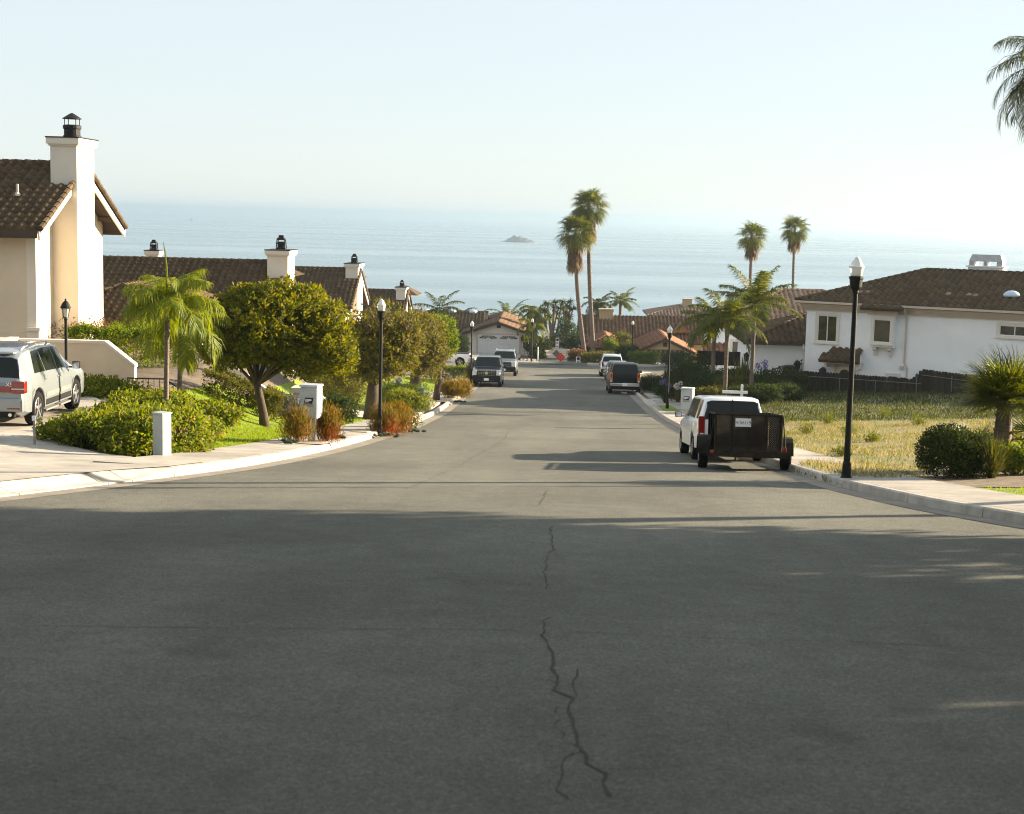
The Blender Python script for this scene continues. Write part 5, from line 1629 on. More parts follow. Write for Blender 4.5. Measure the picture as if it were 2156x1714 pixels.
    wb(MB().prism([(gx - 3.1, CZ - 7.4), (gx - .5, CZ - 7.4)] + pts[::-1], 'y', 48.4, 48.62), 'wall', 'stucco_cream', t)
    wb(MB().box(gx - .52, gx + .05, 48.2, 48.8, CZ - 7.4, CZ - 5.75), 'post', 'stucco_beige', t)
    wb(MB().box(gx - .60, gx + .12, 48.12, 48.88, CZ - 5.75, CZ - 5.58).box(gx - .55, gx + .08, 48.16, 48.84, CZ - 5.9, CZ - 5.75), 'post_cap', 'stucco_beige', t)
    # ---- the white house on the right, turned a little towards us
    A = Vector((13.95, 84.4, CZ - 10.2)); rz = RAD(-29)
    h = thing('white_house', 'white two-storey stucco house with brown tiled hip roof beyond the wooden fence', 'house', A, rz)
    def lb(mb, name, mat, parent=None, **k): return mb.build(name, MAT[mat], parent or h, **k)
    ze = 10.2 - 4.25; D = 10.2; Lx = 32.0
    lb(MB().box(0, Lx, 0, D, -.3, ze - .05), 'wall', 'stucco_white')
    co = MB()
    for i, (o, a, b) in enumerate(((.10, .46, .34), (.20, .34, .22), (.32, .22, .08), (.44, .08, -.02))):
        co.box(-o, Lx + o, -o, D + o, ze - a, ze - b)
    lb(co, 'cornice', 'trim_tan')
    lb(MB().box(-.56, Lx + .5, -.60, -.46, ze - .05, ze + .07), 'gutter', 'trim_tan')
    zrr = hip_roof(h, -.5, Lx + .5, -.5, D + .5, ze + .04, .315, 'tile_brown', .36, .40, 300, frame=h)
    dn = Vector((0, -1, 0))
    window(h, (1.22, 0, ze - 1.42), dn, 1.08, 1.42, .15, 1, local=True)
    # boxed-out window with its own eave, on two brackets
    bx = MB().box(3.75, 5.05, -.42, -.002, ze - 2.22, ze - .42)
    bay = lb(bx, 'bay', 'stucco_white')
    window(bay, (4.40, -.42, ze - 1.35), dn, .92, 1.22, .15, 0, local=True)
    for x in (3.98, 4.82): lb(MB().prism([(-.36, ze - 2.24), (-.02, ze - 2.24), (-.02, ze - 2.72), (-.10, ze - 2.72), (-.16, ze - 2.45), (-.34, ze - 2.38)], 'x', x - .09, x + .09), 'corbel', 'trim_white', bay)
    lb(MB().box(3.55, 5.25, -.62, -.58, ze - .34, ze - .22).box(3.6, 5.2, -.575, -.44, ze - .5, ze - .3), 'bay_trim', 'trim_tan', bay)
    c, s = 1 / math.hypot(1, .315), .315 / math.hypot(1, .315)
    roof_plane(h, (3.3, -1.0, ze - .14), (1, 0, 0), (0, c, s), [(0, 0), (2.2, 0), (2.2, .62), (0, .62)], .36, .40, 'tile_brown', 40, frame=h)
    dsp = MB().tube([(5.58, -.50, ze - .02), (5.58, -.45, ze - .30), (5.58, -.08, ze - .62), (5.58, -.06, ze - 3.0), (5.74, -.06, ze - 3.25), (5.74, -.06, 0)], .045, 8)
    lb(dsp, 'downspout', 'trim_tan')
    lb(MB().box(5.36, 5.56, -.10, 0.0, ze - 3.35, ze - 3.2), 'meter_box', 'trim_tan')
    window(h, (11.6, 0, ze - .98), dn, 2.3, .52, .16, 2, local=True)
    window(h, (5.0, 0, ze - 4.15), dn, .52, .8, .14, 0, local=True)
    # little tiled canopy over the side door
    cn = lb(MB().box(1.25, 3.35, -.95, -.002, ze - 3.22, ze - 3.10).box(1.35, 1.5, -.7, -.002, ze - 3.5, ze - 3.22).box(3.1, 3.25, -.7, -.002, ze - 3.5, ze - 3.22), 'canopy', 'trim_white')
    lb(MB().box(1.4, 3.2, -.3, -.005, ze - 3.1, ze - 2.62), 'canopy_wall', 'stucco_white', cn)
    roof_plane(h, (1.15, -1.05, ze - 3.09), (1, 0, 0), (0, .86, .51), [(0, 0), (2.3, 0), (2.0, 1.05), (.3, 1.05)], .36, .30, 'tile_brown', 30, frame=h)
    dr = lb(MB().box(1.75, 1.9, -.05, .01, 0, ze - 3.45).box(2.75, 2.9, -.05, .01, 0, ze - 3.45).box(1.75, 2.9, -.05, .01, ze - 3.45, ze - 3.3), 'door_frame', 'trim_tan')
    lb(MB().box(1.9, 2.75, -.02, .01, 0, ze - 3.47), 'door', 'trim_white', dr)
    lb(MB().lathe([(.30, -.03), (.30, -.022)], 16, c=(2.32, 0, ze - 3.9), axis='y'), 'fanlight', 'window_glass', dr)
    wall_lantern(h, (1.15, 0, ze - 3.75), dn, 1.5)
    # skylight domes, vent tiles, boxed chimney
    def onroof(x, yy): return (x, yy, ze + .04 + (yy + .5) * .315)
    for x, yy in ((12.6, 2.9), (10.6, 1.55), (14.6, 1.0), (15.7, 3.2)):
        p = onroof(x, yy)
        lb(MB().lathe([(.46, 0), (.44, .12), (.33, .24), (.18, .31), (0.001, .33)], 18, c=(p[0], p[1], p[2] + .02)), 'skylight', 'skylight', smooth=True)
    for x, yy in ((7.4, 1.3), (8.4, 1.35), (8.75, 1.3), (2.6, 1.0), (3.0, 1.05)):
        p = onroof(x, yy); lb(MB().obox((p[0], p[1], p[2] + .10), (.34, .34, .07), Matrix.Rotation(math.atan(.315), 3, 'X')), 'vent_tile', 'tile_pale')
    cx, cy, cz = 8.2, 6.0, zrr
    k = MB().box(cx - .95, cx + .95, cy - .45, cy + .45, cz - 1.0, cz + .28).box(cx - 1.05, cx + 1.05, cy - .55, cy + .55, cz + .28, cz + .36)
    ch_ = lb(k, 'chimney', 'stucco_white')
    lb(MB().box(cx - .9, cx - .62, cy - .42, cy + .42, cz + .36, cz + .62).box(cx - .12, cx + .08, cy - .42, cy + .42, cz + .36, cz + .62).box(cx + .60, cx + .9, cy - .42, cy + .42, cz + .36, cz + .62)
       .frustum(cx - .92, cx + .92, cy - .44, cy + .44, cz + .60, cx - .78, cx + .78, cy - .36, cy + .36, cz + .98), 'chimney_hood', 'grey_metal', ch_)
    # attached garage wing (stands square to the street)
    zgw, zew = CZ - 10.3, CZ - 6.95
    wb(MB().box(11.75, 19.0, 89.6, 97, zgw, zew), 'garage_wall', 'stucco_white', h)
    hip_roof(h, 11.15, 19.6, 89.0, 97.6, zew + .02, .33, 'tile_brown', .36, .40, 0, along='x')
    wb(MB().box(11.1, 19.6, 88.94, 89.0, zew - .12, zew + .05), 'garage_gutter', 'wood_brown', h)
    wb(MB().tube([(14.6, 88.9, zew - .05), (14.6, 88.95, zew - .3), (14.75, 89.5, zew - .45), (14.75, 89.52, zgw)], .05, 8), 'downspout', 'trim_white', h)
    for x in (14.35,): wall_lantern(h, (x, 89.6, zew - 1.25), dn, 1.7, local=False)
    wall_lantern(h, (11.75, 90.1, zew - .9), (-1, 0, 0), 1.6, local=False)
    # ---- second white house behind it
    zg2, ze2 = CZ - 11.4, CZ - 6.95
    h = thing('white_house', 'white stucco house with pale terracotta hip roof behind the king palms', 'house', (11.2, 104, zg2))
    wb(MB().box(11.3, 24, 104, 114, zg2, ze2), 'wall', 'stucco_white', h)
    wb(MB().box(11.0, 24.3, 103.7, 114.3, ze2 - .25, ze2), 'cornice', 'trim_tan', h)
    hip_roof(h, 10.8, 24.5, 103.5, 114.5, ze2 + .02, .40, 'tile_pale', .34, .40, along='x')
    window(h, (12.7, 104, ze2 - 1.55), dn, 1.0, .9, .12, 1)
    wb(MB().box(11.3, 15.5, 103.94, 104.0, ze2 - 2.6, ze2 - 2.48), 'string_course', 'trim_tan', h)
    c, s = 1 / math.hypot(1, .4), .4 / math.hypot(1, .4)
    roof_plane(h, (10.0, 100.6, ze2 - 1.75), (1, 0, 0), (0, c, s), [(0, 0), (1.6, 0), (1.6, 1.6), (0, 1.6)], .34, .40, 'tile_clay')
    wb(MB().box(10.1, 11.5, 100.9, 104, zg2, ze2 - 1.8), 'porch_wall', 'stucco_white', h)
    # ---- orange-roofed house at the end of the street
    zg, ze3 = float(zr(158)) - .1, CZ - 12.6
    h = thing('orange_tiled_house', 'low tan house with orange clay tile roofs at the end of the street', 'house', (9, 158, zg))
    wb(MB().box(3.2, 16.2, 160, 170, zg - .5, ze3), 'wall', 'stucco_tan', h)
    for (O, U, V, n) in (((2.6, 159.4, ze3 - .15), (1, 0, 0), (0, .925, .38), 14.2), ((16.8, 170.6, ze3 - .15), (-1, 0, 0), (0, -.925, .38), 14.2)):
        roof_plane(h, O, U, V, [(0, 0), (n, 0), (n, 6.05), (0, 6.05)], .40, .44, 'tile_rust')
    ridge(h, (2.6, 165, ze3 + 2.15), (16.8, 165, ze3 + 2.15), 'tile_rust')
    wb(MB().prism([(159.4, ze3 - .3), (170.6, ze3 - .3), (165, ze3 + 2.0)], 'x', 3.0, 3.2), 'gable_wall', 'stucco_tan', h)
    wb(MB().box(4.9, 6.35, 164.2, 165.6, ze3, CZ - 9.65).box(4.82, 6.43, 164.1, 165.7, CZ - 9.75, CZ - 9.6), 'chimney', 'stucco_tan', h)
    wb(MB().box(3.7, 6.9, 151.5, 160, zg - .3, CZ - 12.75), 'wing_wall', 'stucco_tan', h)
    hip_roof(h, 3.1, 7.5, 150.9, 161, CZ - 12.75, .48, 'tile_clay', .36, .42, along='y')
    window(h, (6.15, 151.5, CZ - 13.5), dn, 1.1, 1.0, .1, 0, 'stucco_tan')
    za, zc_ = CZ - 12.55, float(zr(150))
    front_gable(h, 8.6, 13.4, 149.5, 160, zc_, CZ - 12.55, .46, .55, 'stucco_tan', 'tile_clay', .36, .42, 'wood_brown')
    garage_door(h, 9.2, 12.9, 149.45, zc_ - .1, zc_ + 2.0 - .55, 'garage_tan', 3, 4, 'row', 'stucco_tan')
    wb(MB().box(10.8, 11.2, 149.44, 149.5, za + .25, za + .65), 'gable_vent', 'wood_brown', h)
    # small gablet on the main roof
    wb(MB().prism([(12.6, ze3 + .9), (14.4, ze3 + .9), (13.5, ze3 + 1.75)], 'y', 160.6, 164), 'gablet', 'tile_clay', h)
    # ---- grey tiled house by the water
    zg = float(zr(200)) - .1; z4 = CZ - 12.4
    h = thing('grey_tiled_house', 'distant house with pale grey hip roof and tan chimney by the water', 'house', (16, 200, zg))
    wb(MB().box(12.9, 22, 200, 209, zg, z4), 'wall', 'stucco_cream', h)
    hip_roof(h, 12.2, 22.7, 199.3, 209.7, z4, .25, 'tile_pale', .45, .5, along='x')
    wb(MB().box(17.1, 18.3, 203, 204, z4, CZ - 10.35).box(17.0, 18.4, 202.9, 204.1, CZ - 10.35, CZ - 10.25), 'chimney', 'stucco_tan', h)
    for x in (13.5, 14.6): window(h, (x, 200, z4 - .8), dn, .7, .8, .08, 0)
    # ---- garage house on the left at the end
    zg, zeg = float(zr(165)) - .0, CZ - 12.45
    h = thing('garage_house', 'low house with wide white garage door facing up the street', 'house', (-6, 165, zg))
    front_gable(h, -9.35, -2.75, 165.5, 182, zg, zeg, .335, .6, 'stucco_cream', 'tile_rust', .40, .46, 'wood_brown')
    garage_door(h, -8.25, -3.72, 165.42, zg, zg + 2.12, 'garage_white', 4, 4, 'fan')
    wb(MB().box(-6.2, -5.75, 165.44, 165.5, zeg + .42, zeg + .85), 'gable_vent', 'wood_brown', h)
    wall_lantern(h, (-3.35, 165.5, zg + 1.85), dn, 1.7, local=False)
    wb(MB().box(-16.8, -9.0, 169, 178, zg - .5, zeg - .1), 'main_wall', 'stucco_tan', h)
    for (O, U, V) in (((-16.9, 168.2, zeg - .15), (1, 0, 0), (0, .95, .312)), ((-7.5, 178.8, zeg - .15), (-1, 0, 0), (0, -.95, .312))):
        roof_plane(h, O, U, V, [(0, 0), (9.4, 0), (9.4, 5.58), (0, 5.58)], .40, .46, 'tile_brown')
    ridge(h, (-16.9, 173.5, zeg + 1.63), (-7.5, 173.5, zeg + 1.63), 'tile_brown')
    for x in (-14.6, -11.6, -9.2):
        wb(MB().lathe([(.5, zeg + 1.5), (.5, zeg + 1.66), (.3, zeg + 1.82), (.001, zeg + 1.86)], 12, c=(x, 173.2, 0)), 'skylight', 'skylight', h)
    # flat-roofed house far right
    zg = float(zr(150)); h = thing('flat_roofed_house', 'flat dark roof edge showing behind the white house by the thin tall palm', 'house', (20, 145, zg))
    wb(MB().box(19.6, 30, 141, 149, zg - 1, CZ - 6.8), 'wall', 'stucco_cream', h)
    wb(MB().box(19.0, 30.4, 140.4, 149.6, CZ - 6.8, CZ - 6.55), 'roof', 'deck', h)
    window(h, (22.0, 141, CZ - 7.6), dn, 2.6, .9, .1, 2)
    # ---- houses beside the corner, standing outside the picture on the right
    zg = gz(22, 8); h = thing('corner_house', 'two-storey stucco house on the right corner beside the viewer', 'house', (22, 8, zg))
    wb(MB().box(19, 31, -6, 14, zg - 1, zg + 5.2), 'wall', 'stucco_beige', h)
    hip_roof(h, 18.3, 31.7, -6.7, 14.7, zg + 5.2, .33, 'tile_brown', .5, .5, along='y')
    window(h, (19, 3, zg + 3.6), (-1, 0, 0), 1.6, 1.2, .12, 1)
    window(h, (19, 10, zg + 3.6), (-1, 0, 0), 1.6, 1.2, .12, 1)
make_houses()
# ------------------------------------------------------------------ street furniture
def street_lamp(H=4.1):
    t = thing('street_lamp', '', 'street lamp', (0, 0, 0), 0, 'acorn street lamps along the street')
    k = H / 4.1
    MB().lathe([(.105, -.1), (.105, .03), (.085, .06), (.078, .28), (.062, .32), (.055, 1.2), (.044, 3.42 * k)], 14).build('pole', MAT['black_metal'], t, smooth=False)
    MB().lathe([(.046, 3.42 * k), (.058, 3.44 * k), (.06, 3.48 * k), (.095, 3.52 * k), (.105, 3.55 * k), (.115, 3.68 * k), (.128, 3.70 * k), (.128, 3.73 * k), (.09, 3.74 * k)], 16, ribs=.06).build('collar', MAT['black_metal'], t)
    g = MB().lathe([(.088, 3.735 * k), (.105, 3.76 * k), (.115, 3.85 * k), (.128, 3.90 * k), (.128, 3.915 * k), (.118, 3.93 * k), (.10, 3.97 * k), (.072, 4.02 * k), (.052, 4.045 * k), (.048, 4.06 * k), (.03, 4.08 * k), (.001, 4.10 * k)], 24, ribs=.03).build('globe', MAT['globe'], t, smooth=True)
    MB().lathe([(.130, 3.895 * k), (.137, 3.90 * k), (.137, 3.918 * k), (.130, 3.922 * k)], 24).build('globe_band', MAT['white_paint'], g)
    return t

def make_street():
    spots = [(1788, 1005, 28.0, 1, 'tall black street lamp beside the dry grass lot, the nearest and largest one'),
             (800, 895, 44.6, -1, 'black street lamp in the rust-coloured shrubs on the left pavement'),
             (1404, 863, 74.0, 1, 'street lamp by the strip of lawn ahead of the right-hand mailbox'),
             (990, 805, 98.5, -1, 'street lamp beside the dark blue SUV'),
             (1116, 764, 141.2, 0, 'street lamp by the corner of the garage house at the far crossing'),
             (1326, 771, 142.0, 0, 'farthest right street lamp by the clipped hedge and the tan garage')]
    proto = street_lamp()
    for i, (px, py, Y, s, lab) in enumerate(spots):
        o = proto if i == 0 else copy_tree(proto)
        x = xat(px, Y); o.location = (x, Y, gz(x, Y) - (0.0)); o['label'] = lab
    # garden lantern by the wall
    x, y = at(138, 640, 42.4).x, 42.4
    z = gz(x, y); top = at(138, 628, 42.4).z
    t = thing('garden_lamp', 'small black lantern post in front of the stucco wall behind the silver SUV', 'garden lamp', (x, y, z))
    h = top - z
    MB().lathe([(.07, -.1), (.065, .1), (.05, .14), (.045, h - .62), (.06, h - .60), (.035, h - .55)], 10).build('pole', MAT['black_metal'], t)
    MB().lathe([(.07, h - .54), (.115, h - .27)], 6).build('lantern_glass', MAT['clear_glass'], t)
    m = MB().lathe([(.04, h - .56), (.085, h - .55), (.08, h - .53)], 6).lathe([(.15, h - .28), (.15, h - .25), (.09, h - .13), (.05, h - .09), (.02, h - .06), (.03, h - .04), (.012, h - .02), (.001, h)], 12)
    for i in range(6):
        a = i * math.pi / 3; m.tube([(.072 * math.cos(a), .072 * math.sin(a), h - .54), (.118 * math.cos(a), .118 * math.sin(a), h - .27)], .009, 4)
    m.build('lantern', MAT['black_metal'], t)
    # cluster mailboxes
    def mailbox(lab, x, y, rz, plain=False):
        t = thing('mailbox', lab, 'mailbox', (x, y, gz(x, y)), rz, 'postal cluster boxes on the pavements')
        MB().prism([(-.22, .62), (.22, .62), (.22, 1.40), (.20, 1.425), (-.22, 1.38)], 'y', -.22, .20).build('box', MAT['mail_paint'], t, bevel=.012)
        MB().frustum(-.25, .25, -.25, .23, 1.40, -.23, .23, -.22, .20, 1.45).build('lid', MAT['mail_paint'], t, bevel=.01)
        MB().prism([(-.05, -.1), (.06, -.1), (.10, .3), (.15, .62), (-.12, .62), (-.07, .3)], 'y', -.07, .07).build('pedestal', MAT['mail_paint'], t)
        MB().box(.222, .232, -.18, .16, .66, 1.34).build('door', MAT['mail_paint'], t)
        if not plain:
            lg = MB().prism([(-.115, .99), (.10, .99), (.135, 1.135), (-.08, 1.135)], 'y', -.226, -.221).build('emblem', MAT['logo_blue'], t)
            e = MB().prism([(-.075, 1.10), (.045, 1.10), (.105, 1.085), (.06, 1.06), (-.02, 1.055), (-.085, 1.012), (.01, 1.035), (-.065, 1.075)], 'y', -.231, -.2265)
            e.build('eagle', MAT['white_paint'], lg)
            text('lettering', 'UNITED STATES', .036, (.0, -.222, .965), (RAD(90), 0, 0), MAT['ink'], t, .001)
            text('lettering', 'POSTAL SERVICE', .036, (.0, -.222, .93), (RAD(90), 0, 0), MAT['ink'], t, .001)
        return t
    mailbox('grey postal box with eagle emblem among the rust shrubs, in front of the round tree', at(655, 860, 37.2).x, 37.2, RAD(-10))
    mailbox('pale postal box with eagle emblem on the right pavement ahead of the white SUV', at(1446, 860, 58).x, 58, RAD(-16))
    mailbox('small postal box behind the lamp beside the dark blue SUV', at(994, 770, 106).x, 106, RAD(-12))
    # utility pedestals
    t = thing('utility_box', 'tall pale grey utility box at the front of the yellow-green shrubs', 'utility box', on(at(341, 930, 28.8).x, 28.8, 0), RAD(-30))
    MB().box(-.13, .13, -.12, .12, -.05, .84).build('cabinet', MAT['box_paint'], t, bevel=.012)
    MB().box(-.145, .145, -.135, .135, .84, .875).build('lid', MAT['box_paint'], t, bevel=.008)
    MB().box(.131, .136, -.09, .09, .48, .70).build('warning_label', MAT['white_paint'], t)
    MB().box(-.11, .11, -.124, -.119, .06, .80).build('door', MAT['box_paint'], t)
    t = thing('utility_box', 'small grey-green utility box beside the shrub by the driveway beyond the lamp', 'utility box', on(at(887, 825, 67.5).x, 67.5, 0), RAD(-25))
    MB().box(-.17, .17, -.16, .16, -.05, .95).build('cabinet', MAT['box_paint'], t, bevel=.012)
    MB().box(-.185, .185, -.175, .175, .95, .985).build('lid', MAT['box_paint'], t, bevel=.008)
    # marker stake at the edge of the drive
    p = at(73, 945, 29.6); x, y = p.x, 29.6
    t = thing('marker_stake', 'thin weathered stake at the corner of the driveway by the shrubs', 'stake', (x, y, gz(x, y)))
    MB().box(-.022, .022, -.012, .012, -.1, .60).build('post', MAT['stone_pale'], t)
    MB().box(-.04, .04, -.02, -.012, .50, .60).build('tag', MAT['white_paint'], t)
    # stair railing
    t = thing('stair_railing', 'black iron stair railing below the stucco wall', 'railing', on(-10.6, 41.8))
    pts = [at(268, 796, 42.8), at(347, 798, 41.6), at(410, 840, 40.6)]
    m = MB().tube(pts, .022, 6)
    low = [p - Vector((0, 0, .70)) for p in pts]
    m.tube(low, .014, 5); W(m.build('handrail', MAT['black_metal']), t)
    for a, b in zip(pts[:-1], pts[1:]):
        n = 7
        for i in range(n + 1):
            p = a.lerp(b, i / n)
            W(MB().tube([p - Vector((0, 0, .95 if i in (0, n) else .70)), p], .016 if i in (0, n) else .009, 5).build('baluster', MAT['black_metal']), t)
    # real estate sign post
    p = at(1561, 830, 63); x = p.x; g_ = gz(x, 63); top = at(1561, 811, 63).z
    t = thing('sign_post', 'bare white real estate sign post with one arm on the grassy lot edge', 'sign post', (x, 63, g_), RAD(-4))
    MB().box(-.055, .055, -.055, .055, -.2, top - g_).frustum(-.055, .055, -.055, .055, top - g_, -.01, .01, -.01, .01, top - g_ + .05).build('post', MAT['white_paint'], t)
    h = top - g_
    MB().box(-.80, -.057, -.035, .035, h - .36, h - .24).box(.057, .24, -.035, .035, h - .36, h - .24).build('arm', MAT['white_paint'], t)
    # lawn sign near the sidewalk
    x = at(927, 795, 84).x
    t = thing('yard_sign', 'dark framed yard sign with rows of small lettering on the far left lawn', 'sign', on(x, 84), RAD(-6))
    MB().box(-.30, .30, -.03, .03, .10, 1.0).build('frame', MAT['ink'], t)
    pn = MB().box(-.22, .22, -.036, -.03, .2, .92).build('face', MAT['stone_pale'], t)
    for i in range(4): MB().box(-.15, .15 - .05 * (i % 2), -.040, -.0365, .30 + .15 * i, .37 + .15 * i).build('lettering', MAT['ink'], pn)
    MB().box(-.02, .02, -.02, .02, -.1, .1).build('stake', MAT['ink'], t)

    # ---- the fence round the white house: boards one by one
    def Z(x, y): return gz(x, y)
    t = thing('wooden_fence', 'weathered dark wooden fence with scalloped boards and thin metal posts along the dry lot', 'fence', on(12.7, 80.2))
    P0, P1, P2 = (12.75, 80.2), (18.45, 76.1), (27.5, 69.2)
    me_cache = {}
    def run(a, b, topf, bw=.165):
        L_ = math.hypot(b[0] - a[0], b[1] - a[1]); n = int(L_ / bw); rz = math.atan2(b[1] - a[1], b[0] - a[0])
        for i in range(n):
            f = (i + .5) / n; x, y = a[0] + (b[0] - a[0]) * f, a[1] + (b[1] - a[1]) * f
            zb = Z(x, y) - .08; h = topf(f) - zb + random.uniform(-.018, .018)
            key = round(h, 1)
            if key not in me_cache:
                w = bw * .5 + .004
                ob = MB().prism([(-w, 0), (w, 0), (w, key - .07), (w * .6, key), (-w * .6, key), (-w, key - .07)], 'y', -.011, .011).build('fence_board', MAT['wood_fence'])
                me_cache[key] = ob.data; bpy.data.objects.remove(ob)
            o = bpy.data.objects.new('fence_board', me_cache[key]); COL.objects.link(o)
            o.location = (x, y + random.uniform(-.012, .012), zb); o.rotation_euler = (random.gauss(0, .012), random.gauss(0, .01), rz + random.gauss(0, .03)); o.scale = (1, 1, h / key)
            W(o, t)
    zt0, zt1, zt2 = at(1672, 779, 80.2).z, at(1903, 797, 76.3).z, at(1938, 777, 76).z
    run(P0, P1, lambda f: zt0 + (zt1 - zt0) * min(1, f / .93) + max(0, (f - .93) / .07) * (zt2 - zt1))
    run(P1, P2, lambda f: zt2 - .45 * f)
    for f in (0.0, .275, .60): pass
    rails = MB()
    for (a, b, za, zb_) in ((P0, P1, zt0 - .28, zt1 - .22), (P1, P2, zt2 - .3, zt2 - .75)):
        d = Vector((b[0] - a[0], b[1] - a[1], 0)).normalized(); nn = Vector((d.y, -d.x, 0)) * .05
        for dz in (0, -.85 if a is P0 else -1.05):
            rails.tube([Vector((*a, za + dz)) + nn, Vector((*b, zb_ + dz)) + nn], .018, 5)
    W(rails.build('rail', MAT['galvanised']), t)
    for px, Y in ((1769, 78.5), (1846, 77.2), (1933, 75.9), (2013, 74.3)):
        x = at(px, 820, Y).x; f = (x - P0[0]) / (P1[0] - P0[0]); yy = (P0[1] + (P1[1] - P0[1]) * f if f <= 1 else P1[1] + (P2[1] - P1[1]) * (x - P1[0]) / (P2[0] - P1[0])) - .09
        x -= .06
        zt = (zt0 - .22 + (zt1 - zt0) * f) if f < .95 else zt2 - .2
        W(MB().tube([(x, yy, Z(x, yy) - .1), (x, yy, zt)], .017, 6).build('metal_post', MAT['galvanised']), t)
    W(MB().box(12.55, 12.78, 79.95, 80.18, Z(12.7, 80) - .1, zt0 + .02).build('corner_post', MAT['wood_fence']), t)
    # entry railing and pillar of the white house
    t = thing('garden_railing', 'black iron railing stepping up to the white house entry', 'railing', on(11.5, 84.5))
    pts = [at(1556, 808, 83.0), at(1600, 792, 83.2), at(1648, 770, 83.4)]
    m = MB().tube(pts, .025, 6); m.tube([p - Vector((0, 0, .18)) for p in pts], .018, 5); W(m.build('handrail', MAT['black_metal']), t)
    for a, b in zip(pts[:-1], pts[1:]):
        for i in range(8):
            p = a.lerp(b, i / 8); W(MB().tube([p, p - Vector((0, 0, .95))], .014, 4).build('baluster', MAT['black_metal']), t)
    pr = [at(1666, 770, 84.0), at(1690, 757, 84.0)]
    m = MB().tube(pr, .025, 6).tube([p - Vector((0, 0, .2)) for p in pr], .018, 5)
    for i in range(4):
        p = pr[0].lerp(pr[1], (i + .5) / 4); m.tube([p, p - Vector((0, 0, .6))], .014, 4)
    W(m.build('upper_rail', MAT['black_metal']), t)
    p = at(1660, 772, 83.6); g_ = gz(p.x, 83.6)
    t = thing('gate_pillar', 'dark rounded pillar where the iron railing meets the wooden fence', 'pillar', (p.x, 83.6, g_))
    MB().box(-.27, .27, -.27, .27, -.2, p.z - g_ - .12).build('shaft', MAT['wood_brown'], t)
    MB().box(-.31, .31, -.31, .31, p.z - g_ - .12, p.z - g_).frustum(-.31, .31, -.31, .31, p.z - g_, -.2, .2, -.2, .2, p.z - g_ + .08).build('cap', MAT['black_metal'], t)
    t = thing('wooden_fence', 'low brown wooden fence below the second white house', 'fence', on(9.6, 97))
    a, b = at(1470, 738, 97.5), at(1578, 742, 95.0)
    n = 24
    for i in range(n):
        p = a.lerp(b, i / n); W(MB().obox((p.x, p.y, p.z - .45), (.145, .02, .9 + random.uniform(-.03, .03))).build('fence_board', MAT['wood_fence']), t)

    # ---- signs at the crossing
    def sign(lab, px, py, Y, parts, pole_mat='galvanised', z=None):
        x = at(px, py, Y).x; g_ = float(path_z(x, Y)) if -1.6 < x < 3.3 and Y > 140 else gz(x, Y)
        t = thing('road_sign', lab, 'sign', (x, Y, g_)); top = 0
        for (pn, y0, y1, w, mat, marks) in parts:
            z0, z1 = at(px, y1, Y).z - g_, at(px, y0, Y).z - g_; top = max(top, z1)
            f = MB().box(-w / 2, w / 2, -.035, -.02, z0, z1).build(pn, MAT[mat], t)
            for (kind, fz, size, m) in marks:
                zc = z0 + (z1 - z0) * fz; mb = MB()
                if kind == 'ring':
                    mb.lathe([(size, -.039), (size, -.036), (size * .74, -.036), (size * .74, -.039), (size, -.039)], 18, c=(0, 0, zc), axis='y')
                    mb.obox((0, -.038, zc), (size * 1.6, .003, size * .22), Matrix.Rotation(RAD(45), 3, 'Y'))
                elif kind == 'figure':
                    mb.box(-size, size * .7, -.039, -.036, zc - size * .2, zc + size * .4).box(-size * .9, -size * .5, -.039, -.036, zc - size, zc - size * .2).box(size * .3, size * .65, -.039, -.036, zc - size, zc - size * .2).box(size * .5, size * 1.2, -.039, -.036, zc + size * .3, zc + size * .8)
                else:
                    for q in range(2): mb.box(-w * .36, w * (.34 - .1 * q), -.039, -.036, zc + size * (.2 + q), zc + size * (.75 + q))
                mb.build('symbol', MAT[m], f)
        MB().tube([(0, 0, -.1), (0, 0, top)], .03, 6).build('pole', MAT[pole_mat], t)
        return t
    sign('white sign board over a smaller plate on a pole in front of the dark greenery', 1151, 707, 158, [('board', 699, 715, .50, 'white_paint', [('figure', .38, .13, 'ink'), ('bars', .75, .07, 'ink')]), ('plate', 717, 728, .38, 'white_paint', [('bars', .3, .11, 'ink')])])
    sign('tall narrow white sign with red ring, left of the bare trunks', 1173, 720, 158, [('board', 711, 733, .36, 'white_paint', [('ring', .80, .15, 'red_paint'), ('bars', .38, .11, 'red_paint'), ('figure', .16, .10, 'ink')])])
    sign('small white sign with red symbol at the foot of the tall palms', 1217, 755, 142.5, [('board', 751, 765, .42, 'white_paint', [('ring', .70, .15, 'red_paint'), ('figure', .25, .10, 'ink')])], 'white_paint')
    for lab, px, py, Y, sz, mat in (('red diamond end-of-road marker in the middle of the access', 1180, 752, 144.6, .88, 'orange_red'), ('dull grey-green diamond marker behind the red one', 1171, 744.5, 148.6, .80, 'sign_back')):
        p = at(px, py, Y); g_ = float(path_z(p.x, Y))
        t = thing('diamond_marker', lab, 'sign', (p.x, Y, g_)); zc = p.z - g_; s = sz / 2
        f = MB().prism([(0, zc - s), (s, zc), (0, zc + s), (-s, zc)], 'y', -.03, -.015).build('board', MAT[mat], t)
        for i in range(3):
            for j in range(3):
                u, v = (i - 1) * .2 * sz, (j - 1) * .2 * sz
                if mat == 'orange_red': MB().lathe([(.05, -.04), (.05, -.031), (.04, -.03)], 8, c=((u - v), 0, zc + (u + v)), axis='y').build('reflector', MAT['red_paint'], f)
        MB().tube([(0, 0, -.1), (0, 0, max(.1, zc))], .03, 6).build('post', MAT['galvanised'], t)
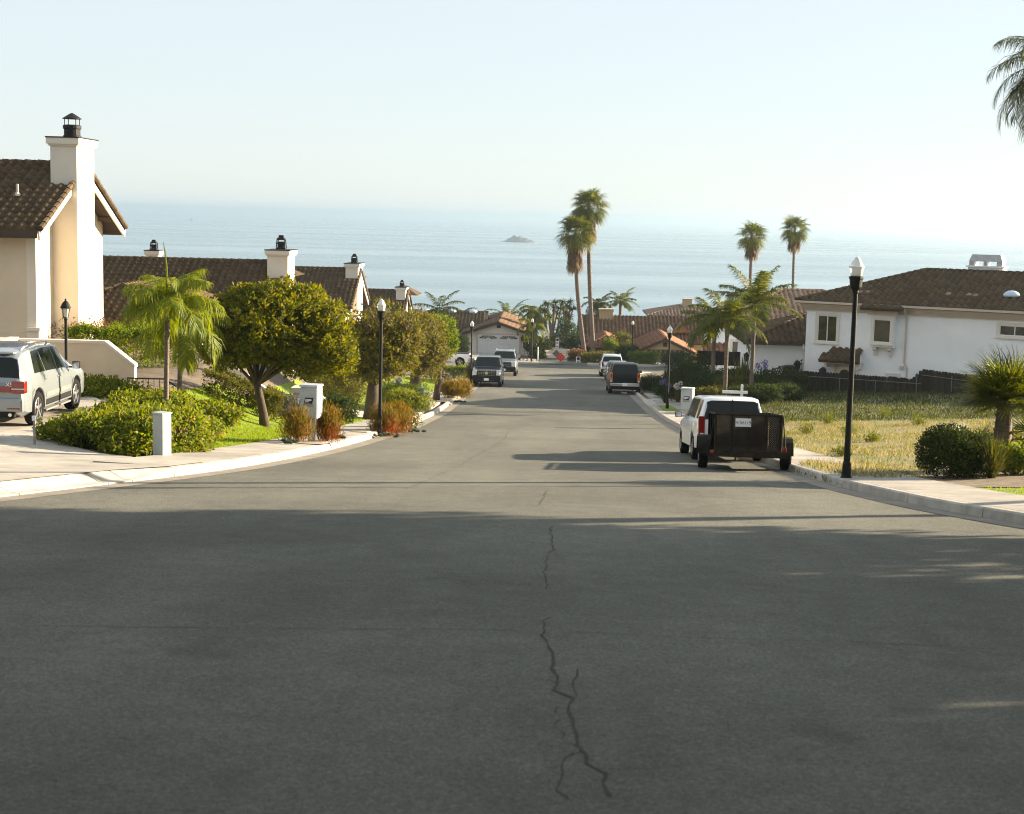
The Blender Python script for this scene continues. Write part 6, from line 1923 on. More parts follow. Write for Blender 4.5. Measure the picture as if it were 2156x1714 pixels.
    for px, Y, h, m in ((1132, 146.5, 1.25, 'white_paint'), (1128, 150.0, 1.5, 'stone_pale'), (1143, 156, 1.3, 'stone_pale')):
        p = at(px, 750, Y); t = thing('bollard', {1132: 'slim white bollard on the asphalt of the beach access', 1128: 'weathered wooden post behind the white bollard', 1143: 'wooden post below the white sign boards'}[px], 'bollard', (p.x, Y, float(path_z(p.x, Y))))
        MB().lathe([(.06, -.1), (.06, h - .04), (.04, h), (.001, h + .01)], 8).build('shaft', MAT[m], t)
    t = thing('barrier_chain', 'sagging chain across the sandy beach access', 'chain', (at(1135, 745, 149.5).x, 149.5, float(path_z(0, 149.5))))
    a, b = at(1129, 739, 149.6), at(1192, 752, 149.0)
    W(MB().tube([a.lerp(b, f) - Vector((0, 0, .35 * math.sin(math.pi * f))) for f in np.linspace(0, 1, 12)], .018, 4).build('chain', MAT['galvanised']), t)
    t = thing('litter_bin', 'grey bin with dark lid beside the post at the access', 'bin', (at(1136, 745, 157).x, 157, float(path_z(-1, 157))))
    MB().lathe([(.28, 0), (.30, .9), (.31, .92)], 12).build('body', MAT['sign_back'], t); MB().lathe([(.32, .92), (.30, 1.02), (.1, 1.1), (.001, 1.1)], 12).build('lid', MAT['black_metal'], t)
    # far out: a sail and a rock
    d = ray(402, 464); s = -CZ / d.z * .985
    p = Vector((0, 0, CZ)) + d * s
    t = thing('sailboat', 'tiny dark sailing boat alone on the sea at the left', 'boat', (p.x, p.y, 0)); k = s / 3200 * 1.25
    MB().add([(-2.0 * k, 0, .2 * k), (2.0 * k, 0, .2 * k), (1.4 * k, .5 * k, -.3 * k), (-1.4 * k, .5 * k, -.3 * k), (1.4 * k, -.5 * k, -.3 * k), (-1.4 * k, -.5 * k, -.3 * k)], [(0, 1, 2, 3), (0, 5, 4, 1), (0, 3, 5), (1, 4, 2), (2, 4, 5, 3)]).build('hull', MAT['ink'], t)
    MB().prism([(-1.3 * k, .4 * k), (1.5 * k, .4 * k), (.3 * k, 5.2 * k)], 'y', -.05 * k, .05 * k).build('sail', MAT['ink'], t)
    d = ray(1092, 510); s = -CZ / d.z; p = Vector((0, 0, CZ)) + d * s; k = s / 3200
    t = thing('rock_islet', 'low dark rock islet out in the sea above the middle of the street', 'islet', (p.x, p.y, 0))
    n = 40; m = 14; vs, fs = [], []
    rr = random.Random(4)
    prof = lambda u: np.interp(u, [-1, -.9, -.55, -.35, 0, .3, .55, .9, 1], [0, .12, .55, 1.0, .95, .8, .55, .15, 0])
    for i in range(n + 1):
        u = -1 + 2 * i / n; hgt = 13 * k * prof(u) * (1 + .12 * math.sin(u * 19) + .08 * math.sin(u * 43))
        for j in range(m + 1):
            v = -1 + 2 * j / m
            vs.append((u * 38 * k + rr.gauss(0, .25) * k, v * 16 * k * (1 - u * u * .7), -.5 + max(0, hgt * (1 - abs(v) ** 1.6) * (1 + rr.gauss(0, .09)))))
    for i in range(n):
        for j in range(m): q = i * (m + 1) + j; fs.append((q, q + m + 1, q + m + 2, q + 1))
    MB().add(vs, fs).build('rock', MAT['rock'], t)
make_street()
# ------------------------------------------------------------------ gardens
def xp(px, Y): return xat(px, Y)

def make_gardens():
    # lawns, beds, driveways (flat patches following the ground)
    L1 = [(-7.02, 36.6), (-7.15, 32.6), (-7.7, 33.0), (-8.4, 36.2), (-8.9, 38.2), (-10.6, 42.0), (-10.4, 46.6), (-6.95, 47.6), (-6.8, 44)]
    L2 = [(-6.62, 49.4), (-6.6, 55.2), (-9.5, 56.2), (-9.5, 49.6)]
    L3 = [(-6.65, 64.5), (-6.7, 101), (-9.6, 104), (-11, 90), (-10, 66.5)]
    for p in (L1, L2, L3): poly_sheet('lawn', p, MAT['lawn'], 0.015, 0.5)
    poly_sheet('driveway', [(-6.55, 56.2), (-6.6, 61.2), (-14, 65), (-14, 57.6)], MAT['concrete'], 0.02, 0.6)
    poly_sheet('driveway', [(6.55, 79.2), (6.6, 83.6), (13, 86.5), (13, 83.0)], MAT['concrete'], 0.02, 0.6)
    poly_sheet('driveway', [(7.0, 141.6), (13.6, 141.6), (13.2, 149.4), (9.0, 149.4)], MAT['concrete'], 0.02, 0.6)
    poly_sheet('driveway', [(-9.6, 141.7), (-3.2, 141.7), (-3.4, 165.4), (-8.6, 165.4)], MAT['concrete'], 0.03, 0.6)
    poly_sheet('planting_bed', [(-5.42, 35.6), (-5.28, 38.4), (-5.75, 38.5), (-6.15, 37.0), (-6.1, 35.9)], MAT['gravel'], 0.028, 0.3)
    poly_sheet('planting_bed', [(-5.02, 43.3), (-4.98, 47.5), (-5.75, 47.4), (-5.95, 45.4), (-5.8, 43.6)], MAT['gravel'], 0.028, 0.3)
    poly_sheet('planting_bed', [(-4.98, 75), (-5.0, 84), (-5.7, 84), (-5.8, 75.2)], MAT['gravel'], 0.028, 0.3)
    poly_sheet('mulch_bed', off_kerb(1, 1.63, [26.0, 27, 28, 29, 30]) + [(8.6, 32.5), (15, 31.5), (13.5, 24.8), (9.5, 25.6)], MAT['mulch'], 0.02, 0.5)
    R1 = off_kerb(1, 1.63, [25.6, 24.8, 24, 23, 22, 21, 20, 19, 18, 17, 16]) + [(16, 18.5), (16, 23.9), (13.4, 24.6), (9.4, 25.4)]
    poly_sheet('lawn', R1, MAT['lawn'], 0.03, 0.5)
    R2 = [(5.35, 71.5), (5.4, 77.0), (6.1, 77.2), (6.15, 72.0)]
    poly_sheet('lawn', R2, MAT['lawn'], 0.03, 0.5)
    LOT = [(6.75, 33.0), (7.2, 29.6), (8.7, 32.8), (15, 31.8), (28, 36), (28, 68.4), (18.5, 75.6), (12.8, 79.6), (7.2, 66), (6.7, 50)]
    poly_sheet('dry_field', LOT, MAT['dry_ground'], 0.015, 0.8)
    blades('grass', [L1], 26000, .055, .012, MAT['lawn_blade'], .45)
    blades('grass', [L2, L3], 22000, .06, .018, MAT['lawn_blade'], .45)
    blades('grass', [R1], 16000, .055, .012, MAT['lawn_blade'], .45)
    near = [(6.7, 33.0), (7.0, 28.6), (8.7, 32.6), (15, 31.8), (19, 42), (18, 60), (7.0, 60), (6.65, 45)]
    blades('dry_grass', [near], 70000, .10, .016, MAT['dry_blade'], .6, bare=.3)
    blades('dry_grass', [[(7, 60), (18, 60), (26, 50), (27, 68), (18.5, 75.4), (12.8, 79.4), (8, 68)]], 30000, .16, .03, MAT['shaded_green_weed'], .5)
    blades('dry_grass', [[(5.5, 28.2), (6.3, 28.0), (7.3, 29.0), (7.0, 32.5), (5.6, 33.6), (5.25, 31.5)]], 2600, .11, .012, MAT['dry_blade'], .6)
    blades('dry_grass', [[(5.32, 27.6), (5.38, 27.6), (5.12, 34), (5.02, 37), (4.90, 37), (5.0, 32)]], 900, .10, .014, MAT['weed_blade'], .5, dz=-.14)
    for i, (px, Y, h) in enumerate(((1652, 37.5, .75), (1790, 49, .5), (1935, 56, .5), (1700, 50, .55), (1860, 62, .6), (1780, 37, .4), (1840, 44, .4), (1745, 58, .6))):
        tuft('weed_clump', ['tall yellow-green weeds by the trailer wheel', 'weed clump behind the big lamp', 'weed clump at the shade line near the fan palm', 'bushy weeds between trailer and big lamp', 'weeds at the shade line under the stepped fence', 'low weed left of the big lamp foot', 'low weed right of the big lamp in the dry grass', 'weed clump near the fence left of the big lamp'][i],
             xp(px, Y), Y, 110, h, .010, 'weed_blade', 'weed', .75, i, 'weeds on the dry lot', .6, base_r=.25, tip_mat='weed_blade', tip_n=160)

    # ---- left: shrubs round the utility box and under the wall
    SG = dict(group='shrub bed by the silver SUV', L=.10, Wd=.055, amp=.34, shell=.4)
    shrub('flowering_shrub', 'low yellow-green shrub at the driveway corner by the stake', -9.25, 30.6, (1.0, 1.0), .62, 'leaf_shrub', 9500, seed=11, **SG)
    shrub('flowering_shrub', 'yellow-green shrub left of the utility box, spilling to the pavement', -8.35, 30.3, (1.05, 1.15), .70, 'leaf_shrub', 12500, seed=12, flowers=('petal_pink', 26, .05), **SG)
    shrub('flowering_shrub', 'taller green shrub with a red flower in front of the stucco wall end', -9.9, 36.2, (1.25, 1.7), .66, 'leaf_shrub', 13000, seed=13, flowers=('petal_red', 4, .10), **SG)
    shrub('flowering_shrub', 'green shrub between the silver SUV and the small palm', -9.3, 33.4, (1.05, 1.4), .62, 'leaf_shrub', 11000, seed=14, flowers=('petal_pink', 25, .05), **SG)
    shrub('flowering_shrub', 'light yellow-green shrub just right of the utility box', -7.75, 31.0, (.55, 1.2), .66, 'leaf_shrub', 8000, seed=15, **SG)
    shrub('flowering_shrub', 'last shrub of the bed, beside the lawn of the round tree', -7.95, 33.6, (.5, 1.3), .6, 'leaf_shrub', 8000, seed=16, **SG)
    shrub('flowering_shrub', 'leafy shrub rising in front of the stucco wall', -12.3, 40.2, (1.2, 1.0), .36, 'leaf_shrub', 7000, seed=17, **SG)
    shrub('flowering_shrub', 'shrub at the foot of the iron stair railing', -8.9, 38.8, (.8, .8), .6, 'leaf_shrub', 8000, seed=18, **SG)
    hedge('slope_hedge', 'bright green hedge falling down the slope behind the end of the stucco wall', [(-15.0, 46.6), (-13.5, 47.6), (-12.1, 49.2)], 1.4, 1.25, 'leaf_bright', 16000, .075, .045, htaper=1.25)
    shrub('reddish_shrub', 'loose reddish-brown shrub above the slope hedge by the chimney foot', -15.2, 50.4, (1.7, .9), 1.3, 'leaf_red', 3200, .09, .04, seed=21, amp=.3)
    shrub('reddish_shrub', 'reddish-brown shrub between slope hedge and small palm', -13.2, 51.5, (1.3, .9), 1.2, 'leaf_red', 3600, .09, .04, seed=22, amp=.3)
    hedge('clipped_hedge', 'clipped dark hedge on the lawn left of the round tree', [(-10.2, 44.8), (-9.0, 44.6), (-8.1, 44.9)], 1.25, .72, 'leaf_olive', 13000, .06, .034, seed=5)
    hedge('clipped_hedge', 'clipped hedge block behind the trunk of the round tree', [(-8.9, 47.0), (-7.7, 47.2)], 1.0, .62, 'leaf_olive', 6500, .06, .034, seed=6)
    tuft('lavender', 'purple lavender bush between the round tree and the mailbox', xp(612, 46.8), 46.8, 420, .85, .016, 'leaf_grey', 'flowering plant', .6, 31, None, .8, tip_mat='petal_purple', tip_n=800, base_r=.5)
    tuft('lavender', 'second purple lavender beside the garden wall', xp(638, 48.0), 48.0, 260, .75, .016, 'leaf_grey', 'flowering plant', .6, 32, None, .8, tip_mat='petal_purple', tip_n=500, base_r=.4)
    # round tree
    D = 42.4; b = on(xp(551, D), D)
    def loc(px, py, dy=0): p = at(px, py, D + dy); return tuple(p - b)
    tree('round_tree', 'broad round-crowned tree with glossy yellow-green leaves on the left lawn', b, 1.30, .12,
         [(loc(580, 695), (1.55, 1.6, 1.15)), (loc(475, 695, -.1), (.80, 1.1, .88)), (loc(682, 705), (.85, 1.1, 1.0)), (loc(708, 742, -.2), (.45, .8, .62)), (loc(525, 735), (1.0, 1.1, .55)), (loc(520, 645), (1.0, 1.1, .62)), (loc(600, 632), (.8, 1.0, .52)), (loc(655, 650), (.7, .9, .55)), (loc(640, 752), (.8, .9, .5)), (loc(452, 735), (.42, .7, .5))],
         56000, 'leaf_tree', .12, .052, 10, 41, (-.16, 0), 16, .24, .50, loose=.5, spread=.10)
    # rust-coloured plantings round mailbox and lamp
    G = dict(group='rust-coloured shrubs by the kerb', up=1.3, loose=.75, amp=.25, per=7, shell=.7)
    def rust(lab, px, Y, r, h, m='leaf_rust', n=4200, L=.15, Wd=.016, seed=1, low=900):
        shrub('rust_shrub', lab, xp(px, Y), Y, (r, r), h, m, n, L, Wd, seed, low=('leaf_redtip', low) if low else None, **G)
    rust('rust and green twiggy shrub left of the near mailbox', 626, 36.4, .29, .72, n=3000, seed=33, low=350)
    rust('orange and red twiggy shrub right of the near mailbox', 690, 37.5, .27, .74, n=2600, seed=34, low=1100)
    rust('red-based shrub wrapped round the foot of the left street lamp', 810, 45.0, .36, .82, n=3800, seed=35, low=1300)
    rust('golden orange shrub on the street side of the left lamp', 836, 45.8, .36, .86, n=3800, seed=36, low=900)
    rust('ochre shrub by the kerb beyond the driveway', 950, 79.5, .48, .75, n=3600, L=.2, Wd=.03, seed=37, low=0)
    rust('ochre shrub just short of the dark blue SUV', 970, 83.5, .5, .8, n=3600, L=.2, Wd=.03, seed=38, low=0)
    rust('brownish shrub behind the lamp of the dark blue SUV', 1001, 101, .6, 1.3, 'leaf_olive', 4500, .22, .035, 39, 0)
    shrub('golden_shrub', 'small golden clipped shrub behind the left street lamp', xp(842, 48.4), 48.4, (.62, .5), .85, 'leaf_olive', 5000, .06, .035, seed=23, flowers=('petal_orange', 40, .05))
    def succulent(lab, px, Y, r=.16, n=46):
        t = thing('succulent', lab, 'plant', on(xp(px, Y), Y), 0, 'blue-green succulents at the kerb')
        parts = []
        for q in range(7):
            c = np.array([RNG.normal(0, r), RNG.normal(0, r * .7), .05])
            d = rand_dirs(n); d[:, 2] = np.abs(d[:, 2]) + .15; d = unit(d)
            parts.append(leaf_arrays(np.repeat(c[None], n, 0), d, unit(np.cross(d, rand_dirs(n))), np.full(n, .11), np.full(n, .04)))
        foliage('leaves', join(parts), MAT['leaf_grey'], t)
    succulent('blue-green succulent at the near end of the mailbox bed', 608, 35.5)
    succulent('blue-green succulent right of the mailbox bed', 706, 38.6, .12)
    succulent('blue-green succulent at the foot of the left street lamp', 806, 43.6, .18)
    succulent('dark succulent at the far end of the lamp bed', 868, 48.0, .14)
    succulent('pale succulent in front of the ochre shrub', 966, 77.5, .16)
    # small queen palms
    feather_palm('queen_palm', 'small lime-green palm with drooping fronds behind the utility box', on(xp(349, 36.0), 36.0), 2.72, .065, 20, 1.32, .62, 'frond_lime', (.05, 0), .3, 1.75, 1.3, 51, None, .25, 1.45, 54, .026, 1.55)
    feather_palm('queen_palm', 'second small drooping palm just behind the lime-green one', on(xp(377, 40.0), 40.0), 2.0, .065, 12, 1.35, .6, 'frond_lime', (.06, 0), .2, 1.7, 1.4, 52, None, -.2, 1.15, 54, .024, 0)
    # sparse trees further down
    D2 = 55.0; b2 = on(xp(783, D2), D2)
    def loc2(px, py, dy=0): return tuple(at(px, py, D2 + dy) - b2)
    tree('sparse_tree', 'sparse twiggy tree with a thick dark trunk behind the left lamp', b2, 1.35, .26, [(loc2(800, 722), (1.3, 1.2, 1.25)), (loc2(757, 722), (.6, .8, 1.1)), (loc2(738, 745), (.5, .8, .8)), (loc2(850, 715), (.8, 1.0, 1.0)), (loc2(790, 770), (1.0, 1.0, .55))],
         19000, 'leaf_sparse', .13, .065, 6, 61, (.05, 0), 16, .22, .75, None, 1500, cat='tree')
    D3 = 72.0; b3 = on(xp(874, D3), D3)
    def loc3(px, py, dy=0): return tuple(at(px, py, D3 + dy) - b3)
    tree('sparse_tree', 'brownish twiggy tree on the far lawn, left of the bright green one', b3, 1.6, .30, [(loc3(880, 712), (1.35, 1.3, 1.3)), (loc3(845, 730), (.8, 1.0, 1.1)), (loc3(905, 750), (1.0, 1.0, .9)), (loc3(860, 690), (1.0, 1.0, .8))],
         16000, 'leaf_sparse', .15, .07, 6, 62, (0, 0), 16, .22, .75, None, 1600)
    D4 = 76.5; b4 = on(xp(920, D4), D4)
    def loc4(px, py, dy=0): return tuple(at(px, py, D4 + dy) - b4)
    tree('bright_tree', 'bright green tree at the end of the left row of trees', b4, 1.6, .16, [(loc4(932, 708), (.75, 1.1, 1.0)), (loc4(912, 735), (.75, 1.0, .95)), (loc4(940, 722), (.5, .8, .75))],
         15000, 'leaf_bright', .13, .07, 8, 63, (.1, 0), 9, .14, .5)
    shrub('green_shrub', 'rounded yellow-green shrub between driveway and small utility box', xp(852, 64.5), 64.5, (.95, .9), .82, 'leaf_shrub', 9000, .085, .045, seed=24)
    shrub('green_shrub', 'dark bush beside the post of the garden wall', xp(712, 50.5), 50.5, (.62, .7), .95, 'leaf_dark', 6000, .08, .04, seed=25)
    shrub('green_shrub', 'low green shrub at the head of the far driveway', xp(832, 67.5), 67.5, (1.4, .8), 1.1, 'leaf_bright', 7000, .09, .05, seed=26)
    tuft('blue_agapanthus', 'pale blue agapanthus heads beneath the twiggy trees', xp(840, 69), 69, 120, .7, .03, 'leaf_dark', 'flowering plant', .6, 40, None, .5, heads=('petal_purple', 7, 1.2, .13))
    hedge('low_hedge', 'low hedge between the far lawn and the white pickup', [(-8.6, 104.5), (-5.6, 105.2)], 1.0, .75, 'leaf_bright', 6000, .1, .06, seed=8)
    shrub('green_shrub', 'tall brown-green bush under the hedge wall left of the far driveway', xp(722, 62), 62, (.9, 1.1), 1.9, 'leaf_olive', 9000, .09, .045, seed=27)
    shrub('green_shrub', 'olive bush beneath the crown of the sparse tree', xp(690, 66), 66, (1.4, 1.2), 2.0, 'leaf_olive', 9000, .1, .05, seed=28)
    shrub('green_shrub', 'round dark topiary bush beside the wide white garage', xp(966, 158), 158, (1.0, 1.0), 1.9, 'leaf_dark', 3500, .14, .08, seed=29, amp=.05)

    # ---- right: bush, fan palm and the tall garden palms
    shrub('dark_bush', 'dense dark rounded bush at the pavement left of the fan palm', 7.65, 28.7, (.74, .8), 1.02, 'leaf_dark', 22000, .05, .024, seed=71, amp=.07, blobs=[((-.1, 0, .46), (.62, .75, .52)), ((.45, .1, .40), (.5, .65, .44))])
    tuft('dry_tuft', 'brown dry grassy tuft leaning out of the dark bush', 8.25, 28.3, 260, .85, .012, 'leaf_olive', 'plant', .8, 72, None, .5)
    bx = xp(2112, 30.2)
    fan_palm('fan_palm', 'stout fan palm with stiff silvery-green fans at the right edge', on(bx, 30.2), 1.45, .22, 52, .44, .72, 'frond', (.02, 0), 0, 81, None, -.3, 1.35, .35, 30, .026, .95, cat='palm tree', half=2.0, fused=.28, taper=.62)
    fan_palm('fan_palm', 'smaller fan palm offshoot at the foot of the stout one', on(xp(2062, 30.6), 30.6), .45, .13, 14, .36, .48, 'frond', (-.1, 0), 0, 82, None, -.3, 1.2, .35, 22, .024, .95, cat='palm tree', half=2.0, fused=.28)
    fan_palm('fan_palm', 'low fan palm offshoot at the very right edge behind the stout one', on(xp(2150, 31.2), 31.2), .55, .14, 12, .45, .55, 'frond', (.1, 0), 0, 83, None, -.2, 1.2, .35, 22, .024, .95, cat='palm tree', half=2.0, fused=.28)
    shrub('green_shrub', 'small bright shrub at the right edge beneath the fan palm', xp(2150, 29.3), 29.3, (.42, .4), .55, 'leaf_bright', 3500, .06, .04, seed=73)
    feather_palm('tall_palm', 'tall palm outside the right edge whose fronds hang into the top right corner', on(at(2203, 990, 31).x, 31.0), at(2190, 150, 31).z - gz(10, 31) - .45, .15, 44, 1.7, .5, 'frond_dark', (-.22, 0), .5, 1.7, .9, 84, None, -.75, 1.3, 60, .014)
    KP = dict(mat='frond', shaft=.75, group='king palms in the right-hand garden')
    feather_palm('king_palm', 'middle king palm with a bulging crownshaft, nearest of the three', on(xp(1524, 72), 72), 3.3, .11, 15, 2.05, .66, droop=.95, hang=.6, seed=91, emin=-.05, emax=1.45, nl=60, tipw=.05, **KP)
    feather_palm('king_palm', 'right-hand king palm of the three, its crown highest', on(xp(1579, 75), 75), 3.95, .11, 16, 2.15, .66, droop=.85, hang=.55, seed=92, emin=-.05, emax=1.45, nl=60, tipw=.05, **KP)
    feather_palm('king_palm', 'left king palm of the three, standing furthest back', on(xp(1497, 83), 83), 3.2, .12, 14, 2.3, .7, droop=1.1, hang=.7, seed=93, emin=-.05, emax=1.45, nl=60, tipw=.05, **KP)
    tuft('flax', 'large spiky flax plant between the king palm trunks', xp(1562, 79), 79, 130, 2.1, .065, 'leaf_olive', 'plant', .45, 94, None, .92, base_r=.3)
    tuft('flax', 'smaller spiky flax by the white garage wall', xp(1600, 82), 82, 60, 1.5, .06, 'leaf_dark', 'plant', .5, 95, None, .92, base_r=.25)
    MASS = [(1378, 93, 1.0, .95, 'leaf_dark', 'dark shrub at the near end of the right-hand border'), (1404, 86.5, .85, .9, 'leaf_dark', 'round dark shrub behind the second right lamp'),
            (1425, 92, 1.2, 1.5, 'leaf_dark', 'dark bush in front of the tan garage'), (1458, 90, 1.5, 2.2, 'leaf_dark', 'tall dark shrub left of the king palms'), (1447, 82, 1.1, 1.1, 'leaf_dark', 'dark spreading shrub right of the second lamp'),
            (1486, 78.5, 1.4, 1.3, 'leaf_dark', 'feathery dark shrub under the left king palm'), (1540, 84, 1.5, 1.5, 'leaf_dark', 'dark shrub behind the flax'), (1545, 76, 1.0, .9, 'leaf_olive', 'olive shrub between the palm trunks'),
            (1500, 73.5, .95, .8, 'leaf_olive', 'low olive shrub at the pavement before the palms'), (1612, 76, 1.3, 1.0, 'leaf_dark', 'dark shrub in front of the iron railing'), (1655, 77.5, 1.2, 1.1, 'leaf_dark', 'leafy dark shrub at the fence corner'),
            (1590, 71.0, 1.2, .8, 'leaf_dark', 'low dark shrub behind the white sign post'), (1640, 72.5, 1.2, .75, 'leaf_dark', 'low dark ground shrub short of the fence corner'), (1465, 98, 1.4, 1.4, 'leaf_dark', 'shrub before the small clay-roofed porch')]
    for i, (px, Y, r, h, m, lab) in enumerate(MASS):
        shrub('dark_shrub', lab, xp(px, Y), Y, (r, r * .8), h, m, 6500, .12, .05, 100 + i, 'shrub border of the right-hand garden', amp=.25, shell=.5)
    tuft('agapanthus', 'lilac agapanthus behind the second right lamp', xp(1400, 80), 80, 90, .7, .035, 'leaf_dark', 'flowering plant', .6, 96, None, .5, heads=('petal_purple', 4, 1.15, .12))
    tuft('agapanthus', 'white and lilac agapanthus right of the second right lamp', xp(1425, 81), 81, 110, .7, .035, 'leaf_olive', 'flowering plant', .6, 97, None, .5, heads=('petal_white', 5, 1.0, .12))
    tuft('agapanthus', 'white agapanthus heads below the iron railing', xp(1632, 79), 79, 120, .7, .035, 'leaf_dark', 'flowering plant', .6, 98, None, .5, heads=('petal_white', 7, 1.05, .13))
    tuft('agapanthus', 'purple agapanthus at the iron railing', xp(1604, 80.5), 80.5, 90, .9, .035, 'leaf_dark', 'flowering plant', .6, 99, None, .5, heads=('petal_purple', 6, 1.6, .13))
    tuft('orange_flower', 'small orange flowers at the gate pillar', xp(1659, 80.5), 80.5, 60, .6, .03, 'leaf_dark', 'flowering plant', .6, 90, None, .5, heads=('petal_orange', 4, .95, .13))
    hedge('clipped_hedge', 'clipped hedge with a sunlit top before the tan garage', [(xp(1335, 131), 142.5), (xp(1398, 131), 141.8)], 1.3, 1.05, 'leaf_bright', 8000, .12, .07, seed=9)

    # ---- trees and palms at the far end
    WP = dict(mat='frond', group='tall fan palms', droop=.8, w=.09, K=18)
    fan_palm('tall_fan_palm', 'left one of the two tall fan palms at the street end, with a brown skirt', on(xp(1229, 148), 148), at(1212, 484, 148).z - gz(2.9, 148), .23, 46, 1.1, 1.3, lean=(at(1212, 484, 148).x - xp(1229, 148), 0), skirt=70, seed=111, skirt_len=2.8, emin=-.9, **WP)
    fan_palm('tall_fan_palm', 'right and taller one of the two tall fan palms at the street end', on(xp(1247, 150), 150), at(1240, 428, 150).z - gz(3.9, 150), .23, 50, 1.1, 1.3, lean=(at(1240, 428, 150).x - xp(1247, 150), 0), skirt=40, seed=112, skirt_len=2.6, emin=-1.0, **WP)
    fan_palm('tall_fan_palm', 'fan palm whose head shows just above the right king palm', on(at(1580, 492, 165).x + .15, 165), at(1580, 492, 165).z - gz(21, 165), .20, 34, .95, 1.25, skirt=26, seed=113, skirt_len=1.8, emin=-.9, **WP)
    fan_palm('tall_fan_palm', 'slender single fan palm standing clear against the sea on the right', on(at(1673, 478, 175).x + .3, 175), at(1673, 478, 175).z - gz(27, 175), .17, 34, .95, 1.25, lean=(-.3, 0), skirt=34, seed=114, skirt_len=1.6, emin=-.9, **WP)
    feather_palm('sea_palm', 'dark feather palm above the small trees on the left, against the sea', on(at(924, 662, 150).x, 150), at(926, 662, 150).z - gz(-11, 150), .20, 11, 2.9, .60, 'frond_dark', (0, 0), .6, .9, .8, 121, None, -.35, 1.3, 34, .08)
    feather_palm('sea_palm', 'small feather palm behind the brown roof right of the dark one', on(at(968, 668, 196).x, 196), at(968, 668, 196).z - gz(-12, 196), .2, 9, 2.6, .55, 'frond_dark', (0, 0), .3, 1.2, .8, 122, None, -.3, 1.1, 30, .09)
    feather_palm('date_palm', 'big bushy date palm behind the garage roof', on(at(1068, 668, 188).x, 188), at(1070, 668, 188).z - gz(-6, 188), .45, 34, 3.6, .5, 'frond', (0, 0), 0, 1.35, .5, 123, None, -.7, 1.35, 40, .08)
    feather_palm('sea_palm', 'drooping palm right of the date palm over the garage corner', on(at(1128, 660, 172).x, 172), at(1130, 660, 172).z - gz(-1.6, 172), .2, 15, 2.6, .7, 'frond', (0, 0), .3, 1.5, 1.2, 124, None, -.7, 1.2, 34, .09)
    feather_palm('sea_palm', 'short-trunked palm by the lamp at the garage corner', on(at(1121, 690, 150).x, 150), at(1121, 690, 150).z - gz(-2, 150), .17, 12, 2.0, .6, 'frond', (0, 0), .3, 1.6, 1.2, 125, None, -.8, 1.1, 34, .08)
    feather_palm('sea_palm', 'feather palm on the shore right of the tall pair', on(at(1306, 640, 190).x, 190), at(1306, 640, 190).z - gz(8, 190), .22, 14, 2.5, .6, 'frond', (0, 0), .4, .9, .7, 126, None, -.35, 1.3, 34, .09)
    feather_palm('sea_palm', 'bushy low palm showing between the tall trunks', on(at(1258, 642, 195).x, 195), at(1258, 642, 195).z - gz(6, 195), .22, 16, 2.3, .6, 'frond_dark', (0, 0), .2, 1.3, .9, 127, None, -.6, 1.2, 34, .09)
    def dragon(lab, px, Y, heads, seed):
        r_ = random.Random(seed); b = on(xp(px, Y), Y); t = thing('dragon_tree', lab, 'tree', b, 0, 'dragon trees at the beach access')
        mb = MB(); parts = []
        fk = Vector((0, 0, r_.uniform(.8, 1.6)))
        mb.tube([(0, 0, -.2), fk], [.22, .16], 7)
        for i, (hx, hy) in enumerate(heads):
            tip = at(hx, hy, Y) - b; tip.y += r_.uniform(-1, 1)
            mid = fk.lerp(tip, .5) + Vector((r_.uniform(-.2, .2), 0, -.2))
            mb.tube([fk, mid, tip], [.13, .10, .08], 6, False)
            n = 46; d = rand_dirs(n); d[:, 2] = d[:, 2] * .7 + .25; d = unit(d)
            l = RNG.uniform(.5, .85, n)
            P0 = np.repeat(np.array(tip)[None], n, 0); M_ = P0 + d * (l * .55)[:, None]; E = M_ + unit(d + np.array([0, 0, -.7])) * (l * .5)[:, None]
            parts.append(strip_arrays(np.stack([P0, M_, E], 1), unit(np.cross(d, rand_dirs(n))), np.tile(np.array([.06, .08, .01]), (n, 1))))
        mb.build('trunk', MAT['twig'], t); foliage('leaf_heads', join(parts), MAT['frond'], t)
    dragon('branching dragon tree left over the sandy track', 1160, 163, [(1145, 655), (1152, 640), (1165, 648), (1172, 660), (1158, 668), (1180, 650), (1143, 675), (1169, 638)], 131)
    dragon('dragon tree with single tufts against the sea', 1184, 164, [(1184, 636), (1194, 645), (1200, 636), (1206, 652), (1190, 660), (1198, 668), (1178, 672)], 132)
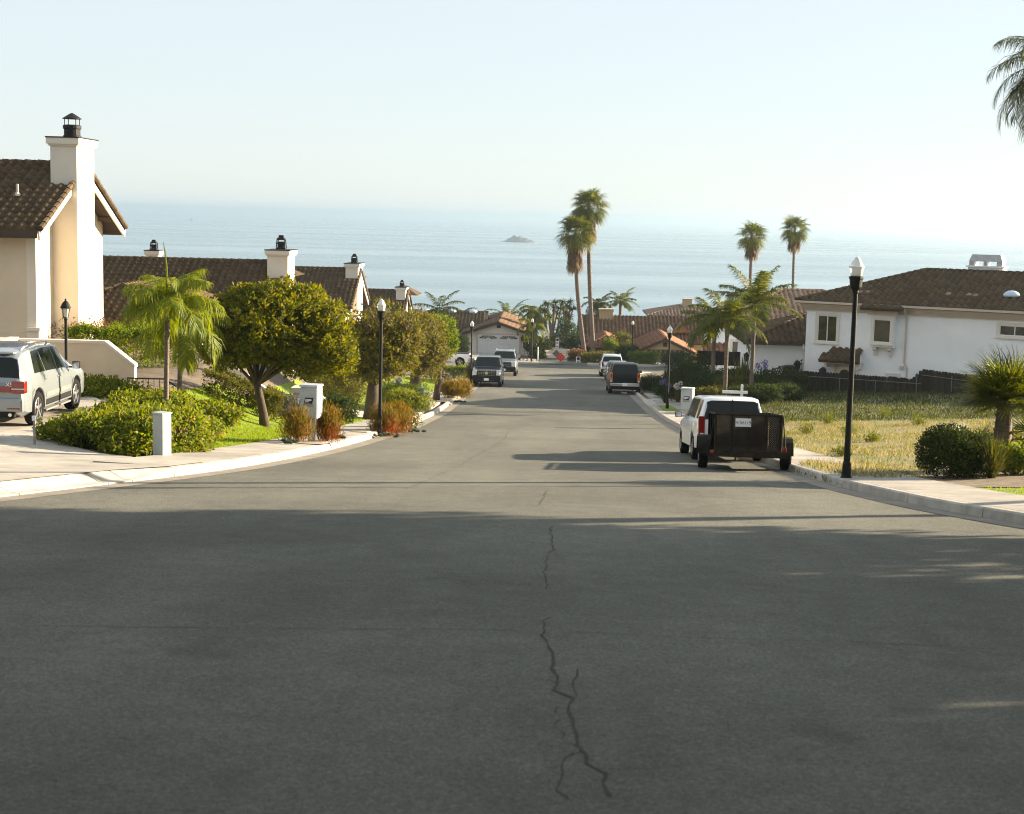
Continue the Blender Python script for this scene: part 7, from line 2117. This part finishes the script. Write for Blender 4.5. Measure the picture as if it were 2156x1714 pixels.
    FAR = [(1150, 160, 1.3, 2.0, 'leaf_olive', 'olive bush behind the white sign boards'), (1190, 160.5, 1.6, 4.2, 'leaf_dark', 'tall dark bush right of the sandy track'), (1206, 155, 1.3, 2.6, 'leaf_dark', 'dark green bush beside the tall palm trunks'),
           (1172, 168, 2.2, 2.6, 'leaf_dark', 'dark thicket closing the end of the track'), (1140, 153, 1.0, 1.9, 'leaf_dark', 'dark round bush right of the garage corner'), (1130, 148, .9, 1.3, 'leaf_dark', 'low dark bush behind the corner lamp'),
           (1213, 145.5, 1.0, 1.0, 'leaf_red', 'reddish bush behind the small white sign'), (1245, 143, 1.4, .8, 'leaf_olive', 'olive ground shrub at the foot of the tall palms'), (1268, 143.5, 1.2, 1.0, 'leaf_olive', 'shrub with pale flowers under the orange hip roof'),
           (1282, 150, .9, 2.2, 'leaf_bright', 'bright broad-leaved plant at the orange-roofed wing'), (1303, 152, 1.2, 2.9, 'leaf_olive', 'vine-like green bush between the clay roofs'), (1318, 149, 1.1, 1.7, 'leaf_dark', 'dark bush left of the tan garage'),
           (1330, 212, 2.6, 3.0, 'leaf_olive', 'olive treetop beyond the ridge of the orange-roofed house'), (1118, 160, 1.0, 2.0, 'leaf_dark', 'dark bush against the lit garage side'), (1420, 139, 1.3, 1.5, 'leaf_dark', 'dark shrub at the right end of the clipped hedge')]
    for i, (px, Y, r, h, m, lab) in enumerate(FAR):
        shrub('far_shrub', lab, xp(px, Y), Y, (r, r), h, m, 3600, .17, .08, 140 + i, 'bushes at the end of the street', amp=.22, flowers=(('petal_white', 16, .12) if 'pale flowers' in lab or 'small white' in lab else None))
    # stones at the corner bed
    t = thing('stone_bed', 'bed of pale stones at the garage corner by the crossing', 'stones', on(-2.6, 142.6))
    me = None
    for i in range(46):
        x, y = random.uniform(-4.0, -1.5), random.uniform(142.0, 145.5)
        r = random.uniform(.10, .22)
        if me is None:
            o = MB().lathe([(.001, -1), (.7, -.7), (1, 0), (.75, .6), (.001, .85)], 7).build('stone', MAT['stone_pale']); me = o.data
        else:
            o = bpy.data.objects.new('stone', me); COL.objects.link(o)
        o.location = (x, y, gz(x, y) + r * .25); o.scale = (r * random.uniform(.8, 1.3), r, r * random.uniform(.5, .8)); o.rotation_euler = (random.uniform(-.4, .4), random.uniform(-.4, .4), random.uniform(0, 6))
        W(o, t)
    # ---- trees of the corner garden, outside the picture on the right; they shade the crossing
    CT = [(15.5, 22.9, 5.6, 2.9, 'broad dark tree in the corner garden, its shade lying over the crossing'), (15.0, 17.5, 5.2, 3.4, 'second broad tree of the corner garden'), (15.5, 11.0, 5.0, 3.6, 'third broad tree of the corner garden'),
          (14.5, 4.8, 4.2, 3.3, 'leafy tree beside the corner house'), (18.5, 27.5, 8.2, 2.4, 'tall narrow tree behind the corner garden'), (14, -2.5, 4.6, 3.3, 'tree on the verge beside the viewer'),
          (-14, 9.0, 8.0, 5.8, 'unseen spreading tree on the left corner, added to dim the near road'), (-12.5, -1, 6.2, 4.4, 'unseen big tree left behind the viewer, added to block sky light'), (-6.5, -9, 9.0, 6.5, 'unseen high tree behind the viewer, its broad crown added to block the sky'), (7.5, -6, 9.0, 6.0, 'second unseen high tree behind the viewer, added to darken the road'), (9.5, -13, 6.0, 4.4, 'unseen tree right behind the viewer, added to cut sky light')]  # unseen trees left and behind, added to block sky light from the road
    for i, (x, y, hc, r, lab) in enumerate(CT):
        b = on(x, y)
        tree('corner_tree', lab, b, hc * .5, .22, [((0, 0, hc), (r, r, r * .72)), ((r * .5, .3, hc - .6), (r * .7, r * .8, r * .6)), ((-r * .45, -.4, hc - .4), (r * .7, r * .8, r * .6)), ((0, 0, hc + r * .45), (r * .6, r * .6, r * .45))],
             int((1300 if i in (3, 5) else 2600) * r * r), 'leaf_dark', .32, .18, 8, 160 + i, (0, 0), 10, .15, .75, 'trees of the corner garden')
    hedge('garden_hedge', 'clipped garden hedge along the corner plot outside the picture', [(11.5, 20.5), (13.5, 10.5), (14, 0), (14, -8)], 1.2, 1.7, 'leaf_dark', 9000, .2, .12, seed=10)
make_gardens()
build_haze()
